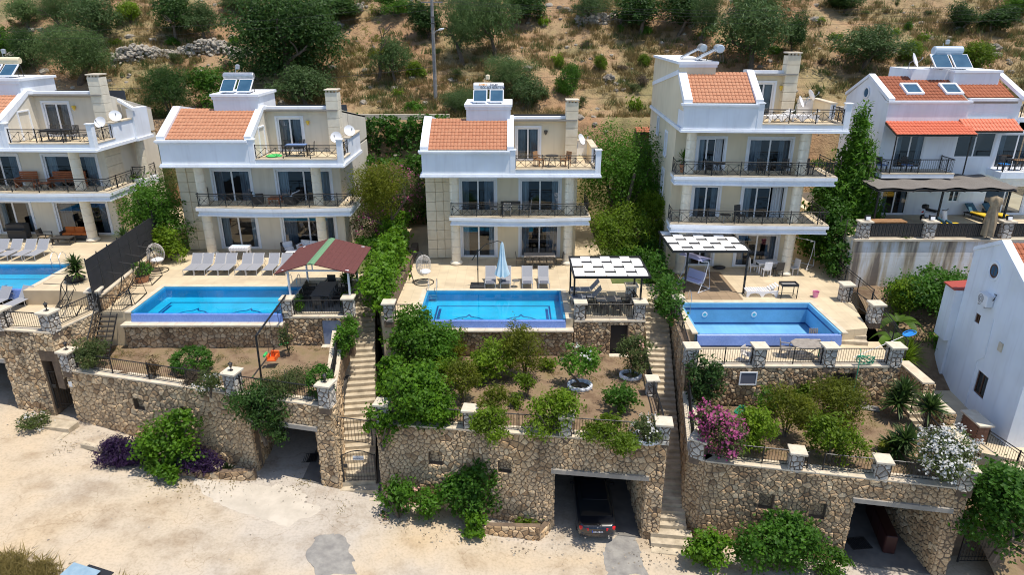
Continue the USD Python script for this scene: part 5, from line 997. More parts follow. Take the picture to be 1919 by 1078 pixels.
iron_railing('black railing between the two low pillars right of the drained pool', [(19.95, 36.9, 7.25), (20.15, 34.7, 7.25)], .85); iron_railing('black railing left of the drained pool above the stair', [(9.3, 34.9, 7.3), (9.05, 31.1, 6.6)], .85)
iron_railing('long black railing along the far right edge of the drained pool terrace', [(21.3, 42.0, 7.3), (20.95, 36.2, 7.3)], 1.0, style='double'); iron_railing('black railing stepping down to the lower deck corner', [(20.75, 35.9, 7.2), (20.35, 31.2, 6.45)], 1.0, style='double')
for l, px, py in (('pillar left of the citrus bush on the oleander garden wall', 1487, 872), ('pillar above the niches, between the two right bays', 1645, 890)):
    p = at(px, py, 4.1); t = np.clip(np.dot(p[:2] - W4Q, W4B - W4Q) / np.sum((W4B - W4Q) ** 2), 0, 1); q = lerp(W4Q, W4B, t) + [.05, .24]; pillar(l, q[0], q[1], 4.05, 5.1, .62, -.18)
pillar('pillar at the right corner of the oleander garden wall', W4B[0] - .2, W4B[1] + .25, 4.05, 5.15, .68, -.18); pillar('stout round-cornered pillar beside the pink oleander', 8.6, 26.1, 4.05, 5.1, .75, -.6)
for l, a, b in (('railing below the pink oleander', .05, .40), ('railing in front of the yellow-green citrus bush', .46, .66), ('railing in front of the white flowering bush', .71, .95)):
    iron_railing(l, [zof(lerp(W4Q, W4B, a) + [0.05, .2], 4.2), zof(lerp(W4Q, W4B, b) + [0.05, .2], 4.2)], .84, post=2.2)
iron_railing('railing sloping down the stair side of the oleander garden', [(8.98, 30.1, 5.0), (8.4, 26.6, 4.25)], .95, style='double')
iron_railing('railing of the yucca corner above the outer stair', [(20.2, 29.5, 4.2), (19.75, 24.6, 4.2)], .9)

# ================================================================ GATES, LIGHT POLE, CAR
def gate(label, x0, x1, y, z0, h, arch=0.0, n=11, sign=None, name='iron_gate'):
    T = Thing(name, label, 'gate', ((x0 + x1) / 2, y, z0)); w = x1 - x0
    top = lambda u: h + arch * math.sin(math.pi * u)
    m = MB(); m.tube([(-w / 2 + w * u, 0, top(u)) for u in np.linspace(0, 1, 13)], .025, 5); T.part('top_bar', m, 'black_iron')
    for z in (.08, .3): T.part('cross_bar', MB().tube([(-w / 2, 0, z), (w / 2, 0, z)], .016, 4), 'black_iron')
    for s in (-1, 1): T.part('post', MB().box(s * w / 2 - .035, -.035, 0, s * w / 2 + .035, .035, h + .05), 'black_iron')
    for i in range(1, n): T.part('bar', MB().tube([(-w / 2 + w * i / n, 0, .05), (-w / 2 + w * i / n, 0, top(i / n))], .011, 4), 'black_iron')
    T.part('lock', MB().rbox((-w / 2 + .16, -.03, h * .62), (.2, .05, .22), b=.02), 'black_iron')
    if sign:
        s = T.part('sign', MB().rbox((0.02, -.04, h * .93), (.52, .012, .23), b=.005), 'plate_white')
        for tx, zz, hh in sign:
            g = meshkit.text_mesh(tx, hh, .003, True); v = np.array(g.vertices); v -= [(v[:, 0].min() + v[:, 0].max()) / 2, 0, 0]; T.part('lettering', (np.stack([v[:, 0] + .02, -.048 - v[:, 2], v[:, 1] + h * .93 + zz], 1), np.array(g.faces)), 'print_dark', parent=s)
    return T
gate('arched black gate with a small white sign at the foot of the left stair', -8.2, -6.62, 27.2, 1.77, 1.5, .28, 11, [('VILLA', .025, .055), ('SARMAŞIK', -.075, .075)])
iron_railing('black grille panel above the arched gate', [(-8.25, 27.25, 4.05), (-6.62, 27.05, 3.95)], 1.35, style='bars', sp=.16, post=1.7)
gate('tall dark gate in the gap beside the left garage', -24.1, -23.05, 30.95, 3.6, 2.2, .0, 8); single('gate_shade', 'dark alley wall behind the tall left gate', 'wall', MB().box(-24.2, 33.0, 3.0, -22.6, 33.15, 8.0), 'brick_red')
single('wall_sign', 'small white notice on the stone wall right of the tall left gate', 'sign', MB().rbox((-22.78, 30.53, 5.3), (.22, .02, .3), rz=-.25), 'plate_white')
gate('black gate at the foot of the outer stair, bottom right', 20.6, 22.4, 24.4, -.6, 1.6, .1, 12)
T = Thing('light_pole', 'weathered grey pole with a white street lamp on the hillside behind the hedge', 'street lamp', (-6.75, 61.5, 15.0))
m = MB(); m.lathe([(.17, -.5), (.16, 3), (.13, 10.5), (0, 10.5)], 10); T.part('pole', m, 'pole_grey', 40)
m = MB(); m.tube([(0, 0, 6.9), (.3, -.3, 7.2), (.6, -.5, 7.3)], .03, 6); a = T.part('lamp_arm', m, 'zinc'); m = MB(); m.M = mat4((.75, -.6, 7.33), rz=-.6, ry=-.2); m.ell((0, 0, 0), (.34, .13, .09), 2); T.part('lamp_head', m, 'plate_white', 40)
T.part('cross_arm', MB().box(-.9, -.05, 9.4, .9, .05, 9.5), 'pole_grey')
for z in (7.8, 8.3): T.part('pole_clamp', MB().rbox((0, 0, z), (.4, .4, .07)), 'old_metal')
def wire(label, a, b, sag=.8, r=.012):
    a, b = np.array(a, float), np.array(b, float); t = np.linspace(0, 1, 15)[:, None]; p = a + (b - a) * t; p[:, 2] -= sag * 4 * (t[:, 0] * (1 - t[:, 0])); m = MB(); m.tube(p, r, 4); single('overhead_wire', label, 'cable', m, 'old_metal', group='overhead wires across the hillside')
for i, (l, dx, z) in enumerate((('overhead wire crossing the hill right of the pole, uppermost', .8, 24.6), ('overhead wire crossing the hill right of the pole, second from the top', .3, 24.55), ('overhead wire crossing the hill right of the pole, third from the top', -.3, 24.5), ('overhead wire crossing the hill right of the pole, lowest of the bundle', -.8, 24.2))): wire(l, (-6.75 + dx, 61.5, z), (52, 61, z + .2 - .25 * i), .9 + .1 * i)
for i, (l, z) in enumerate((('overhead wire crossing the hill left of the pole, upper one', 24.5), ('overhead wire crossing the hill left of the pole, lower one', 23.9))): wire(l, (-6.75, 61.5, z), (-50, 58, z - 2.2), .9)
wire('low dark cable running behind the left villas', (-6.75, 61.5, 19.3), (-50, 57, 18.2), 1.0, .02); wire('low cable running behind the right villas', (-6.75, 61.5, 18.7), (50, 60, 19.3), .7, .012)

# black car, nose inside the garage
C = Thing('parked_car', 'black saloon car backed half out of the middle garage', 'car', (4.02, 27.35, .0), math.radians(-1.5))
def loft(secs):
    """Body from cross-sections (y, half-width, [z...], [width factors])."""
    V = []; 
    for y, zs, ws in secs: V.append([(-w, y, z) for z, w in zip(zs, ws)] + [(w, y, z) for z, w in zip(zs[::-1], ws[::-1])])
    V = np.array(V); a, b, _ = V.shape; f = [(i * b + j, i * b + (j + 1) % b, (i + 1) * b + (j + 1) % b, (i + 1) * b + j) for i in range(a - 1) for j in range(b)]
    v = V.reshape(-1, 3); caps = [[(0, j, j + 1) for j in range(1, b - 1)], [((a - 1) * b, (a - 1) * b + j + 1, (a - 1) * b + j) for j in range(1, b - 1)]]
    return v, np.vstack([np.vstack([np.array(f)[:, [0, 1, 2]], np.array(f)[:, [0, 2, 3]]]), np.array(caps[0]), np.array(caps[1])])
Z = lambda top, lo=.28: [lo, .42, .62, top - .12, top - .02, top]
Wd = lambda w, tw: [w - .06, w, w + .01, w - .02, w - .09, tw]
C.part('body', loft([(-2.44, [.42, .5, .62, .72, .80, .84], [.46, .54, .58, .58, .54, .46]), (-2.40, [.36, .44, .62, .78, .88, .91], [.64, .70, .74, .72, .66, .56]), (-2.28, Z(.98, .30), Wd(.84, .66)), (-2.1, Z(1.02), Wd(.89, .74)), (-1.6, Z(1.02), Wd(.92, .78)), (-.8, Z(1.0), Wd(.93, .8)), (.6, Z(.98), Wd(.93, .8)), (1.2, Z(.96), Wd(.92, .78)), (2.0, Z(.84), Wd(.89, .72)), (2.38, [.35, .42, .52, .6, .66, .7], [.66, .72, .76, .74, .7, .6])]), 'car_paint', 75)
C.part('cabin', loft([(-1.75, [1.0, 1.02, 1.03], [.76, .74, .68]), (-1.0, [1.0, 1.28, 1.375], [.80, .66, .58]), (-.3, [1.0, 1.32, 1.41], [.81, .68, .58]), (.4, [1.0, 1.3, 1.39], [.81, .67, .57]), (1.25, [.98, 1.0, 1.01], [.77, .74, .66])]), 'car_glass', 75)
C.part('roof', loft([(-1.0, [1.37, 1.38, 1.39], [.62, .6, .54]), (-.3, [1.39, 1.41, 1.425], [.62, .6, .54]), (.45, [1.38, 1.40, 1.41], [.6, .58, .52])]), 'car_paint', 75)
for s in (-1, 1):
    m = MB(); m.M = mat4((s * .6, -2.37, .80), rz=s * .22); m.rbox((0, 0, 0), (.44, .08, .17), b=.03); m.rbox((s * .15, .02, .05), (.2, .08, .15), b=.03); C.part('tail_light', m, 'taillight')
    for y in (-1.45, 1.45):
        m = MB(); m.M = mat4((s * .80, y, .32), ry=math.pi / 2); m.lathe([(.0, -.11), (.31, -.11), (.33, -.06), (.33, .06), (.31, .11), (0, .11)], 20); w = C.part('wheel', m, 'rubber', 35); m = MB(); m.M = mat4((s * .905, y, .32), ry=math.pi / 2); m.lathe([(0, .0), (.2, .005), (.22, .0)], 14); C.part('rim', m, 'zinc', parent=w)
    C.part('exhaust', MB().tube([(s * .55, -2.30, .33), (s * .55, -2.44, .33)], .045, 8), 'steel'); C.part('bumper_trim', MB().rbox((s * .55, -2.385, .6), (.34, .03, .05), b=.01, rz=s * .2), 'car_trim'); C.part('mirror', MB().rbox((s * 1.02, .72, 1.02), (.2, .12, .13), b=.04), 'car_paint')
C.part('bumper', MB().rbox((0, -2.37, .58), (1.5, .14, .1), b=.04), 'car_paint')
pl = C.part('number_plate', MB().rbox((0, -2.435, .70), (.52, .015, .12), b=.004, rx=-.1), 'plate_white'); C.part('plate_band', MB().rbox((-.235, -2.444, .70), (.05, .006, .118), rx=-.1), 'plate_blue', parent=pl)
g = meshkit.text_mesh('07 BRD 853', .068, .003, True); v = np.array(g.vertices); v[:, 0] -= (v[:, 0].min() + v[:, 0].max()) / 2; C.part('lettering', (np.stack([v[:, 0] * .92 + .03, -2.448 - v[:, 2] + (v[:, 1] - .03) * .0, v[:, 1] + .667], 1), np.array(g.faces)), 'print_dark', parent=pl)
m = MB(); m.M = mat4((0, -2.40, .87), rx=math.pi / 2 - .3); m.lathe([(0, .02), (.04, .018), (.045, 0)], 16); C.part('badge', m, 'zinc', 40)

# ================================================================ SHADES
def woven_pergola(label, x0, x1, y0, y1, z0, h, nx, ny, posts):
    T = Thing('pergola', label, 'pergola', ((x0 + x1) / 2, (y0 + y1) / 2, z0)); w = lambda m, n, mt, **k: T.part(n, m, mt, world=True, **k); z = z0 + h
    for x, y in posts: w(MB().box(x - .05, y - .05, z0, x + .05, y + .05, z), 'post', 'black_iron')
    for b in ((x0, y0, x1, y0 + .09), (x0, y1 - .09, x1, y1), (x0, y0 + .09, x0 + .09, y1 - .09), (x1 - .09, y0 + .09, x1, y1 - .09)): w(MB().box(b[0], b[1], z, b[2], b[3], z + .12), 'frame_beam', 'black_iron')
    dx, dy = (x1 - x0 - .18) / nx, (y1 - y0 - .18) / ny
    for j in range(1, ny): w(MB().box(x0 + .09, y0 + .09 + dy * j - .045, z + .03, x1 - .09, y0 + .09 + dy * j + .045, z + .09), 'cross_batten', 'black_iron')
    for i in range(nx):
        for j in range(ny):  # strips woven over one batten and under the next
            over = (i + j) % 2; m = MB(); xa, xb = x0 + .09 + dx * i + .012, x0 + .09 + dx * (i + 1) - .012; ya, yb = y0 + .09 + dy * j - .06, y0 + .09 + dy * (j + 1) + .06
            def fn(U, V, over=over, j=j): 
                t = (V - (y0 + .09 + dy * j)) / dy; a = np.where(over, np.sin(np.clip(t, 0, 1) * math.pi) * .0 + .115 * (1 - np.clip(t, 0, 1)) + .02 * np.clip(t, 0, 1), .02 * (1 - np.clip(t, 0, 1)) + .115 * np.clip(t, 0, 1)); return (U, V, z + a)
            yb2 = yb - (.16 if over else .0); ya2 = ya + (.16 if not over else 0)
            m.sheet(fn, np.linspace(xa, xb, 3), np.linspace(ya2, yb2, 6)); w(m, 'fabric_panel', 'canvas_white')
    return T
woven_pergola('black steel pergola with woven white shade strips beside the middle pool', 3.35, 7.6, 34.35, 37.9, 7.35, 2.35, 7, 4, [(3.5, 37.75), (3.7, 36.5), (3.75, 34.5), (7.05, 34.5), (7.1, 36.5)][:1] + [(3.62, 36.4), (7.1, 36.5), (7.1, 34.45)])
woven_pergola('larger black pergola with woven white shade strips beside the tall villa', 9.6, 14.35, 38.3, 42.6, 7.22, 2.65, 7, 5, [(9.75, 42.4), (10.6, 38.5), (14.2, 38.4)])
T = Thing('canopy', 'maroon shingled canopy with a green ridge stripe on white posts', 'canopy', (-10.6, 36.3, 7.78)); xa, xb, ya, yb, xm, zl, zh = -12.75, -8.45, 33.85, 38.5, -10.75, 10.15, 10.75
for nm, x0_, x1_, z0_, z1_, mt in (('roof_slope', xa, xm - .2, zl, zh - .06, 'red_shingle'), ('roof_slope', xm + .2, xb, zh - .06, zl, 'red_shingle')):
    k = 8
    for j in range(k):   # rows of shingle running along the ridge
        a, b = x0_ + (x1_ - x0_) * j / k, x0_ + (x1_ - x0_) * (j + 1) / k; za, zb = z0_ + (z1_ - z0_) * j / k, z0_ + (z1_ - z0_) * (j + 1) / k
        d = .012; m = MB(); up = z1_ > z0_; la, lb = (za + (d if up else 0), zb + (0 if up else d)); m.xz([(a, la), (b, lb), (b, lb - .05), (a, la - .05)], ya, yb); T.part('shingle_row', m, mt, world=True)
m = MB(); m.xz([(xm - .2, zh - .05), (xm, zh + .01), (xm + .2, zh - .05), (xm + .2, zh - .09), (xm - .2, zh - .09)], ya - .01, yb + .01); T.part('ridge_strip', m, 'green_shingle', world=True)
for x, y in ((-12.1, 34.1), (-8.85, 34.1), (-12.4, 38.25), (-9.4, 38.3)): T.part('post', MB().tube([(x, y, 7.78), (x, y, zl + .12)], .06, 8), 'white_metal', world=True)
for y in (34.1, 38.25): T.part('tie_beam', MB().box(-12.4, y - .04, zl + .06, -8.8, y + .04, zl + .14), 'white_metal', world=True); T.part('king_post', MB().box(xm - .03, y - .03, zl + .14, xm + .03, y + .03, zh - .1), 'white_metal', world=True)
T = Thing('black_screen_fence', 'tall black mesh screen between the two left terraces', 'fence', (-22.5, 37.5, 9.0)); A, B = np.array([-22.35, 33.3]), np.array([-23.35, 43.3]); npan = 8
for i in range(npan):
    a, b = lerp(A, B, i / npan + .002), lerp(A, B, (i + 1) / npan - .002); zt = 11.1 + (.35 if i == npan - 1 else 0)
    for z0, z1, off in ((8.75, 10.45, 0.0), (10.47, zt, .015)):
        m = MB(); d = (b - a) / np.linalg.norm(b - a); n = np.array([d[1], -d[0]]) * .012; o = n * off * 50
        P = [a + n + o, b + n + o, b - n + o, a - n + o]; m.add([(*q, z0) for q in P] + [(*q, z1) for q in P], [(0, 3, 2, 1), (4, 5, 6, 7), (0, 1, 5, 4), (1, 2, 6, 5), (2, 3, 7, 6), (3, 0, 4, 7)]); T.part('mesh_panel', m, 'black_mesh', world=True)
for i in range(npan + 1): p = lerp(A, B, i / npan); T.part('post', MB().tube([(*p, 8.4), (*p, 11.2)], .035, 5), 'black_iron', world=True)
for z in (8.8, 10.46, 11.08): T.part('rail', MB().tube([(*A, z), (*B, z)], .022, 4), 'black_iron', world=True)
wall('garden_wall', 'low stone kerb wall under the black mesh screen', [(np.array([-22.2, 33.6]), np.array([-23.2, 43.4]), 8.0, 8.9, [])], seed=71, th=.45, cope=[((-22.2, 33.6), (-23.2, 43.4), 8.9, .5)])
U = Thing('parasol', 'closed pale blue cantilever parasol beside the middle pool', 'parasol', (-2.1, 38.9, 7.45))
U.part('base', MB().rbox((0, 0, .09), (.95, .75, .18), b=.03), 'plastic_dark'); U.part('mast', MB().tube([(0, 0, .15), (0, 0, 2.45)], .035, 8), 'black_iron'); m = MB(); m.tube([(-.35, 0, 1.75), (0, 0, 2.3), (.5, 0, 2.75), (1.2, 0, 2.98), (1.55, 0, 2.9)], .028, 6); U.part('arm', m, 'black_iron', 40)
m = MB(); ang = np.linspace(0, 2 * math.pi, 33)[:-1]; V = [];
for z, r in ((2.95, .02), (2.75, .09), (2.3, .13), (1.8, .18), (1.2, .30), (.78, .40)):
    V.append([(1.5 + math.cos(t) * r * (1 + .22 * math.cos(8 * t)), math.sin(t) * r * (1 + .22 * math.cos(8 * t)), z + (.08 * math.cos(8 * t) if z < 1 else 0)) for t in ang])
V = np.array(V); n = 32; m.add(V.reshape(-1, 3), [(i * n + j, i * n + (j + 1) % n, (i + 1) * n + (j + 1) % n, (i + 1) * n + j) for i in range(5) for j in range(n)]); U.part('folded_canopy', m, 'blue_cloth', 60); U.part('crank', MB().rbox((0, -.06, 1.2), (.08, .1, .14), b=.02), 'black_iron')
def closed_parasol(label, x, y, z, h, mt):
    T = Thing('parasol', label, 'parasol', (x, y, z)); m = MB(); V = []; ang = np.linspace(0, 2 * math.pi, 25)[:-1]
    for q, r in ((1, .03), (.95, .30), (.82, .33), (.74, .20), (.55, .27), (.3, .33), (.0, .36)): V.append([(math.cos(t) * r * (1 + .2 * math.cos(5 * t + q * 3)), math.sin(t) * r * (1 + .2 * math.cos(5 * t + q * 3)), h * .08 + q * h) for t in ang])
    n = 24; m.add(np.array(V).reshape(-1, 3), [(i * n + j, i * n + (j + 1) % n, (i + 1) * n + (j + 1) % n, (i + 1) * n + j) for i in range(6) for j in range(n)]); T.part('cover', m, mt, 50); T.part('pole', MB().tube([(0, 0, 0), (0, 0, h * 1.1)], .03, 6), 'old_metal')
closed_parasol('bundled beige parasol on the white villa terrace', 29.7, 40.4, 10.14, 2.5, 'beige_cloth')

# ================================================================ FURNITURE
def make_lounger(label, loc, rz, cloth='sling_grey', frame='frame_grey', back=50, group=None, towel=None, name='sun_lounger'):
    T = Thing(name, label, 'sun lounger', loc, rz, group); t = math.radians(back); w = .32
    m = MB(); m.rbox((0, .62, .36), (2 * w, 1.24, .03), b=.008); T.part('seat', m, cloth)
    m = MB(); m.M = mat4((0, 1.24, .36), rx=t); m.rbox((0, .37, 0), (2 * w, .74, .03), b=.008); T.part('backrest', m, cloth)
    for s in (-w, w):
        m = MB(); m.tube([(s, .0, .0), (s, .02, .34), (s, 1.24, .36), (s, 1.24 + math.cos(t) * .75, .36 + math.sin(t) * .75)], .022, 5); T.part('side_rail', m, frame)
        for y in (.9, 1.75): T.part('leg', MB().tube([(s, y - .3 if y > 1 else y, .35), (s, y, .0)], .02, 5), frame)
    T.part('prop', MB().tube([(-w, 1.55, .62), (-w, 1.85, .3), (w, 1.85, .3), (w, 1.55, .62)], .015, 4), frame)
    if towel: T.part('cushion', MB().rbox((0, .2, .40), (.5, .3, .07), b=.03), towel)
    return T
lg = [346, 367, 391, 412, 443, 464, 494, 518]; ords = ['first', 'second', 'third', 'fourth', 'fifth', 'sixth', 'seventh', 'eighth']; G2 = 'grey loungers in a row behind the swing garden pool'
for i, px in enumerate(lg):
    p = at(px + 8, 517, 8.1); l = ords[i] + ' grey lounger from the left in the row of eight behind the pool'
    if i == 0: L0 = make_lounger(l, tuple(p), 0.0, group=G2)
    else: L0.dup(tuple(p), 0.0, l)
G3 = 'grey loungers beside the closed parasol'
for i, (px, l) in enumerate(((919, 'grey lounger half under the closed blue parasol'), (948, 'grey lounger left of the small side table'), (989, 'grey lounger right of the small side table'), (1020, 'grey lounger with a rolled towel, rightmost by the middle pool'))):
    p = at(px, 542, 7.45)
    if i == 0: L1 = make_lounger(l, tuple(p), 0.0, group=G3, towel='sling_dark')
    else: L1.dup(tuple(p), 0.0, l)
for i, (px, py, l) in enumerate(((1068, 552, 'dark grey lounger lying sideways behind the woven pergola posts, farther one'), (1071, 566, 'dark grey lounger lying sideways behind the woven pergola posts, nearer one'))): p = at(px, py, 7.45); L1.dup((p[0], p[1], p[2]), -math.pi / 2, l, group='loungers lying sideways by the pergola')
G1 = 'grey loungers behind the leftmost pool'
for i, px in enumerate((-20, 6, 33, 57)): p = at(px, 490, 9.05); L0.dup(tuple(p), 0.0, ('grey lounger behind the leftmost pool, cut by the picture edge', 'second grey lounger behind the leftmost pool, beside a low side table', 'third grey lounger behind the leftmost pool', 'rightmost grey lounger behind the leftmost pool')[i], group=G1)
for i, (x, y) in enumerate(((-28.2, 33.0), (-27.1, 33.1))): L0.dup((x, y, 8.2), math.radians(170) + math.pi, ('grey lounger on the lower left deck, at the picture edge', 'grey lounger on the lower left deck, right one')[i], group='loungers on the lower left deck')
def side_table(label, loc, h=.45, r=.24, mt='table_grey', items=True):
    T = Thing('side_table', label, 'side table', loc); m = MB(); m.lathe([(0, h - .03), (r, h - .03), (r, h), (0, h)], 16); T.part('table_top', m, mt)
    for a in range(3): T.part('leg', MB().tube([(math.cos(a * 2.1) * r * .8, math.sin(a * 2.1) * r * .8, h), (math.cos(a * 2.1) * r, math.sin(a * 2.1) * r, 0)], .014, 4), 'frame_grey')
p = at(967, 538, 7.45); side_table('small dark side table between the middle pool loungers', tuple(p)); p = at(22, 478, 9.05); side_table('small side table between the leftmost loungers', tuple(p), .4)
def chair(label, loc, rz, mt='rattan_dark', leg=None, w=.5, arms=True, high=.92, group=None, slat=False, name='chair', slim=.05, cushion=None):
    T = Thing(name, label, 'chair', loc, rz, group); leg = leg or mt; h = .44
    m = MB(); m.rbox((0, 0, h), (w, w, .06), b=.015); T.part('seat', m, cushion or mt)
    if slat:
        for i in range(5): m = MB(); m.rbox((-w / 2 + w * (i + .5) / 5, w / 2 + .02, (h + high) / 2), (w / 5 - .03, .03, high - h), rx=-.14); T.part('back_slat', m, mt)
    else: m = MB(); m.rbox((0, w / 2 + .03, (h + high) / 2 + .02), (w, .04, high - h), b=.012, rx=-.14); T.part('backrest', m, mt)
    for sx in (-1, 1):
        for sy in (-1, 1): T.part('leg', MB().rbox((sx * (w / 2 - .03), sy * (w / 2 - .03), h / 2 - .02), (slim, slim, h - .03)), leg)
        if arms: T.part('armrest', MB().rbox((sx * (w / 2 + .02), 0, h + .22), (.06, w + .04, .04), b=.01).rbox((sx * (w / 2 + .02), -w / 2 + .03, h + .1), (.04, .04, .24)), leg)
    return T
def table(label, loc, rz, w, d, h=.74, mt='table_grey', leg='black_iron', planks=0, group=None, name='table'):
    T = Thing(name, label, 'table', loc, rz, group)
    if planks:
        for i in range(planks): T.part('plank', MB().rbox((0, -d / 2 + d * (i + .5) / planks, h - .02), (w, d / planks - .012, .035), b=.006), mt)
    else: T.part('table_top', MB().rbox((0, 0, h - .02), (w, d, .045), b=.008), mt)
    for sx in (-1, 1):
        for sy in (-1, 1): T.part('leg', MB().rbox((sx * (w / 2 - .07), sy * (d / 2 - .07), h / 2 - .03), (.06, .06, h - .06)), leg)
    T.part('apron', MB().box(-w / 2 + .08, -d / 2 + .08, h - .12, w / 2 - .08, d / 2 - .08, h - .045), leg)
    return T
# dining set under the maroon canopy
table('long grey dining table under the maroon canopy', (-10.75, 35.9, 7.78), 0, 1.05, 2.2); K0 = None
for i, (x, y, r, l) in enumerate(((-11.6, 35.2, -1.57, 'front chair left of the canopy dining table'), (-11.65, 35.95, -1.57, 'middle chair left of the canopy dining table'), (-11.7, 36.65, -1.57, 'rear chair left of the canopy dining table'), (-9.9, 35.2, 1.57, 'front chair right of the canopy dining table'), (-9.85, 35.9, 1.57, 'middle chair right of the canopy dining table'), (-9.8, 36.6, 1.57, 'rear chair right of the canopy dining table'), (-10.8, 37.4, 3.14, 'dark chair at the far head of the canopy dining table'), (-10.75, 34.5, 0.0, 'dark chair at the near head of the canopy dining table'))):
    r = {-1.57: 1.57, 1.57: -1.57, 3.14: 0.0, 0.0: 3.14}[r]
    if K0 is None: K0 = chair(l, (x, y, 7.76), r, group='dark rattan chairs under the maroon canopy')
    else: K0.dup((x, y, 7.76), r, l)
# middle villa porch table, balcony and terrace
z3 = 7.52; table('long pale-topped dining table on the middle villa porch', (1.85, 43.0, 7.46), 0, 2.1, .95, mt='wood_grey', leg='old_metal'); K1 = None
for i, (x, y, r) in enumerate([(x, 42.35, math.pi) for x in (1.15, 1.62, 2.08, 2.55)] + [(x, 43.65, 0) for x in (1.15, 1.62, 2.08, 2.55)] + [(.5, 43.0, math.pi / 2), (3.2, 43.0, -math.pi / 2)]):
    l = ('chair along the near side of the middle villa porch table, ' + ['leftmost', 'second', 'third', 'rightmost'][i]) if i < 4 else ('chair along the far side of the middle villa porch table, ' + ['leftmost', 'second', 'third', 'rightmost'][i - 4]) if i < 8 else ['chair at the left head of the middle villa porch table', 'chair at the right head of the middle villa porch table'][i - 8]
    if K1 is None: K1 = chair(l, (x, y, 7.46), r, 'old_metal', arms=False, w=.42, slat=True, slim=.035, cushion='beige_cloth', group='slatted chairs round the middle villa porch table')
    else: K1.dup((x, y, 7.46), r, l)
def round_table(label, loc, r=.45, h=.72, mt='rattan_dark'):
    T = Thing('round_table', label, 'table', loc); m = MB(); m.lathe([(0, h - .03), (r, h - .03), (r, h), (0, h)], 20); T.part('table_top', m, mt)
    for a in range(4): T.part('leg', MB().tube([(math.cos(a * 1.57 + .78) * r * .3, math.sin(a * 1.57 + .78) * r * .3, h - .03), (math.cos(a * 1.57 + .78) * r * .8, math.sin(a * 1.57 + .78) * r * .8, 0)], .018, 4), mt)
    return T
tz = 7.5 + 6.485; round_table('small round table on the middle villa roof terrace', (2.6, 43.9, tz)); chair('brown wicker chair left on the middle villa roof terrace', (1.75, 44.0, tz), .9, 'wood', group='wicker chairs on the middle villa roof terrace'); chair('brown wicker chair right on the middle villa roof terrace', (3.5, 44.0, tz), -.9, 'wood', group='wicker chairs on the middle villa roof terrace')
bz = 7.5 + 3.17 + .28; table('dark table on the middle villa balcony', (-.1, 43.45, bz), 0, 1.3, .7, mt='rattan_dark')
for x, r, l in ((-1.2, 1.57, 'dark chair left of the middle villa balcony table'), (1.0, -1.57, 'dark chair right of the middle villa balcony table'), (-.3, math.pi, 'dark chair before the middle villa balcony table')): chair(l, (x, 43.4 - (.55 if r > 3 else 0), bz), r, 'wood_grey', slat=True, group='chairs on the middle villa balcony')
# maroon canopy villa
o2 = np.array([-16.45, 44.45, 8.15]); t2 = o2[2] + 6.485; table('dark table on the roof terrace above the maroon canopy villa', (o2[0] + 2.4, o2[1] - .35, t2), 0, 1.3, .8, mt='denim_cloth')
for x, y, r, l in ((1.6, .35, .3, 'thin black chair left on the roof terrace of the maroon canopy villa'), (3.3, -.2, -1.4, 'thin black chair right on the roof terrace of the maroon canopy villa'), (2.5, .5, 0, 'thin black chair behind the roof terrace table of the maroon canopy villa')): chair(l, (o2[0] + x, o2[1] + y, t2), r, 'black_iron', arms=False, slat=True, slim=.03, w=.42, group='thin black chairs on that roof terrace')
m = MB(); m.lathe([(0, .04), (.38, .04), (.42, .0), (.5, 0), (.5, .06), (.4, .10), (0, .07)], 20, (o2[0] + .95, o2[1] - .5, t2)); single('swim_ring', 'flat green inflatable ring on the roof terrace of the maroon canopy villa', 'pool toy', m, 'plastic_green', 40)
def sofa(label, loc, rz, w=1.6, frame='rattan_dark', cushion='white_cloth', group=None, d=.75):
    T = Thing('sofa', label, 'sofa', loc, rz, group); T.part('base', MB().rbox((0, 0, .2), (w, d, .24), b=.02), frame); T.part('back', MB().rbox((0, d / 2 - .06, .5), (w, .12, .5), b=.03), frame)
    for s in (-1, 1): T.part('arm', MB().rbox((s * (w / 2 - .06), 0, .42), (.12, d, .3), b=.03), frame)
    n = max(1, int(w / .65))
    for i in range(n): T.part('seat_cushion', MB().rbox((-w / 2 + .12 + (w - .24) * (i + .5) / n, -.04, .38), ((w - .24) / n - .02, d - .2, .14), b=.04), cushion); T.part('back_cushion', MB().rbox((-w / 2 + .12 + (w - .24) * (i + .5) / n, d / 2 - .18, .6), ((w - .24) / n - .02, .14, .36), b=.05, rx=-.15), cushion)
    return T
b2 = o2[2] + 3.45; sofa('pale cushioned armchair on the balcony above the loungers, left one', (o2[0] - .35, o2[1] - .95, b2), math.pi / 2 + .3, .85, cushion='blue_cloth', group='cushioned seats on that balcony'); sofa('pale cushioned sofa on the balcony above the loungers, right one', (o2[0] + 2.0, o2[1] - .8, b2), -math.pi / 2 - .2, 1.3, cushion='white_cloth', group='cushioned seats on that balcony'); table('low wooden table between the balcony sofas', (o2[0] + .8, o2[1] - .9, b2), 0, .8, .7, .42, 'wood_red', 'wood_red', 4)
g2 = o2[2]; T = Thing('football_table', 'white football table on legs before the left porch window', 'game table', (o2[0] - 1.55, o2[1] - 2.0, g2 - .03)); T.part('case', MB().rbox((0, 0, .74), (1.25, .72, .24), b=.02), 'plastic_white'); T.part('playfield', MB().box(-.54, -.28, .862, .54, .28, .866), 'blue_cloth')
for sx in (-.52, .52):
    for sy in (-.28, .28): T.part('leg', MB().rbox((sx, sy, .31), (.1, .1, .62)), 'plastic_white')
for i in range(6): x = -.45 + .18 * i; T.part('rod', MB().tube([(x, -.55, .84), (x, .55, .84)], .012, 5), 'steel')
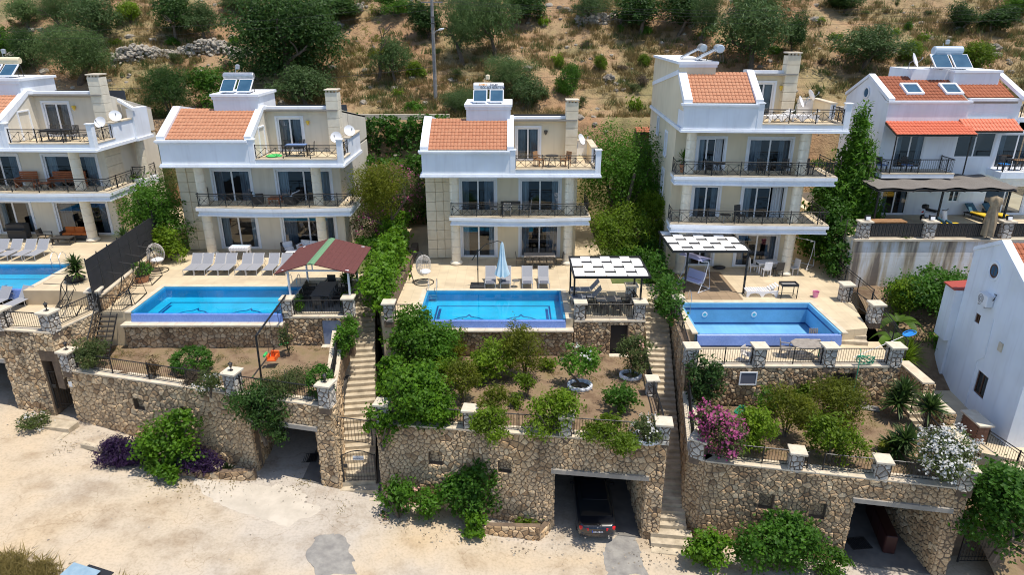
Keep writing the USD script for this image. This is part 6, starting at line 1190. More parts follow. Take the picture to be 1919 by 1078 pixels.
sofa('white porch sofa behind the maroon canopy', (o2[0] + 2.6, o2[1] - .8, g2), -.3, 1.5, 'white_cloth', 'white_cloth'); sofa('white porch armchair behind the maroon canopy', (o2[0] + 1.3, o2[1] - 1.0, g2), .5, .9, 'rattan_dark', 'white_cloth'); table('low white porch table behind the maroon canopy', (o2[0] + 1.9, o2[1] - 1.7, g2), 0, 1.0, .6, .4, 'white_cloth', 'rattan_dark')
T = Thing('potted_lamp', 'orange-brown stool on the porch behind the maroon canopy', 'stool', (o2[0] + 1.95, o2[1] - .6, g2)); m = MB(); m.lathe([(0, 0), (.16, 0), (.22, .2), (.2, .42), (0, .44)], 14); T.part('body', m, 'wood_red', 40); m = MB(); m.lathe([(0, .44), (.21, .44), (.21, .48), (0, .48)], 14); T.part('cushion', m, 'orange_cloth')
# leftmost villa
o1 = np.array([-31.9, 44.75, 9.1]); sofa('orange-cushioned sofa on the leftmost porch', (o1[0] + 2.6, o1[1] - 1.0, o1[2]), 0, 2.2, 'rattan_dark', 'orange_cloth'); chair('dark armchair left of the orange sofa', (o1[0] + .9, o1[1] - 1.9, o1[2]), math.pi / 2, cushion='beige_cloth', w=.6); table('black low table before the orange sofa', (o1[0] + 2.2, o1[1] - 2.1, o1[2]), 0, 1.3, .7, .45, 'rattan_dark', 'rattan_dark')
T = Thing('piano', 'black upright piano-like cabinet at the left edge of the leftmost porch', 'cabinet', (o1[0] - 1.6, o1[1] - .8, o1[2])); T.part('case', MB().rbox((0, 0, .5), (1.3, .5, 1.0), b=.03), 'plastic_dark'); T.part('shelf', MB().rbox((0, -.35, .62), (1.3, .3, .08), b=.02), 'plastic_dark')
b1 = o1[2] + 3.45
for x, w, l in ((-.3, 1.2, 'red-brown wooden bench on the leftmost balcony, left one'), (2.4, 2.2, 'long red-brown wooden sofa on the leftmost balcony')): 
    T = Thing('bench', l, 'bench', (o1[0] + x, o1[1] - .6, b1)); 
    for i in range(4): T.part('seat_slat', MB().rbox((0, -.22 + i * .13, .42), (w, .11, .03)), 'wood_red'); T.part('back_slat', MB().rbox((0, .3 + i * .015, .55 + i * .13), (w, .03, .11)), 'wood_red')
    for s in (-1, 1): T.part('end_frame', MB().rbox((s * w / 2, 0, .32), (.07, .6, .64), b=.01), 'wood_red')
table('red-brown low table on the leftmost balcony', (o1[0] + 1.2, o1[1] - 1.2, b1), 0, .9, .6, .45, 'wood_red', 'rattan_dark'); t1 = o1[2] + 6.485; table('black table on the leftmost roof terrace', (o1[0] + 2.4, o1[1] - .6, t1), 0, 1.7, .85, mt='plastic_dark')
for x, y, r, l in ((1.7, .05, 0, 'thin chair behind the leftmost terrace table, left'), (2.5, .1, 0, 'thin chair behind the leftmost terrace table, middle'), (3.2, .05, 0, 'thin chair behind the leftmost terrace table, right'), (4.4, -.7, -1.0, 'folded dark chair in the corner of the leftmost roof terrace')): chair(l, (o1[0] + x, o1[1] + y, t1), r, 'old_metal', arms=False, slat=True, slim=.03, w=.42, group='thin chairs on the leftmost roof terrace')
# tall villa
o4 = np.array([15.2, 43.25, 7.25]); f1, f2, f3 = o4[2] + 3.53, o4[2] + 6.63, o4[2] + 9.75
chair('dark reclining chair on the lower balcony of the tall villa', (14.6, 41.9, f1), .4, 'rattan_dark', high=1.05); side_table('dark low table on the lower balcony of the tall villa', (13.7, 41.9, f1), .5, .35, 'rattan_dark'); round_table('black round table on the upper balcony of the tall villa', (12.9, 41.9, f2), .4, .72)
for x, r, l in ((12.35, 1.2, 'dark chair left of the upper balcony table'), (15.6, 0, 'dark chair on the upper balcony before the wide window, left one'), (17.2, 0, 'dark chair on the upper balcony before the wide window, middle one'), (18.6, .3, 'dark chair on the upper balcony before the wide window, right one')): chair(l, (x, 42.0, f2), r, 'rattan_dark', slat=True, w=.44, group='dark chairs on the upper balcony of the tall villa')
def plastic_lounger(label, loc, rz, mt='plastic_white'):
    T = Thing('plastic_lounger', label, 'sun lounger', loc, rz)
    for i in range(14): a = i / 13; z = .36 + (.0 if a < .7 else (a - .7) * 1.0); T.part('slat', MB().rbox((0, a * 1.85, z + .03), (.62, .105, .03), b=.008, rx=(0 if a < .7 else .5)), mt)
    for s in (-.32, .32):
        pts = [(0, .0), (.12, .0), (.22, .2), (.5, .26), (.75, .2), (.9, .0), (1.02, .0), (1.12, .2), (1.4, .26), (1.65, .18), (1.75, .0), (1.85, .0), (1.9, .42), (1.3, .36), (-.02, .36)]
        m = MB(); m.yz(pts, s - .03, s + .03); T.part('side_frame', m, mt)
    return T
p = at(1396, 553, 7.2); plastic_lounger('white slatted plastic lounger behind the drained pool', (p[0], p[1], 7.2), -math.pi / 2); plastic_lounger('white lounger on the roof terrace of the tall villa', (15.7, 42.6, f3), -math.pi / 2 + .3); plastic_lounger('white lounger beside the table on the tall villa roof terrace', (17.2, 43.2, f3), -math.pi / 2 - .4)
p = at(1475, 557, 7.2); T = Thing('grill_stand', 'black charcoal grill stand behind the drained pool', 'grill', tuple(p)); T.part('tray', MB().box(-.5, -.3, .78, .5, .3, .80).box(-.5, -.3, .80, -.47, .3, .93).box(.47, -.3, .80, .5, .3, .93).box(-.47, -.3, .80, .47, -.27, .93).box(-.47, .27, .80, .47, .3, .93), 'plastic_dark'); T.part('ash', MB().box(-.46, -.26, .801, .46, .26, .84), 'pole_grey')
for sx in (-.47, .47):
    for sy in (-.27, .27): T.part('leg', MB().box(sx - .02, sy - .02, 0, sx + .02, sy + .02, .78), 'black_iron')
T.part('lower_frame', MB().tube([(-.47, -.27, .15), (.47, -.27, .15), (.47, .27, .15), (-.47, .27, .15)], .015, 4, True), 'black_iron')
p = at(1528, 557, 7.2); T = Thing('bucket', 'pink plastic bucket on the terrace by the drained pool', 'bucket', tuple(p)); m = MB(); m.lathe([(0, .02), (.14, .0), (.19, .36), (.21, .38), (.18, .36), (.13, .03), (0, .03)], 16); T.part('pail', m, 'plastic_pink', 40); m = MB(); m.tube([(.19 * math.cos(t), 0, .36 + .1 * math.sin(t)) for t in np.linspace(0, math.pi, 9)], .008, 4); T.part('handle', m, 'steel')
table('white dining table on the tall villa porch', (17.0, 42.3, 7.22), .1, 1.5, .8, mt='plastic_white', leg='plastic_white')
for x, y, r, mt, l in ((16.7, 41.6, math.pi, 'white_cloth', 'white chair before the tall villa porch table'), (17.5, 41.6, math.pi, 'rattan_dark', 'dark chair before the tall villa porch table'), (18.6, 41.9, -1.2, 'wicker_white', 'pale chair right of the porch column'), (16.1, 42.4, 1.57, 'white_cloth', 'white chair left of the tall villa porch table')): chair(l, (x, y, 7.22), r, mt, arms=False, high=1.0)
m = MB(); m.ell((14.0, 42.9, 7.33), (.45, .22, .13), 2); single('cushion_bag', 'black bag lying on the tall villa porch', 'bag', m, 'plastic_dark', 40)
def octa_table(label, loc):
    T = Thing('octagonal_table', label, 'table', loc); n = 7
    for i in range(n):
        y0, y1 = -.62 + 1.24 * i / n, -.62 + 1.24 * (i + 1) / n - .012; P = Polygon([(math.cos(t) * .68 * 1.2, math.sin(t) * .68) for t in np.arange(8) * math.pi / 4 + math.pi / 8]).intersection(sbox(-2, y0, 2, y1)); m = MB(); m.prism(P, .70, .735); T.part('plank', m, 'wood_grey')
    for s in (-1, 1): m = MB(); m.tube([(s * .5, -.35, .7), (-s * .35, -.35, 0)], .025, 4); m.tube([(s * .5, .35, .7), (-s * .35, .35, 0)], .025, 4); T.part('cross_leg', m, 'wood_grey')
p = at(1508, 668, 6.4); octa_table('weathered octagonal wooden table on the lower deck', tuple(p)); p = at(1470, 668, 6.4); chair('weathered folding chair left of the octagonal table', tuple(p), 1.3, 'wood_grey', slat=True, arms=True); p = at(1545, 672, 6.4); chair('green-legged folding chair right of the octagonal table', tuple(p), -1.6, 'wood_grey', leg='hose_green', slat=True, arms=False); p = at(1400, 678, 6.4); chair('pale plastic chair near the left end of the lower deck', tuple(p), .8, 'wicker_white', high=.8)
p = at(1535, 660, 6.4); chair('weathered folding chair behind the octagonal table', (p[0], p[1] + .7, 6.4), 0, 'wood_grey', slat=True, arms=False)
# table and chairs under the woven pergola
table('weathered wooden table under the woven pergola', (5.5, 35.5, 7.33), 0, 1.4, .85, mt='wood_grey', leg='old_metal', planks=6)
for x, y, r, l in ((4.5, 35.5, 1.57, 'dark chair left of the woven pergola table'), (6.5, 35.6, -1.57, 'dark slatted chair right of the woven pergola table'), (5.2, 34.8, math.pi, 'dark chair before the woven pergola table, left'), (5.9, 34.8, math.pi, 'dark chair before the woven pergola table, right')): chair(l, (x, y, 7.33), r, 'old_metal', slat=True, w=.44, slim=.035, group='chairs round the woven pergola table')
# hanging egg chairs
def egg_chair(label, loc, rz, full=True):
    T = Thing('hanging_chair', label, 'hanging chair', loc, rz); m = MB(); m.tube([(math.cos(t) * .62, math.sin(t) * .62, .03) for t in np.linspace(0, 2 * math.pi, 25)[:-1]], .028, 6, True); T.part('base_ring', m, 'black_iron')
    m = MB(); m.tube([(-.62, 0, .03), (-.78, 0, .8), (-.75, 0, 1.5), (-.45, 0, 1.98), (-.05, 0, 2.05), (0, 0, 1.92)], .03, 6); T.part('stand', m, 'black_iron', 40)
    cz, cx = 1.15, .05; m = MB()
    for k in range(14):
        z = cz - .55 + 1.2 * k / 13; r = .5 * math.sqrt(max(.02, 1 - ((z - cz) / .68) ** 2)); th = np.linspace(-math.pi * .62, math.pi * .62, 15) + math.pi * .75
        m.tube([(cx + math.cos(t) * r, math.sin(t) * r, z) for t in th], .012, 3)
    T.part('woven_bands', m, 'wicker_white'); m = MB()
    for t in np.linspace(-math.pi * .62, math.pi * .62, 16) + math.pi * .75: m.tube([(cx + math.cos(t) * .5 * math.sqrt(max(.0, 1 - (q / .68) ** 2)), math.sin(t) * .5 * math.sqrt(max(0, 1 - (q / .68) ** 2)), cz + q) for q in np.linspace(-.66, .67, 9)], .014, 3)
    T.part('ribs', m, 'wicker_white'); T.part('rope', MB().tube([(0, 0, 1.92), (cx, 0, 1.8)], .015, 4), 'black_iron'); m = MB(); m.ell((cx + .05, -.05, cz - .38), (.36, .36, .12), 2); T.part('cushion', m, 'white_cloth', 40)
p = at(795, 530, 7.45); egg_chair('white wicker egg chair beside the middle pool hedge', tuple(p), .2); p = at(297, 508, 8.1); egg_chair('white wicker egg chair at the end of the black mesh screen', tuple(p), .1)
# bare swing seats on frames
def swing_frame(label, loc, rz, mt='black_iron', seat=True, name='garden_swing', canopy=None, tilt=0.0):
    T = Thing(name, label, 'garden swing', loc, rz); r = .025
    for s in (-1, 1):
        m = MB(); m.tube([(s * .85, -.6, .0), (s * .85, -.55, .06), (s * .82, 0.0, .9), (s * .8, .25, 1.85)], r, 5); m.tube([(s * .85, -.6, .03), (s * .85, .6, .03), (s * .8, .25, 1.85), (s * .8, -.5, 2.0)], r, 5); T.part('side_frame', m, mt, 40)
    T.part('cross_bar', MB().tube([(-.8, .25, 1.85), (.8, .25, 1.85)], r, 5), mt); T.part('cross_bar', MB().tube([(-.85, .58, .05), (.85, .58, .05)], r, 5), mt)
    if seat:
        m = MB(); m.tube([(-.65, -.35, .5), (.65, -.35, .5), (.65, .15, .45), (.65, .4, 1.0), (-.65, .4, 1.0), (-.65, .15, .45)], .02, 4, True); T.part('seat_frame', m, mt)
        for i in range(5): T.part('seat_slat', MB().tube([(-.65, -.3 + i * .12, .5 - i * .01), (.65, -.3 + i * .12, .5 - i * .01)], .014, 4), mt)
        for s in (-.65, .65): T.part('hanger', MB().tube([(s, .25, 1.85), (s, .0, .5)], .01, 3), mt)
    if canopy: m = MB(); m.sheet(lambda U, V: (U, V, 2.0 + .08 * np.cos(V * 2.2) - .1 * V), np.linspace(-.9, .9, 6), np.linspace(-.6, .7, 6)); T.part('canopy', m, canopy, 40); T.part('seat', MB().rbox((0, -.1, .52), (1.3, .5, .08), b=.03), canopy); T.part('back', MB().rbox((0, .3, .8), (1.3, .08, .55), b=.03, rx=-.25), canopy)
    return T
swing_frame('bare black swing frame on the leftmost lower deck, tilted canopy arms', (-23.9, 33.2, 8.2), -1.2); swing_frame('bare black swing frame below the black mesh screen, nearer the railed landing', (-21.6, 35.2, 8.1), -1.45); swing_frame('bare black swing frame below the black mesh screen, nearer the potted bush', (-22.15, 38.2, 8.1), -1.45)
p = at(1302, 545, 7.2); swing_frame('white swing seat with a slack lilac cover under the white pergola', (p[0], p[1] + .5, 7.23), -.9, 'white_metal', True, canopy='lilac_cloth'); p = at(1508, 478, 7.2); swing_frame('white swing frame in the shade right of the tall villa column', (19.6, 43.6, 7.22), -.8, 'white_metal', False)
# swing set in the garden
T = Thing('swing_set', 'slim black cantilever swing pole leaning over the dry garden', 'swing set', tuple(at(491, 712, 6.1))); P0 = at(491, 715, 6.1); P1 = atY(480, 630, P0[1] + .1); P2 = np.array([-12.2, 33.6, 9.0])
m = MB(); m.tube([P0, P1], .05, 8); T.part('post', m, 'black_iron', world=True); m = MB(); m.tube([P1, P2], .05, 8); T.part('top_beam', m, 'black_iron', world=True)
for t, mt, l in ((.75, 'plastic_green', 'rope'), (.35, 'plastic_orange', 'rope')):
    q = lerp(P1, P2, t); 
    for s in (-.17, .17): T.part('rope', MB().tube([q + [s * .5, s * .6, 0], [q[0] + s * .5, q[1] + s * .6, 6.65]], .012, 4), 'black_iron', world=True)
    if mt == 'plastic_green': T.part('swing_seat', MB().rbox((q[0], q[1], 6.62), (.46, .22, .05), b=.02, rz=.9), mt, world=True)
    else: T.part('toddler_seat', MB().rbox((q[0], q[1], 6.55), (.5, .45, .1), b=.04).rbox((q[0] + .1, q[1] + .2, 6.75), (.45, .1, .4), b=.04).rbox((q[0] - .2, q[1], 6.68), (.08, .4, .25), b=.03).rbox((q[0] + .22, q[1], 6.68), (.08, .4, .25), b=.03), mt, world=True); T.part('seat_guard', MB().rbox((q[0] - .3, q[1] - .1, 6.85), (.12, .4, .16), b=.03, ry=.5), 'plastic_green', world=True)
# odds and ends
def pot(label, loc, r=.32, h=.42, mt='terracotta'):
    T = Thing('plant_pot', label, 'plant pot', loc); m = MB(); m.lathe([(0, 0), (r * .75, 0), (r, h * .85), (r * 1.08, h * .86), (r * 1.08, h), (r * .92, h), (r * .9, h * .85), (0, h * .85)], 20); T.part('body', m, mt, 40); m = MB(); m.lathe([(0, h * .86), (r * .9, h * .86)], 16); T.part('earth', m, 'soil')
p = at(268, 528, 8.1); pot('round terracotta pot by the black mesh screen', tuple(p), .42, .42); p = at(142, 527, 9.05); pot('flat dark saucer pot below the spiky plant by the black screen', (p[0], p[1], 9.05), .5, .2, 'plastic_dark'); pot('dark pot of the palm on the upper balcony of the tall villa', (10.9, 42.6, f2), .25, .5, 'terracotta')
def ring(label, px, py, r=.5):
    p = at(px, py, 5.3); T = Thing('planting_ring', label, 'edging', tuple(p), 0, 'white-painted planting rings'); rng = random.Random(px)
    for i in range(14): a = i * 2 * math.pi / 14; T.part('ring_stone', MB().rbox((math.cos(a) * r * 1.15, math.sin(a) * r, .05), (.24, .15, .16 + rng.uniform(0, .05)), rz=a + math.pi / 2, b=.03), 'white_ring')
ring('white ring of stones round the round-headed rose bush', 1087, 724); ring('white ring of stones round the tall rose by the doorway', 1182, 705, .45); ring('white ring of stones behind the railing by the white flowering shrub', 1212, 822, .5)
p = at(1392, 775, 4.15); T = Thing('garden_hose', 'coiled green hose under the small grey panel', 'hose', tuple(p)); m = MB(); m.tube([(math.cos(t) * (.42 - t * .006), math.sin(t) * .3, .05 + t * .006) for t in np.linspace(0, 40, 160)], .025, 5); T.part('coil', m, 'hose_green')
T = Thing('garden_hose', 'green hose hanging over the railing above the black doorway', 'hose', (17.6, 30.4, 4.2)); m = MB(); m.tube([(17.6, 30.55, 7.3), (17.55, 30.35, 7.25), (17.5, 30.2, 6.4), (17.45, 30.1, 5.2), (17.2, 30.0, 4.25), (16.6, 29.6, 4.2)], .022, 5); T.part('hanging_length', m, 'hose_green', world=True)
m = MB()
for k in range(6): m.tube([(17.9 + .45 * math.cos(t + k), 30.5 - .02 * k, 6.75 + .22 * math.sin(t * (1 + .1 * k))) for t in np.linspace(0, 6.2, 20)], .018, 4)
T.part('tangle', m, 'hose_green', world=True)
T = Thing('wall_panel', 'small grey panel with a white frame on the wall under the lower deck', 'panel', (12.05, 30.33, 5.75)); T.part('frame', MB().box(-.45, -.05, -.38, .45, 0, -.32).box(-.45, -.05, .32, .45, 0, .38).box(-.45, -.05, -.32, -.39, 0, .32).box(.39, -.05, -.32, .45, 0, .32), 'pvc'); T.part('sheet', MB().box(-.39, -.03, -.32, .39, -.01, .32), 'sling_dark')
p = at(1690, 630, 7.3); T = Thing('pool_net', 'blue leaf net on a long pole leaning over the right railing', 'pool net', (20.0, 31.4, 7.3)); m = MB(); m.tube([(17.6, 31.0, 6.6), (20.3, 31.5, 7.6)], .018, 5); T.part('pole', m, 'pvc', world=True); m = MB(); m.M = mat4((20.55, 31.55, 7.72), rz=.2, ry=-.3); m.tube([(math.cos(t) * .33, math.sin(t) * .25, 0) for t in np.linspace(0, 6.28, 17)[:-1]], .025, 5, True); m.sheet(lambda U, V: (U, V, -.08 + .6 * (U * U + V * V)), np.linspace(-.25, .25, 6), np.linspace(-.2, .2, 6)); T.part('net', m, 'plastic_blue', world=True)
T = Thing('trestle', 'white plastic table on a pedestal inside the right garage', 'table', (16.6, 28.3, -.6)); m = MB(); m.rbox((0, 0, 1.0), (1.2, .55, .06), b=.02); T.part('top', m, 'plastic_white'); T.part('stem', MB().rbox((0, 0, .55), (.16, .3, .9), b=.03), 'plastic_white'); T.part('foot', MB().rbox((0, 0, .05), (.9, .5, .1), b=.03), 'plastic_white')
T = Thing('red_chest', 'dark red cabinet along the right garage wall', 'cabinet', (17.9, 26.4, -.6), math.radians(-12)); T.part('case', MB().rbox((.1, 0, .5), (.5, 3.0, 1.0), b=.03), 'dark_red'); 
for i in range(3): T.part('door', MB().rbox((-.16, -1.0 + i * 1.0, .5), (.02, .9, .9), b=.005), 'dark_red')
single('shade_cloth', 'grey slab lying on the soil beside the yuccas', 'slab', MB().rbox(tuple(at(1630, 765, 4.22)), (.9, .5, .06), rz=-.3, b=.01), 'pole_grey')
T = Thing('compost_bin', 'black plastic tub in the shade behind the yuccas', 'tub', tuple(at(1648, 745, 4.2))); m = MB(); m.lathe([(0, .05), (.3, 0), (.36, .5), (.4, .52), (.33, .5), (.27, .06), (0, .07)], 16); T.part('tub', m, 'plastic_dark', 40)
# grey-blue container at the bottom edge
T = Thing('waste_container', 'grey-blue sheet lid with a dark lid behind it at the bottom left edge', 'container', (-16.25, 19.6, 2.05), -.33); T.part('body', MB().rbox((0, 0, .55), (1.5, 1.0, 1.1), b=.04), 'old_metal'); T.part('lid', MB().rbox((-.1, -.1, 1.18), (1.35, 1.1, .05), b=.015, rx=.1), 'sheet_blue'); T.part('rear_lid', MB().rbox((.35, .45, 1.1), (1.25, .4, .06), b=.015), 'plastic_dark')
for s in (-.55, .55): m = MB(); m.M = mat4((s, -.4, .0), ry=math.pi / 2); m.lathe([(0, -.04), (.1, -.04), (.1, .04), (0, .04)], 12); T.part('wheel', m, 'rubber')
# white villa terrace things
table('brown wooden table behind the slatted fence of the white villa', (24.1, 42.0, 10.14), 0, 2.4, .9, mt='wood', leg='wood', planks=6); zz = 10.14
def deck_lounger(label, x, y, rz):
    T = Thing('padded_lounger', label, 'sun lounger', (x, y, zz), rz, 'yellow padded loungers of the white villa'); T.part('seat_pad', MB().rbox((0, .6, .42), (.65, 1.25, .1), b=.03), 'yellow_cloth'); m = MB(); m.M = mat4((0, 1.22, .42), rx=.7); m.rbox((0, .36, 0), (.65, .75, .1), b=.03); T.part('back_pad', m, 'teal_cloth'); T.part('frame', MB().rbox((0, .8, .3), (.68, 1.8, .06)), 'rattan_dark')
    for sx in (-.3, .3):
        for sy in (.05, 1.6): T.part('leg', MB().box(sx - .02, sy - .02, 0, sx + .02, sy + .02, .3), 'rattan_dark')
deck_lounger('yellow lounger behind the slatted fence, farthest of three', 29.0, 42.2, math.pi / 2 - .1); deck_lounger('yellow lounger behind the slatted fence, middle of three', 29.2, 41.6, math.pi / 2 - .1); deck_lounger('yellow lounger with a denim towel behind the slatted fence, nearest of three', 29.4, 41.05, math.pi / 2 - .1)
deck_lounger('yellow lounger with a blue raised back by the white villa window, left one', 32.2, 44.1, .2); deck_lounger('yellow lounger with a blue raised back by the white villa window, right one', 33.4, 44.1, .2)
T = Thing('scooter', 'white and black scooter parked under the thatched porch', 'scooter', (28.3, 43.9, zz), .5); T.part('body', MB().rbox((0, 0, .55), (.38, 1.1, .5), b=.12), 'plastic_white'); T.part('seat', MB().rbox((0, .15, .85), (.34, .75, .14), b=.05), 'plastic_dark'); T.part('front_shield', MB().rbox((0, -.75, .7), (.42, .14, .75), b=.05, rx=-.25), 'plastic_white'); T.part('handlebar', MB().tube([(-.34, -.7, 1.12), (0, -.78, 1.05), (.34, -.7, 1.12)], .025, 5), 'plastic_dark'); T.part('tail_light', MB().rbox((0, .72, .62), (.2, .06, .12), b=.02), 'taillight'); T.part('footboard', MB().rbox((0, -.45, .3), (.36, .6, .08), b=.02), 'plastic_dark'); T.part('top_box', MB().rbox((0, .62, 1.02), (.38, .34, .28), b=.06), 'plastic_dark')
for y in (-.78, .6): m = MB(); m.M = mat4((0, y, .24), ry=math.pi / 2); m.lathe([(.12, -.05), (.22, -.05), (.24, 0), (.22, .05), (.12, .05)], 18); T.part('wheel', m, 'rubber', 40)
for x, l in ((24.9, 'blue cushioned chair left on the white villa balcony'), (26.6, 'blue cushioned chair right on the white villa balcony')): chair(l, (x, 45.2, 13.4), .3, 'rattan_dark', cushion='denim_cloth', group='blue chairs on the white villa balcony')
for x, l in ((33.2, 'blue chair left on the far right balcony'), (35.2, 'blue chair right on the far right balcony')): chair(l, (x, 45.3, 13.45), 0, 'rattan_dark', cushion='plastic_blue', group='blue chairs on the far right balcony')
table('wooden table between the blue chairs on the far right balcony', (34.2, 45.3, 13.45), 0, .9, .6, mt='wood', leg='old_metal')

# ================================================================ PLANTS
def leaf_cloud(rng, lobes, n, leaf, clump=20, wid=.5, droop=0.0, spread=None, shell=.55):
    lobes = np.array(lobes, float); w = np.prod(lobes[:, 3:], 1) ** (2 / 3.0); w /= w.sum(); nc = max(4, int(n / clump))
    k = rng.choice(len(lobes), nc, p=w); d = rng.normal(size=(nc, 3)); d[:, 2] += .25; d /= np.linalg.norm(d, axis=1, keepdims=True)
    r = rng.uniform(shell ** 3, 1, nc) ** (1 / 3.0); c = lobes[k, :3] + d * lobes[k, 3:] * r[:, None]
    idx = np.repeat(np.arange(nc), clump); m = len(idx); sp = (spread or .22) * lobes[k, 3:].mean(1)[idx]
    sp = np.clip(sp, leaf * .8, leaf * 2.1)
    p = c[idx] + rng.normal(size=(m, 3)) * sp[:, None] * [1, 1, .75]
    if shell < .8:   # loose shoots that stand out of the crown
        ns = max(6, int(nc * .10)); pick = rng.integers(0, nc, ns); sl = 9; ln = rng.uniform(.3, .8, ns) * lobes[k[pick], 3:].mean(1); dd = d[pick] * [1, 1, .8] + rng.normal(size=(ns, 3)) * .3 + [0, 0, .35 - droop * .8]; dd /= np.linalg.norm(dd, axis=1, keepdims=True)
        sel = np.concatenate([np.arange(q * clump, q * clump + min(sl, clump)) for q in pick]); fr = np.tile(np.linspace(.1, 1, min(sl, clump)), ns); p[sel] = np.repeat(c[pick], min(sl, clump), 0) + np.repeat(dd * ln[:, None], min(sl, clump), 0) * fr[:, None] + rng.normal(size=(len(sel), 3)) * leaf * .4
    nr = d[idx] * .55 + rng.normal(size=(m, 3)) * .6 + [0, 0, .45]; nr /= np.linalg.norm(nr, axis=1, keepdims=True)
    t = rng.normal(size=(m, 3)); t[:, 2] -= droop; t -= nr * np.sum(t * nr, 1, keepdims=True); t /= np.linalg.norm(t, axis=1, keepdims=True); b = np.cross(nr, t)
    L = leaf * rng.uniform(.6, 1.4, m)[:, None] * np.repeat(rng.uniform(.75, 1.25, nc), clump)[:, None]; W = L * wid * .5
    v = np.stack([p - t * L * .5, p + b * W + nr * L * .08, p + t * L * .5, p - b * W + nr * L * .08], 1).reshape(-1, 3)
    q = np.arange(m)[:, None] * 4; f = np.vstack([q + [0, 1, 2], q + [0, 2, 3]])
    return v, f

def auto_lobes(rng, w, d, h, k=7, z0=.0, sh=1.0):
    out = [(0, 0, z0 + h * .5, w * .36, d * .36, h * .40)]
    for i in range(k):
        a = rng.uniform(0, 6.28); q = rng.uniform(.35, .75); z = rng.uniform(.22, .82); s = rng.uniform(.20, .32)
        out.append((math.cos(a) * w * .5 * q * (1.15 - z * .45), math.sin(a) * d * .5 * q * (1.15 - z * .45), z0 + h * z, w * s, d * s, h * s * .9))
    return out

def limb(m, rng, p, d, L, r, depth, tips=None):
    pts = [np.array(p, float)]; dd = np.array(d, float)
    for i in range(4):
        dd = dd + rng.normal(size=3) * .16; dd /= np.linalg.norm(dd); pts.append(pts[-1] + dd * L / 4)
    m.tube(pts, np.linspace(r, r * .55, 5), 6)
    if depth > 0:
        for j in range(3): a = dd + rng.normal(size=3) * .55; a[2] = abs(a[2]) * .8 + .15; limb(m, rng, pts[-1 - (j == 2)], a / np.linalg.norm(a), L * .7, r * .5, depth - 1)

SPEC = {'olive': ('olive_leaf', .20, .30, 1.0), 'dark': ('dark_leaf', .20, .5, 1.2), 'carob': ('dark_leaf', .26, .55, 1.2), 'green': ('green_leaf', .17, .5, 1.1), 'lime': ('lime_leaf', .16, .5, 1.1), 'yellow': ('yellow_leaf', .13, .4, 1.0),
        'vine': ('vine_leaf', .20, .85, 1.0), 'hedge': ('hedge_leaf', .17, .7, 1.2), 'scrub': ('scrub_leaf', .14, .4, .9), 'dry': ('dry_scrub', .14, .3, .8), 'purple': ('purple_leaf', .16, .3, 1.3), 'pine': ('yellow_leaf', .22, .18, .8), 'juniper': ('dark_leaf', .15, .3, 1.3), 'thuja': ('green_leaf', .24, .36, 1.3), 'red': ('red_leaf', .14, .4, .9)}
SEED = [100]
def plant(name, label, cat, base, w, h, sp, d=None, k=7, lobes=None, trunk=0.0, flowers=None, n=None, leaf=None, group=None, clump=20, dens=1.0, rz=0.0, droop=0.0, crown='crown', clip=False):
    SEED[0] += 1; rng = np.random.default_rng(SEED[0]); d = d or w; mt, lf, wd, dn = SPEC[sp]; lf = leaf or lf
    T = Thing(name, label, cat, tuple(float(q) for q in base), rz, group)
    lobes = lobes or auto_lobes(rng, w, d, h - trunk, k, trunk)
    area = sum((a[3] * a[4] * a[5]) ** (2 / 3.0) for a in lobes) * 12.6
    n = n or int(np.clip(area * dn * dens * 1.0 / (lf * lf * .5), 300, 24000))
    m = MB(); r0 = max(.025, .035 * w)
    if trunk > .3 or sp in ('olive', 'dark', 'carob') and h > 2.2: limb(m, rng, (0, 0, -.15), (.1, 0, 1), max(trunk, h * .35) + .2, r0 * 1.3, 2 if h > 3 else 1)
    else:
        for i in range(5): a = rng.uniform(0, 6.28); m.tube([(0, 0, -.1), (math.cos(a) * w * .12, math.sin(a) * d * .12, h * .35), (math.cos(a) * w * .26, math.sin(a) * d * .26, h * .68)], [r0 * .6, r0 * .5, r0 * .25], 5)
    T.part('trunk' if cat == 'tree' else 'stems', m, 'bark')
    T.part(crown if cat == 'tree' else 'foliage', leaf_cloud(rng, lobes, n, lf, clump, wd, droop, .03 if clip else None, .9 if clip else .55), mt)
    if flowers:
        fm, fn, fs = flowers; L2 = [(a, b, c + .06, x * 1.03, y * 1.03, z * 1.03) for a, b, c, x, y, z in lobes]; T.part('blossoms', leaf_cloud(rng, L2, fn, fs, 9, .9, 0, .18, .93), fm)
    return T
def depth_at(p): q = np.array(p) - [0, 0, CAMZ]; return q[1] * CP - q[2] * SP
def bush(label, px, py, z, wpx, hpx, sp, name='shrub', cat='shrub', **k):
    p = at(px, py, z); s = depth_at(p) / FPX; return plant(name, label, cat, p, wpx * s * 1.16, hpx * s / .97 * 1.1, sp, **k)
def on_hill(px, py):
    d = ray(px, py); t = np.linspace(50, 140, 2500); P = t[:, None] * d + [0, 0, CAMZ]; below = P[:, 2] < hill_z(P[:, 0], P[:, 1]); i = int(np.argmax(below & (P[:, 1] > 52.6))); return P[i]

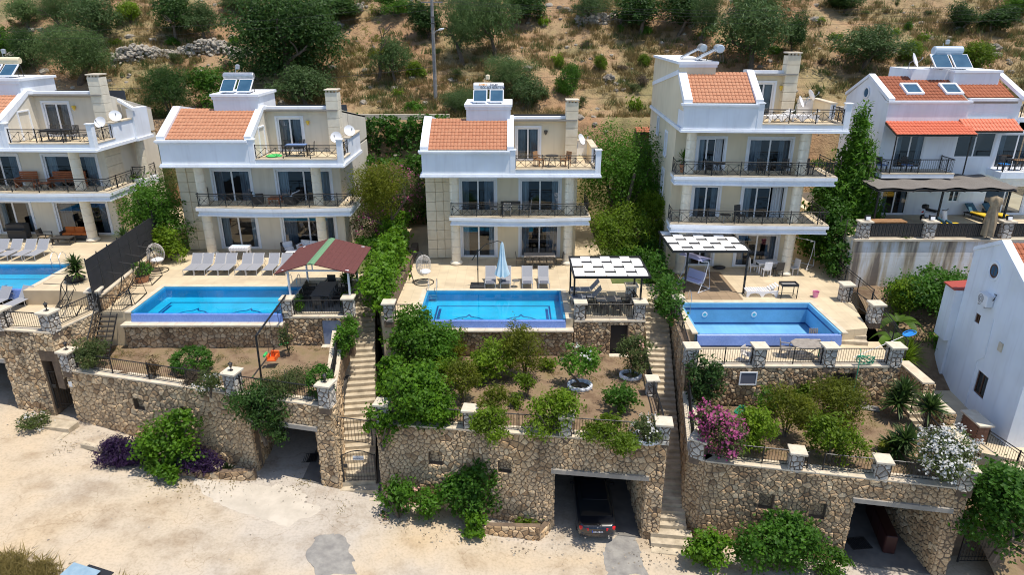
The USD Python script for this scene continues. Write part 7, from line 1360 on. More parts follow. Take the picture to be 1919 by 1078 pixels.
# ---- hillside trees: the first of each kind is built, the rest are copies of it
PRO = {}
def hill_tree(label, px, py, wpx, hpx, sp, var=0, group=None):
    p = on_hill(px, py); s = depth_at(p) / FPX; w, h = wpx * s, hpx * s / .96; key = (sp, var); cat = 'tree' if sp in ('olive', 'dark', 'carob', 'pine') else 'shrub'; nm = {'olive': 'olive_tree', 'dark': 'dark_tree', 'carob': 'carob_tree', 'pine': 'young_pine', 'juniper': 'juniper'}.get(sp, 'hill_shrub')
    p = p - [0, 0, .12]
    if key not in PRO:
        kw = {'olive': dict(trunk=h * .22, k=10), 'dark': dict(trunk=h * .15, k=9), 'carob': dict(trunk=h * .08, k=14), 'juniper': dict(k=8), 'lime': dict(k=6), 'green': dict(k=7), 'scrub': dict(k=5), 'dry': dict(k=5)}.get(sp, {})
        if sp == 'pine': kw = dict(trunk=h * .25, lobes=[(math.cos(a) * w * .28 * (1.1 - q), math.sin(a) * w * .28 * (1.1 - q), h * (.3 + .65 * q), w * .2 * (1.15 - q), w * .2 * (1.15 - q), h * .05) for q, a in zip(np.linspace(0, 1, 16), np.arange(16) * 2.4)], dens=.8)
        PRO[key] = (plant(nm, label, cat, p, w, h, sp, group=group, rz=.3, **kw), w, h)
    else:
        T, w0, h0 = PRO[key]; T.dup(tuple(p), random.Random(px * 7 + py).uniform(0, 6.28), label, (w / w0, w / w0, h / h0), group)
for i, a in enumerate([
    ('huge dark green carob tree behind the villa with the maroon canopy', 545, 162, 185, 165, 'carob'), ('big spreading olive behind the cream-tanked solar heater', 150, 158, 140, 98, 'olive'), ('pale olive near the top left corner', 52, 54, 75, 55, 'olive'), ('olive second from the left at the top edge', 122, 58, 85, 70, 'olive'),
    ('dark leaning olive uphill of the left end of the dry-stone wall', 186, 88, 110, 92, 'olive'), ('green bush cut by the left edge on the hillside', 8, 104, 70, 58, 'green'), ('dense yellow-green bush left of the big spreading olive', 68, 132, 72, 76, 'juniper'), ('dark tree rising over the middle of the dry-stone wall', 330, 76, 80, 92, 'dark'),
    ('rounded olive over the right half of the dry-stone wall', 386, 78, 74, 68, 'olive'), ('small yellowish bush at the top edge between the left olives', 245, 42, 46, 42, 'lime'), ('dark juniper-like bush left behind the villa with the maroon canopy', 322, 222, 90, 95, 'juniper'), ('leafy green bush right behind the tiled roof of the maroon canopy villa', 412, 205, 100, 80, 'green'),
    ('grey-green olive right behind the dull steel tank', 580, 206, 120, 78, 'olive'), ('thin young pine with open tiers on the slope', 708, 150, 92, 128, 'pine'), ('small olive with a clear trunk below the young pine', 742, 154, 74, 78, 'olive'), ('round bright bush touching the small olive trunk', 777, 144, 32, 34, 'lime'),
    ('dark bush left of the light pole top', 800, 72, 62, 62, 'dark'), ('large grey olive right of the light pole', 868, 122, 100, 125, 'olive'), ('second large grey olive right of the light pole, nearer the centre', 930, 105, 90, 110, 'olive'), ('spreading olive behind the lettered white tank', 960, 172, 100, 62, 'olive'), ('pale low olive at the right of the lettered white tank', 990, 208, 85, 64, 'olive'),
    ('low olive bush at the foot of the light pole', 862, 218, 76, 48, 'olive'), ('lone green bush on the dry slope above the middle villa chimney', 1066, 180, 50, 62, 'green'), ('tiny bright bush left on the open slope', 1050, 128, 20, 26, 'lime'), ('tiny bright bush in the middle of the open slope', 1124, 130, 28, 30, 'lime'), ('tiny bright bush beside the tall villa roof corner', 1206, 124, 25, 26, 'lime'),
    ('dense dark tree at the top right of centre, left trunk', 1200, 62, 95, 80, 'dark'), ('dense dark tree at the top right of centre, right trunk', 1270, 66, 95, 82, 'dark'), ('olive behind the loose stones at the top edge', 1110, 46, 66, 55, 'olive'), ('slim olive left of the big olive with the dark trunk', 1315, 88, 66, 98, 'olive'), ('big olive with a dark trunk behind the tall villa chimney', 1407, 140, 155, 132, 'olive'),
    ('small upright olive right of the big olive with the dark trunk', 1484, 105, 48, 72, 'dark'), ('leaning olive left of the white dish of the white villa', 1612, 132, 135, 78, 'olive'), ('bright bush between the leaning olive and the white dish', 1706, 116, 44, 44, 'lime'), ('bright green bush right of the big solar heater', 1828, 132, 66, 56, 'lime'), ('dark bush upper right on the slope, left one', 1796, 60, 55, 50, 'dark'), ('dark bush upper right on the slope, right one', 1862, 62, 66, 46, 'dark'),
    ('dark foliage at the top edge above the carob', 620, 44, 120, 52, 'dark'), ('dark shrub at the top edge right of the grey olives', 985, 44, 80, 60, 'dark'), ('olive at the top edge left of centre', 445, 26, 95, 40, 'olive'), ('olive at the top edge above the tall villa', 1400, 26, 90, 50, 'olive'), ('dark shrub at the top edge above the leaning olive', 1580, 24, 80, 36, 'dark'), ('green bush at the top edge above the small olive', 740, 28, 75, 45, 'green'), ('green shrub at the far top right corner', 1900, 30, 60, 40, 'green')]):
    hill_tree(*a, var=(i % 2 if a[5] in ('olive', 'dark') else 0))
rs = random.Random(4)
for i in range(150):
    px, py = rs.uniform(0, 1919), rs.uniform(4, 235)
    if 950 < px < 1330 and py > 80 and rs.random() < .35: continue
    kind = rs.choice(['scrub', 'scrub', 'dry', 'lime', 'scrub', 'green']); q = .6 + .8 * (py / 235)
    hill_tree({'scrub': 'low grey-green scrub cushion scattered on the dry hillside', 'dry': 'low dry brown scrub scattered on the hillside', 'lime': 'small bright scrub tuft scattered on the hillside', 'green': 'small dark green scrub bush scattered on the hillside'}[kind], px, py, rs.uniform(14, 34) * q, rs.uniform(9, 20) * q, kind, 5, {'scrub': 'grey-green scrub on the hillside', 'dry': 'dry brown scrub on the hillside', 'lime': 'bright scrub tufts on the hillside', 'green': 'green scrub bushes on the hillside'}[kind])
# dry grass, loose stones
def instancer(name, protos, pts, scl, label, cat, seed):
    rng = np.random.default_rng(seed); path = uniq('/World/' + name); pi = UsdGeom.PointInstancer.Define(stage, path); names = []
    for i, (v, f, m, s) in enumerate(protos): pp = '%s/%s%s' % (path, 'clump', '' if i == 0 else '_%03d' % i); usdkit.mesh(stage, pp, (v, f), UsdShade.Material.Get(stage, '/World/Looks/' + m), s); names.append(pp)
    pi.CreatePrototypesRel().SetTargets([Sdf.Path(x) for x in names]); n = len(pts)
    pi.CreatePositionsAttr(Vt.Vec3fArray.FromNumpy(np.asarray(pts, np.float32))); pi.CreateProtoIndicesAttr(Vt.IntArray.FromNumpy(rng.integers(0, len(protos), n).astype(np.int32)))
    a = rng.uniform(0, 2 * np.pi, n); pi.CreateOrientationsAttr(Vt.QuathArray([Gf.Quath(float(math.cos(x / 2)), 0.0, 0.0, float(math.sin(x / 2))) for x in a])); pi.CreateScalesAttr(Vt.Vec3fArray.FromNumpy(np.asarray(scl, np.float32)))
    pr = pi.GetPrim(); pr.SetCustomDataByKey('kind', 'stuff'); pr.SetCustomDataByKey('label', label); pr.SetCustomDataByKey('category', cat)
def tuft(seed, n=34, w=.03, h=.5, sp=.22):
    rng = np.random.default_rng(seed); p = rng.normal(size=(n, 2)) * sp; a = rng.uniform(0, 6.28, n); hh = h * rng.uniform(.5, 1.1, n); t = rng.normal(size=(n, 2)) * .22
    b = np.stack([np.cos(a), np.sin(a)], 1) * w; z = np.zeros(n); v = np.stack([np.c_[p - b, z], np.c_[p + b, z], np.c_[p + t, hh]], 1).reshape(-1, 3); return v, np.arange(3 * n).reshape(-1, 3)
def rockmesh(seed, sub=1):
    m = trimesh.creation.icosphere(sub); rng = np.random.default_rng(seed); v = np.array(m.vertices); v *= (1 + rng.uniform(-.25, .25, (len(v), 1))) * rng.uniform(.7, 1.2, 3) * [1, 1, .7]; return v, np.array(m.faces)
rng = np.random.default_rng(8); N = 15000; X = rng.uniform(-50, 60, N); Y = 58 + rng.random(N) ** 1.3 * 34; keep = meshkit.fbm(np.stack([X * .22, Y * .22, X * 0], 1), 3, 31) > rng.uniform(.3, .62, N); X, Y = X[keep], Y[keep]
instancer('dry_grass', [(*tuft(i), 'dry_grass' if i < 3 else 'scrub_leaf', False) for i in range(4)], np.stack([X, Y, hill_z(X, Y) - .03], 1), rng.uniform(.6, 1.5, (len(X), 1)) * [1, 1, 1.0], 'dry straw-coloured grass covering the hillside', 'grass', 3)
N = 5200; X = rng.uniform(-50, 60, N); Y = 53.5 + rng.random(N) * 36; keep = meshkit.fbm(np.stack([X * .3, Y * .3, X * 0], 1), 3, 77) > rng.uniform(.42, .62, N); X, Y = X[keep], Y[keep]; s = rng.random(len(X))[:, None] ** 5 * .38 + .06
instancer('loose_stones', [(*rockmesh(i), 'field_stone', False) for i in range(4)], np.stack([X, Y, hill_z(X, Y)], 1), s * [1, 1, 1], 'pale loose stones scattered over the hillside', 'stones', 5)
X = rng.uniform(-23, 20, 900); gz = []
pts = []
for poly, z in (([(-22.6, 31.2), (-13.2, 28.9), (-9, 27.8), (-9.2, 33.1), (-21.8, 33.1)], 6.1), ([(-6, 27.7), (6.5, 26.1), (7.0, 33.7), (-6.8, 33.7)], 5.25), ([(9.2, 26.4), (19.0, 24.4), (19.8, 30.1), (9.1, 30.1)], 4.15)):
    P = Polygon(poly); x0, y0, x1, y1 = P.bounds
    from shapely.geometry import Point
    for i in range(420):
        q = (rng.uniform(x0, x1), rng.uniform(y0, y1))
        if P.contains(Point(q)) and meshkit.noise(np.array([[q[0] * .6, q[1] * .6, z]]))[0] > rng.uniform(.3, .8): pts.append((*q, z - .03))
instancer('weeds', [(*tuft(20 + i, 22, .02, .3, .16), m_, False) for i, m_ in enumerate(('dry_grass', 'scrub_leaf', 'field_grass'))], pts, rng.uniform(.35, .9, (len(pts), 1)) * [1, 1, .8], 'sparse dry weeds on the garden soil', 'weeds', 6)
P = []; GE = np.array([at(q, r, 2.3)[:2] for q, r in ((-300, 1000), (0, 1043), (60, 1052), (100, 1062), (140, 1085))]); GL = lambda x: np.interp(x, GE[:, 0], GE[:, 1])
for i in range(2600):
    x, y = rng.uniform(-27, -14.5), rng.uniform(17, 22.5)
    if y < GL(x) - .35 + .25 * math.sin(x * 4): P.append((x, y, float(zstreet(x)) + (y - 20) * .03 * (y < 20) - .02))
instancer('verge_grass', [(*tuft(30 + i, 40, .025, .26, .2), 'field_grass', False) for i in range(3)], P, rng.uniform(.6, 1.2, (len(P), 1)) * [1, 1, 1], 'dry olive-brown grass at the bottom left corner', 'grass', 7)
def dry_wall(label, pts, h, seed, parts=240, n=600):
    rng = np.random.default_rng(seed); P = np.array([on_hill(*p) for p in pts]); T = Thing('dry_stone_wall', label, 'wall', tuple(P[0])); seg = np.linalg.norm(np.diff(P[:, :2], axis=0), axis=1); cum = np.r_[0, np.cumsum(seg)]; rest = MB(); R = [rockmesh(i, 0) for i in range(8)]
    for i in range(n):
        s = rng.uniform(0, cum[-1]); x, y = np.interp(s, cum, P[:, 0]), np.interp(s, cum, P[:, 1]); hh = h * (.75 + .35 * math.sin(s * .9)) ; u = rng.random(); x += rng.normal() * .08; y += rng.normal() * .22 * (1 - u * .5); z = float(hill_z(x, y)) + u * hh; v, f = R[i % 8]; q = rng.uniform(.12, .26); M = rot(rng.uniform(0, 6), rng.uniform(-.5, .5)); v = v @ M.T * q + [x, y, z]
        if i < parts: T.part('stone', (v, f), 'field_stone', world=True)
        else: rest.add(v, f)
    T.part('small_stones', rest, 'field_stone', world=True, kind='stuff')
dry_wall('long dry-stone wall of pale rubble crossing the upper left slope', [(212, 122), (255, 112), (300, 104), (350, 101), (405, 98), (440, 100), (472, 104)], 1.15, 1, 280, 900); dry_wall('short stub of dry-stone wall at the left edge of the hill', [(18, 115), (44, 118)], .9, 2, 60, 90); dry_wall('loose stone wall in the shade at the top right of centre', [(1080, 46), (1120, 48), (1165, 42)], 1.0, 3, 120, 220); dry_wall('small heap of pale stones at the top edge above the young pine', [(655, 24), (680, 22)], .8, 4, 50, 60)
for l, px, py, s in (('grey boulder on the slope above the young pine', 632, 48, .65), ('pale boulder on the slope left of the tall villa', 1142, 148, .6), ('pale standing rock right of the bright bush', 1862, 90, .55)):
    p = on_hill(px, py); v, f = rockmesh(px, 2); single('boulder', l, 'boulder', (v * s + p, f), 'field_stone')

# ---- ivy hedges
def hedge(label, A, B, z0, z1, th, sp='hedge', dens=1.0, name='hedge', leaf=None, wob=.3):
    SEED[0] += 1; rng = np.random.default_rng(SEED[0]); A, B = np.array(A, float), np.array(B, float); L = np.linalg.norm(B - A); h0, h1 = (z1, z1) if np.isscalar(z1) else z1; lob = []; n = max(2, int(L / (th * .42))); g0, g1 = (z0, z0) if np.isscalar(z0) else z0
    for i in range(n + 1):
        t = i / n; p = A + (B - A) * t; zt = h0 + (h1 - h0) * t; zb = g0 + (g1 - g0) * t; nv = max(1, int((zt - zb) / (th * .75)))
        for j in range(nv): lob.append((p[0] - A[0] + rng.normal() * .12 * th, p[1] - A[1] + rng.normal() * .12 * th, (j + .5) / nv * (zt - zb) + rng.normal() * .06 + zb - g0, th * rng.uniform(.45, .62), th * rng.uniform(.45, .62), (zt - zb) / nv * rng.uniform(.55, .8)))
    T = Thing(name, label, 'hedge', (A[0], A[1], g0)); mt, lf, wd, dn = SPEC[sp]; lf = leaf or lf; area = sum((a[3] * a[4] * a[5]) ** (2 / 3.0) for a in lob) * 12.6
    m = MB(); d = (B - A) / L
    for i in range(max(2, int(L / .9))): p = (B - A) * (i + .5) / max(2, int(L / .9)); m.tube([(p[0], p[1], -.2), (p[0], p[1], (h0 - g0) * .6)], .04, 5)
    T.part('stems', m, 'bark'); T.part('foliage', leaf_cloud(rng, lob, int(min(area * dn * dens * .5 / (lf * lf * .5), 26000)), lf, 18, wd), mt); return T
hedge('tall upper ivy hedge behind the path between the two middle villas', (-13.4, 55.9), (-5.5, 55.9), 11.5, 15.6, 1.5, leaf=.24); hedge('lower ivy-covered wall between the two middle villas', (-13.2, 52.9), (-5.6, 52.9), 8.0, 12.9, 1.5, leaf=.24)
m = MB(); m.box(-13.6, 57.2, 13.0, -5.2, 57.5, 15.75); single('garden_wall', 'pale wall top showing behind the tall ivy hedge', 'wall', m, 'coping_stone')
hedge('bright ivy hedge along the left side of the middle pool terrace', (-7.75, 34.9), (-8.0, 46.0), (7.5, 7.5), (9.2, 10.2), 1.5, 'vine', dens=1.3); hedge('ivy hedge between the stair and the white pergola', (8.95, 34.3), (9.45, 46.0), (7.2, 7.4), (8.5, 9.0), 1.15, 'hedge', leaf=.18)
hedge('ivy hanging down the beige wall right of the tall villa', (21.6, 46.5), (21.3, 40.9), 7.3, (13.6, 9.8), 1.5, 'hedge', leaf=.2, dens=1.3)
wall('garden_wall', 'low rubble wall under the bright ivy hedge', [(np.array([-7.1, 46.0]), np.array([-7.15, 35.0]), 7.3, 8.1, [])][:1], seed=81, th=.4); 

# ---- planting round the villas
VB = [('yellow-green euonymus bush beside the black mesh screen', 238, 432, 8.6, 80, 108, 'lime'), ('dark bush pressed between the mesh screen and the clad pier', 305, 470, 8.3, 95, 135, 'green'), ('wispy grey-green shrub over the dark bush', 300, 400, 8.6, 110, 95, 'scrub'), ('bright rounded bush beside the hanging egg chair of the swing terrace', 322, 486, 8.2, 50, 62, 'lime'),
      ('deep green bush at the rear left corner of the maroon canopy villa', 262, 395, 8.6, 70, 70, 'green'), ('spreading pink-flowered oleander behind the thin yellowish tree', 738, 432, 8.2, 135, 105, 'scrub'), ('low greenery along the lawn right of the maroon canopy villa', 690, 478, 8.2, 60, 30, 'green'),
      ('large dark laurel between the middle and the tall villa', 1160, 452, 7.5, 165, 178, 'green'), ('dark glossy bush hard against the tall villa side wall', 1205, 420, 7.5, 70, 130, 'dark'), ('rounded citrus bush at the path beside the middle villa, left one', 1150, 492, 7.5, 88, 92, 'lime'), ('rounded citrus bush at the path beside the middle villa, right one', 1226, 470, 7.4, 66, 98, 'lime'), ('low green bush behind the woven pergola', 1185, 505, 7.4, 80, 40, 'green')]
for i, v in enumerate(VB): bush(*v, flowers=('pink_flower', 900, .16) if 'oleander' in v[0] else None)
bush('thin yellowish tree between the maroon canopy and the ivy hedge', 716, 470, 8.1, 82, 150, 'yellow', 'garden_tree', 'tree', trunk=1.6); bush('bright fig-like bush right behind the middle villa chimney', 1108, 292, 10.5, 70, 92, 'vine'); bush('grey olive in front of the rubble slope beside the tall villa', 1172, 300, 10.5, 72, 95, 'olive', 'olive_tree', 'tree', trunk=.8); bush('dark shrub in the gap behind the leftmost villa', 292, 330, 11.0, 60, 70, 'juniper')
plant('conifer', 'tall feathery conifer right of the tall villa', 'tree', (23.0, 45.2, 7.2), 4.2, 10.4, 'thuja', trunk=.3, dens=2.6, lobes=[(math.cos(a) * 1.15 * (1.02 - q) * s, math.sin(a) * 1.15 * (1.02 - q) * s, .7 + 9.3 * q, 2.2 * (1.06 - q), 2.2 * (1.06 - q), 1.2) for q, a, s in zip(np.linspace(0, .98, 26), np.arange(26) * 2.4, [1, .6] * 13)], leaf=.3, droop=-1.2)
# ---- swing garden
bush('clipped round bush in the middle of the dry swing garden', 364, 694, 6.1, 66, 50, 'hedge', leaf=.10, k=3, lobes=[(0, 0, .55, .98, .9, .62)], dens=1.8, clip=True); bush('feathery bush at the foot of the small metal stair', 178, 690, 6.1, 52, 52, 'scrub', leaf=.12, dens=1.3); bush('pale variegated shrub growing through the railing', 396, 744, 6.1, 42, 46, 'scrub', leaf=.14, flowers=('white_flower', 120, .08))
bush('upright clipped thuja above the garage', 604, 746, 6.1, 50, 66, 'hedge', leaf=.11, lobes=[(0, 0, .8, .6, .5, .85)], dens=1.8, clip=True); bush('low rosemary behind the hanging creeper', 535, 730, 6.1, 95, 34, 'scrub', leaf=.10); bush('thin young rose in the dry swing garden', 292, 706, 6.1, 20, 36, 'red', leaf=.10); bush('low reddish weed tuft by the railing', 362, 716, 6.1, 40, 22, 'dry')
p = at(543, 668, 6.1); plant('climber', 'straggly climber on the wall corner left of the blue door', 'climber', p, .8, 2.0, 'scrub', d=.4); bush('climber over the wall between the blue door and the stair', 655, 664, 6.1, 46, 66, 'green', leaf=.14)
p = np.array([-11.9, 27.6, 3.75]); plant('hanging_creeper', 'big dark creeper hanging over the left corner of the garage', 'climber', p, 2.6, 3.0, 'dark', dens=1.5, lobes=[(-.1, .1, 2.5, 1.5, .6, .6), (-.5, -.1, 2.0, .9, .5, .6), (.5, -.1, 1.9, .9, .5, .7), (.1, -.15, 1.4, .95, .45, .6), (.45, -.15, .9, .6, .4, .5), (.75, -.1, .4, .4, .3, .4)], leaf=.15, droop=1.2, flowers=('peach_flower', 60, .09))
def front(label, px, py, wpx, hpx, sp, **k): p = at(px, py, 0); [p := at(px, py, float(zstreet(p[0]))) for _ in range(4)]; s = depth_at(p) / FPX; return plant(k.pop('name', 'shrub'), label, 'shrub', p, wpx * s, hpx * s / .95, sp, **k)
front('sprawling green bush against the wall above the purple plants', 330, 880, 135, 122, 'vine', d=1.6, leaf=.15, droop=.8); front('patch of dark purple plants left of the sprawling bush', 232, 866, 118, 52, 'purple', d=1.4, dens=2.2, name='purple_plant'); front('patch of dark purple plants right of the sprawling bush', 378, 888, 84, 44, 'purple', d=1.3, dens=2.2, name='purple_plant'); front('small grey and green cushion beside the left entrance slabs', 64, 805, 54, 34, 'scrub', flowers=('white_flower', 150, .07))
front('green trailing stems drooping onto the street below the sprawling bush', 318, 905, 60, 34, 'vine', d=.8, leaf=.13)
# low planters along the foot of the walls
def planter(label, pts, h, seed):
    for i in range(len(pts) - 1): pass
    segs = [(np.array(a[:2]), np.array(b[:2]), min(a[2], b[2]) - .1, max(a[2], b[2]) + h, []) for a, b in zip(pts[:-1], pts[1:])]; return wall('planter', label, segs, seed=seed, size=.26, th=.25, cat='planter')
sp_ = lambda px, py: (lambda p: (p[0], p[1], float(zstreet(p[0]))))(at(px, py, float(zstreet(at(px, py, 1.0)[0]))))
planter('low stone planter edge under the purple plants', [sp_(300, 880), sp_(380, 893), sp_(480, 900)], .28, 91); planter('low stone planter below the niche of the middle wall', [sp_(900, 1000), sp_(1012, 1014), sp_(1038, 985)], .42, 92); single('kerb_stone', 'long pale kerb stone at the foot of the wall by the left slabs', 'kerb', MB().rbox((*sp_(185, 838)[:2], 3.0), (2.0, .3, .3), rz=-.28, b=.04), 'step_stone')
# ---- middle garden
GB = [('vine mass spilling along the inner edge of the stair railing', 744, 735, 52, 70, 'vine'), ('low vine growth in front of the loose-crowned shrub', 812, 775, 84, 66, 'vine'), ('leafy vine shoots climbing to the left end of the pool lip', 748, 660, 58, 56, 'vine'), ('small round bush between the vine growth and the young trees', 842, 720, 52, 50, 'lime'), ('large vine heap over the left corner of the middle garden wall', 772, 790, 98, 112, 'vine'), ('leafy bush behind the vine heap, touching the pool wall', 778, 690, 98, 95, 'vine'), ('loose-crowned shrub between the vine heap and the yellowish trees', 815, 695, 80, 85, 'green'), ('yellowish young tree left in the middle garden', 866, 752, 58, 74, 'yellow'), ('thin yellowish shrub below the pool lip, left', 842, 664, 62, 52, 'yellow'),
      ('bright full bush in the centre of the middle garden', 925, 712, 72, 80, 'lime'), ('tall yellowish shrub right of the bright full bush', 985, 705, 66, 98, 'yellow'), ('young tree below the bright full bush', 926, 792, 54, 70, 'yellow'), ('slim small shrub below the tall yellowish shrub', 988, 745, 30, 46, 'lime'), ('round-headed white rose bush in a white stone ring', 1089, 724, 60, 76, 'green'), ('tall loose rose in a white ring by the doorway', 1186, 704, 48, 82, 'scrub'),
      ('low spreading bush alone on the right of the middle garden', 1164, 768, 58, 44, 'green'), ('vine bush climbing the railing left of the second pillar', 916, 822, 66, 66, 'lime'), ('big vine bush behind the railing at the middle of the wall', 1030, 812, 92, 66, 'lime'), ('vine trailing along the railing above the car garage', 1138, 824, 84, 32, 'lime'), ('vine tip drooping over the wall above the car garage', 1172, 848, 46, 36, 'lime'), ('white flowering shrub at the right corner of the middle garden', 1208, 825, 50, 48, 'scrub'), ('small seedling in the middle garden soil', 966, 762, 16, 20, 'lime'), ('low leafy weed below the pool wall', 1022, 690, 30, 16, 'lime')]
for v in GB: bush(v[0], v[1], v[2], 5.3, *v[3:], flowers=('white_flower', 60, .12) if 'white rose' in v[0] else ('white_flower', 170, .10) if 'white flowering' in v[0] else ('peach_flower', 40, .11) if 'tall loose rose' in v[0] else None, trunk=.5 if ('tree' in v[0] or 'rose bush' in v[0]) else 0.0, leaf=.15 if 'vine' in v[0] else None)
p = np.array([-6.1, 26.85, 3.9]); plant('hanging_creeper', 'vine skirts drooping down the wall corner beside the gate', 'climber', p, 2.5, 2.2, 'vine', lobes=[(-.1, .0, 1.7, .8, .5, .6), (.7, .0, 1.5, .8, .45, .5), (.3, -.15, 1.0, .5, .35, .5), (1.6, .1, 1.5, .9, .4, .4), (2.5, .0, 1.3, .8, .35, .35)], leaf=.16, droop=1.0)
front('rounded bush with faded pink blooms right of the arched gate', 748, 972, 92, 82, 'green', d=1.3, flowers=('peach_flower', 120, .11)); front('plain green bush right of the faded pink blooms', 803, 975, 66, 54, 'green', d=1.2); front('big dark green bush against the middle wall', 885, 975, 120, 118, 'hedge', d=1.5, leaf=.16, droop=.6); front('long green shoots drooping onto the street from the big dark bush', 890, 1006, 46, 50, 'vine', d=.8, leaf=.14); front('weeds in the low planter of the middle wall', 985, 992, 40, 20, 'lime')
# ---- oleander garden
OB = [('tall dark bush in the left corner of the oleander garden', 1318, 768, 62, 108, 'dark'), ('pink flowering oleander bush', 1350, 858, 80, 88, 'scrub'), ('yellow-green bush right of the pink oleander', 1412, 838, 80, 78, 'lime'), ('tall olive-yellow bush under the small grey panel', 1472, 818, 80, 88, 'yellow'), ('small leafy bush by the coiled hose', 1436, 778, 46, 46, 'green'), ('small round bush against the deck wall', 1500, 758, 50, 42, 'lime'), ('wide olive-yellow bush left of the black doorway', 1580, 800, 96, 80, 'yellow'), ('citrus bush with dense lime leaves above the right niche', 1555, 864, 84, 90, 'lime'), ('white flowering oleander above the right garage', 1765, 898, 100, 86, 'scrub'), ('small yellow tuft left of the yuccas', 1655, 850, 22, 26, 'yellow')]
for v in OB: bush(v[0], v[1], v[2], 4.2, *v[3:], flowers=('pink_flower', 1200, .13) if 'pink flowering' in v[0] else ('white_flower', 1500, .12) if 'white flowering' in v[0] else None)
front('low green bush at the foot of the shaded stair, right side', 1332, 1062, 96, 78, 'vine', d=1.3, leaf=.15); front('large green bush below the twin niches', 1455, 1072, 165, 128, 'hedge', d=1.7, leaf=.16); front('green bush at the left jamb of the right garage', 1552, 1076, 76, 56, 'green', d=1.2)
bush('big leafy tree in the bottom right corner', 1862, 1045, .4, 140, 185, 'hedge', 'garden_tree', 'tree', leaf=.18, trunk=.5); bush('dense green bush below the stained white wall', 1742, 592, 6.0, 120, 78, 'hedge'); bush('glossy bush left of the dense bush, by the far railing', 1690, 590, 6.2, 58, 66, 'lime'); bush('dark undergrowth beside the white house corner', 1745, 668, 4.2, 60, 46, 'green'); bush('brown dry heap of cuttings beside the white house', 1725, 655, 4.4, 70, 46, 'dry'); bush('small weed growing from the top of the white wall', 1690, 446, 10.0, 24, 22, 'scrub')
# ---- spiky plants
def spiky(label, base, r, h, n=60, w=.05, mt='spike_leaf', heads=((0, 0, 1.0),), name='yucca', dead=0):
    SEED[0] += 1; rng = np.random.default_rng(SEED[0]); T = Thing(name, label, 'plant', tuple(float(q) for q in base)); 
    for hx, hy, hz in heads:
        if hz > .2: m = MB(); m.tube([(hx * .3, hy * .3, -.1), (hx, hy, hz)], [.09, .07], 7); T.part('trunk', m, 'bark')
        V, F = [], []; k = 0
        for i in range(n):
            a = rng.uniform(0, 6.28); e = rng.uniform(-.25, 1.45); L = r * rng.uniform(.75, 1.1); d = np.array([math.cos(a) * math.cos(e), math.sin(a) * math.cos(e), math.sin(e)]); s = np.array([-math.sin(a), math.cos(a), 0]); up = np.cross(d, s); o = np.array([hx, hy, hz])
            pts = [(0, .5), (.4, 1.0), (.75, .75), (1.0, .02)]; vv = []
            for q, ww in pts: c = o + d * L * q + np.array([0, 0, -1]) * (q ** 2) * L * .22 * math.cos(e); vv += [c - s * w * ww, c + s * w * ww]
            V += vv; F += [(k + 2 * j, k + 2 * j + 1, k + 2 * j + 3, k + 2 * j + 2) for j in range(3)]; k += 8
        m = MB(); m.add(V, F); T.part('leaf_rosette', m, mt)
    return T
spiky('tall yucca at the back of the yucca corner', at(1690, 785, 4.2), 1.0, 0, 120, heads=((0, .3, 1.3), (-.35, 0, .9))); spiky('broad yucca right in the yucca corner', at(1735, 800, 4.2), 1.05, 0, 130, heads=((0, 0, 1.0),)); spiky('front yucca nearest the white oleander', at(1690, 855, 4.2), .95, 0, 120, heads=((0, 0, .85), (-.3, .1, .35)))
spiky('spiky plant in front of the black mesh screen', at(148, 525, 9.15), .75, 0, 130, .035, heads=((0, 0, .9), (0, 0, .5))); spiky('spiky palm rising behind the black mesh screen', (-24.1, 40.0, 9.1), .75, 0, 90, .035, heads=((0, 0, 1.3),)); spiky('pale striped agave at the end of the purple planter', (*sp_(428, 884)[:2], 1.95), .55, 0, 30, .07, 'scrub_leaf', ((0, 0, .1),), 'agave'); spiky('potted palm on the upper balcony of the tall villa', (10.9, 42.6, f2 + .45), .75, 0, 60, .04, 'green_leaf', ((0, 0, .35),), 'potted_palm')
spiky('papyrus-like clump behind the right railing', (21.9, 33.6, 4.6), 1.3, 0, 120, .03, 'lime_leaf', ((0, 0, .6), (.5, .6, .6)), 'papyrus')
def banana(label, base, n=6, L=1.8):
    SEED[0] += 1; rng = np.random.default_rng(SEED[0]); T = Thing('banana_plant', label, 'plant', tuple(base)); m = MB(); m.tube([(0, 0, -.1), (0, 0, .9)], [.12, .08], 8); T.part('stem', m, 'green_leaf')
    for i in range(n):
        a = i * 2.4 + rng.uniform(-.3, .3); d = np.array([math.cos(a), math.sin(a), 0]); s = np.array([-math.sin(a), math.cos(a), 0]); m = MB(); q = np.linspace(0, 1, 9); U, Vv = np.meshgrid(q, [-1, 0, 1], indexing='ij'); wv = .28 * np.sin(np.pi * np.clip(U * .92 + .08, 0, 1)) ** .7
        P = d * (U * L * .8)[..., None] + s * (Vv * wv)[..., None] + np.array([0, 0, 1]) * (.9 + U * 1.2 - 1.5 * U ** 2.2 + np.abs(Vv) * .08)[..., None]; k = np.arange(8); f = [(i * 3 + j, (i + 1) * 3 + j, (i + 1) * 3 + j + 1, i * 3 + j + 1) for i in range(8) for j in range(2)]; m.add(P.reshape(-1, 3), f); T.part('leaf', m, 'banana_leaf', 60)
banana('banana plant with a long arching leaf below the far railing', (22.6, 36.0, 5.4)); banana('second banana plant nearer the lower deck corner', (21.8, 34.8, 4.8), 6, 1.5)
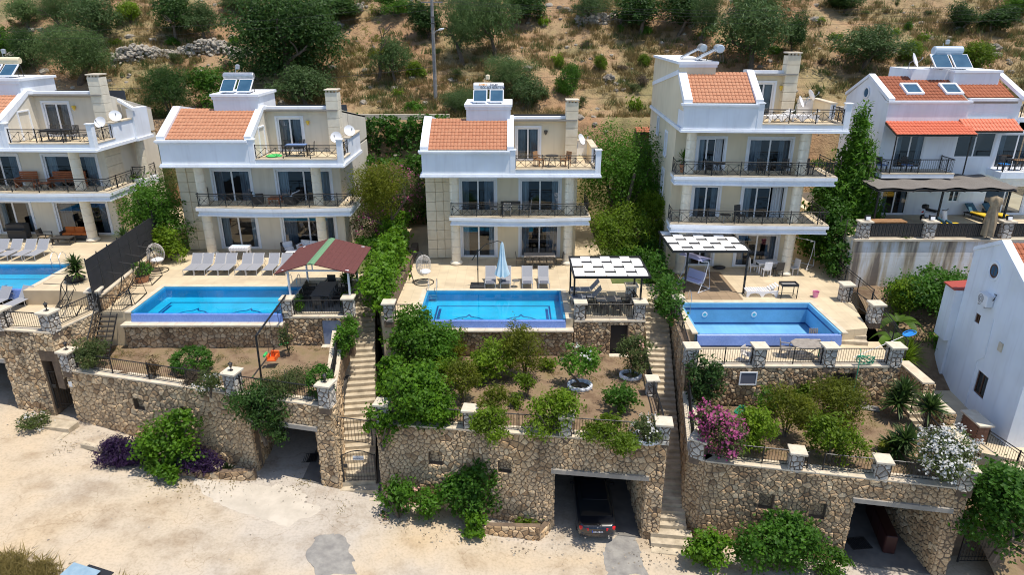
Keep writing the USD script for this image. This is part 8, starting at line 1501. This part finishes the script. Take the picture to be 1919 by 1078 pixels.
p = at(268, 526, 8.1); plant('potted_bush', 'neat green bush in the round terracotta pot', 'shrub', (p[0], p[1], 8.45), 1.15, .75, 'hedge', leaf=.10, lobes=[(0, 0, .35, .58, .55, .36)], dens=1.8, clip=True); plant('potted_bush', 'dark pot bush at the left front corner of the maroon canopy deck', 'shrub', (-11.75, 34.2, 7.78), .6, .9, 'green', leaf=.1); plant('shrub', 'yellowish flower clump at the right of the maroon canopy deck', 'shrub', (-9.25, 34.9, 7.78), .7, .8, 'lime', leaf=.1); plant('shrub', 'loose shrub behind the maroon canopy by the stair', 'shrub', (-9.6, 37.6, 7.9), .9, 1.5, 'green', leaf=.12)
# street patches
def patch(label, pts, mt, seed, dz=.006, name='street_patch'):
    P = np.array([sp_(*p)[:2] for p in pts]); poly = Polygon(P).buffer(.35).buffer(-.35); rng = np.random.default_rng(seed); ext = []
    c = np.array(LineString(list(poly.exterior.coords)).segmentize(.09).coords)[:-1]; zz_ = c[:, :1] * 0; c = c + np.stack([(meshkit.noise(np.c_[c * 2.2, zz_ + seed + q]) - .5) * .5 + (meshkit.noise(np.c_[c * 6, zz_ + seed + q + 3]) - .5) * .2 for q in (.3, 9.6)], 1)
    g = Polygon(c).buffer(0); g = max(g.geoms, key=lambda q: q.area) if hasattr(g, 'geoms') else g; mesh = trimesh.creation.extrude_polygon(Polygon(g.exterior), .02); mesh = mesh.subdivide_to_size(.8); v = np.array(mesh.vertices); z = zstreet(v[:, 0]) + np.where(v[:, 1] < 20, (v[:, 1] - 20) * .03, 0); v[:, 2] = v[:, 2] - .02 + dz + z; m = MB(); m.add(v, np.array(mesh.faces)); structure(name, m, mt)
patch('', [(585, 1005), (640, 1002), (655, 1025), (662, 1078), (590, 1078), (575, 1040)], 'asphalt_patch', 1); patch('', [(1130, 1035), (1145, 1010), (1190, 1003), (1205, 1050), (1215, 1078), (1135, 1078)], 'asphalt_patch', 2); patch('', [(345, 890), (470, 905), (560, 915), (600, 960), (540, 985), (400, 940)], 'pale_patch', 3, .004)

T = Thing('shed', 'dark shed with a red tiled lean-to roof in the gap beside the tall villa', 'shed', (11.2, 56.5, 12.2)); T.part('wall', MB().box(-.7, 0, -1, .9, 2, 2.3), 'rattan_dark'); m = MB(); m.yz([(-.6, 2.2), (2.1, 3.0), (2.1, 2.9), (-.6, 2.1)], -1.0, 1.2); rp = T.part('roof', m, 'old_metal'); roof_tiles(T, rp, -1.0, 1.2, -.65, 2.23, 2.1, 3.02)
for x in (-.9, 1.1): T.part('post', MB().box(x - .05, -.5, -1, x + .05, -.4, 2.15), 'black_iron')

rng = np.random.default_rng(12); pts, sc_ = [], []
for (ax, ay), (bx, by), n in (((-26, 31.0), (-13.4, 27.9), 260), ((-13, 27.6), (-8, 26.4), 120), ((-6.3, 26.4), (2, 25.4), 240), ((2, 25.2), (7, 24.2), 120), ((8, 24.6), (19, 22.6), 220)):
    for i in range(n):
        t = rng.random(); x, y = ax + (bx - ax) * t + rng.normal() * .3, ay + (by - ay) * t - abs(rng.normal()) * .75; pts.append((x, y, float(zstreet(x)) + .004)); sc_.append(rng.random() ** 3 * .055 + .014)
for i in range(200): x, y = rng.uniform(-24, 20), rng.uniform(20.5, 29); pts.append((x, y, float(zstreet(x)) + .004)); sc_.append(rng.random() ** 4 * .04 + .012)
instancer('gravel', [(*rockmesh(40 + i, 0), 'field_stone', False) for i in range(3)], pts, np.array(sc_)[:, None] * [1, 1, .8], 'loose gravel along the edge of the street', 'gravel', 9)
def litter(seed, n=60, sp=.5):
    rng = np.random.default_rng(seed); p = rng.normal(size=(n, 2)) * sp; a = rng.uniform(0, 6.28, n); u = np.stack([np.cos(a), np.sin(a)], 1) * .05; w = np.stack([-np.sin(a), np.cos(a)], 1) * .02; z = rng.uniform(.006, .03, (n, 1)); v = np.concatenate([np.c_[p - u, z], np.c_[p + w, z + .01], np.c_[p + u, z], np.c_[p - w, z]], 1).reshape(-1, 3); q = np.arange(n)[:, None] * 4; return v, np.vstack([q + [0, 1, 2], q + [0, 2, 3]])
pts = [(*sp_(px, py)[:2], float(zstreet(sp_(px, py)[0])) + .005) for px, py in ((340, 912), (290, 905), (255, 890), (385, 905), (430, 905), (750, 985), (800, 992), (860, 1005), (905, 1015), (965, 1012), (720, 975), (1330, 1068), (1420, 1075), (640, 950), (1210, 1030), (560, 905), (110, 830))]
instancer('fallen_leaves', [(*litter(50 + i), m_, False) for i, m_ in enumerate(('dry_grass', 'dry_scrub', 'field_grass'))], pts, rng.uniform(.7, 1.3, (len(pts), 1)) * [1, 1, 1], 'dry fallen leaves on the street below the wall bushes', 'leaves', 10)

for l, p, z in (('dark drain grate in the floor of the garage under the hanging creeper', (-10.6, 29.3), 1.64), ('dark drain grate in the floor of the right garage', (16.6, 25.6), -.60)):
    T = Thing('drain_grate', l, 'drain', (*p, z), .1); T.part('frame', MB().box(-.5, -.4, 0, .5, -.36, .02).box(-.5, .36, 0, .5, .4, .02).box(-.5, -.36, 0, -.46, .36, .02).box(.46, -.36, 0, .5, .36, .02), 'old_metal'); T.part('pit', MB().box(-.46, -.36, -.02, .46, .36, .004), 'plastic_dark')
    for i in range(11): T.part('bar', MB().box(-.44 + i * .085, -.36, .005, -.405 + i * .085, .36, .018), 'old_metal')

flush()
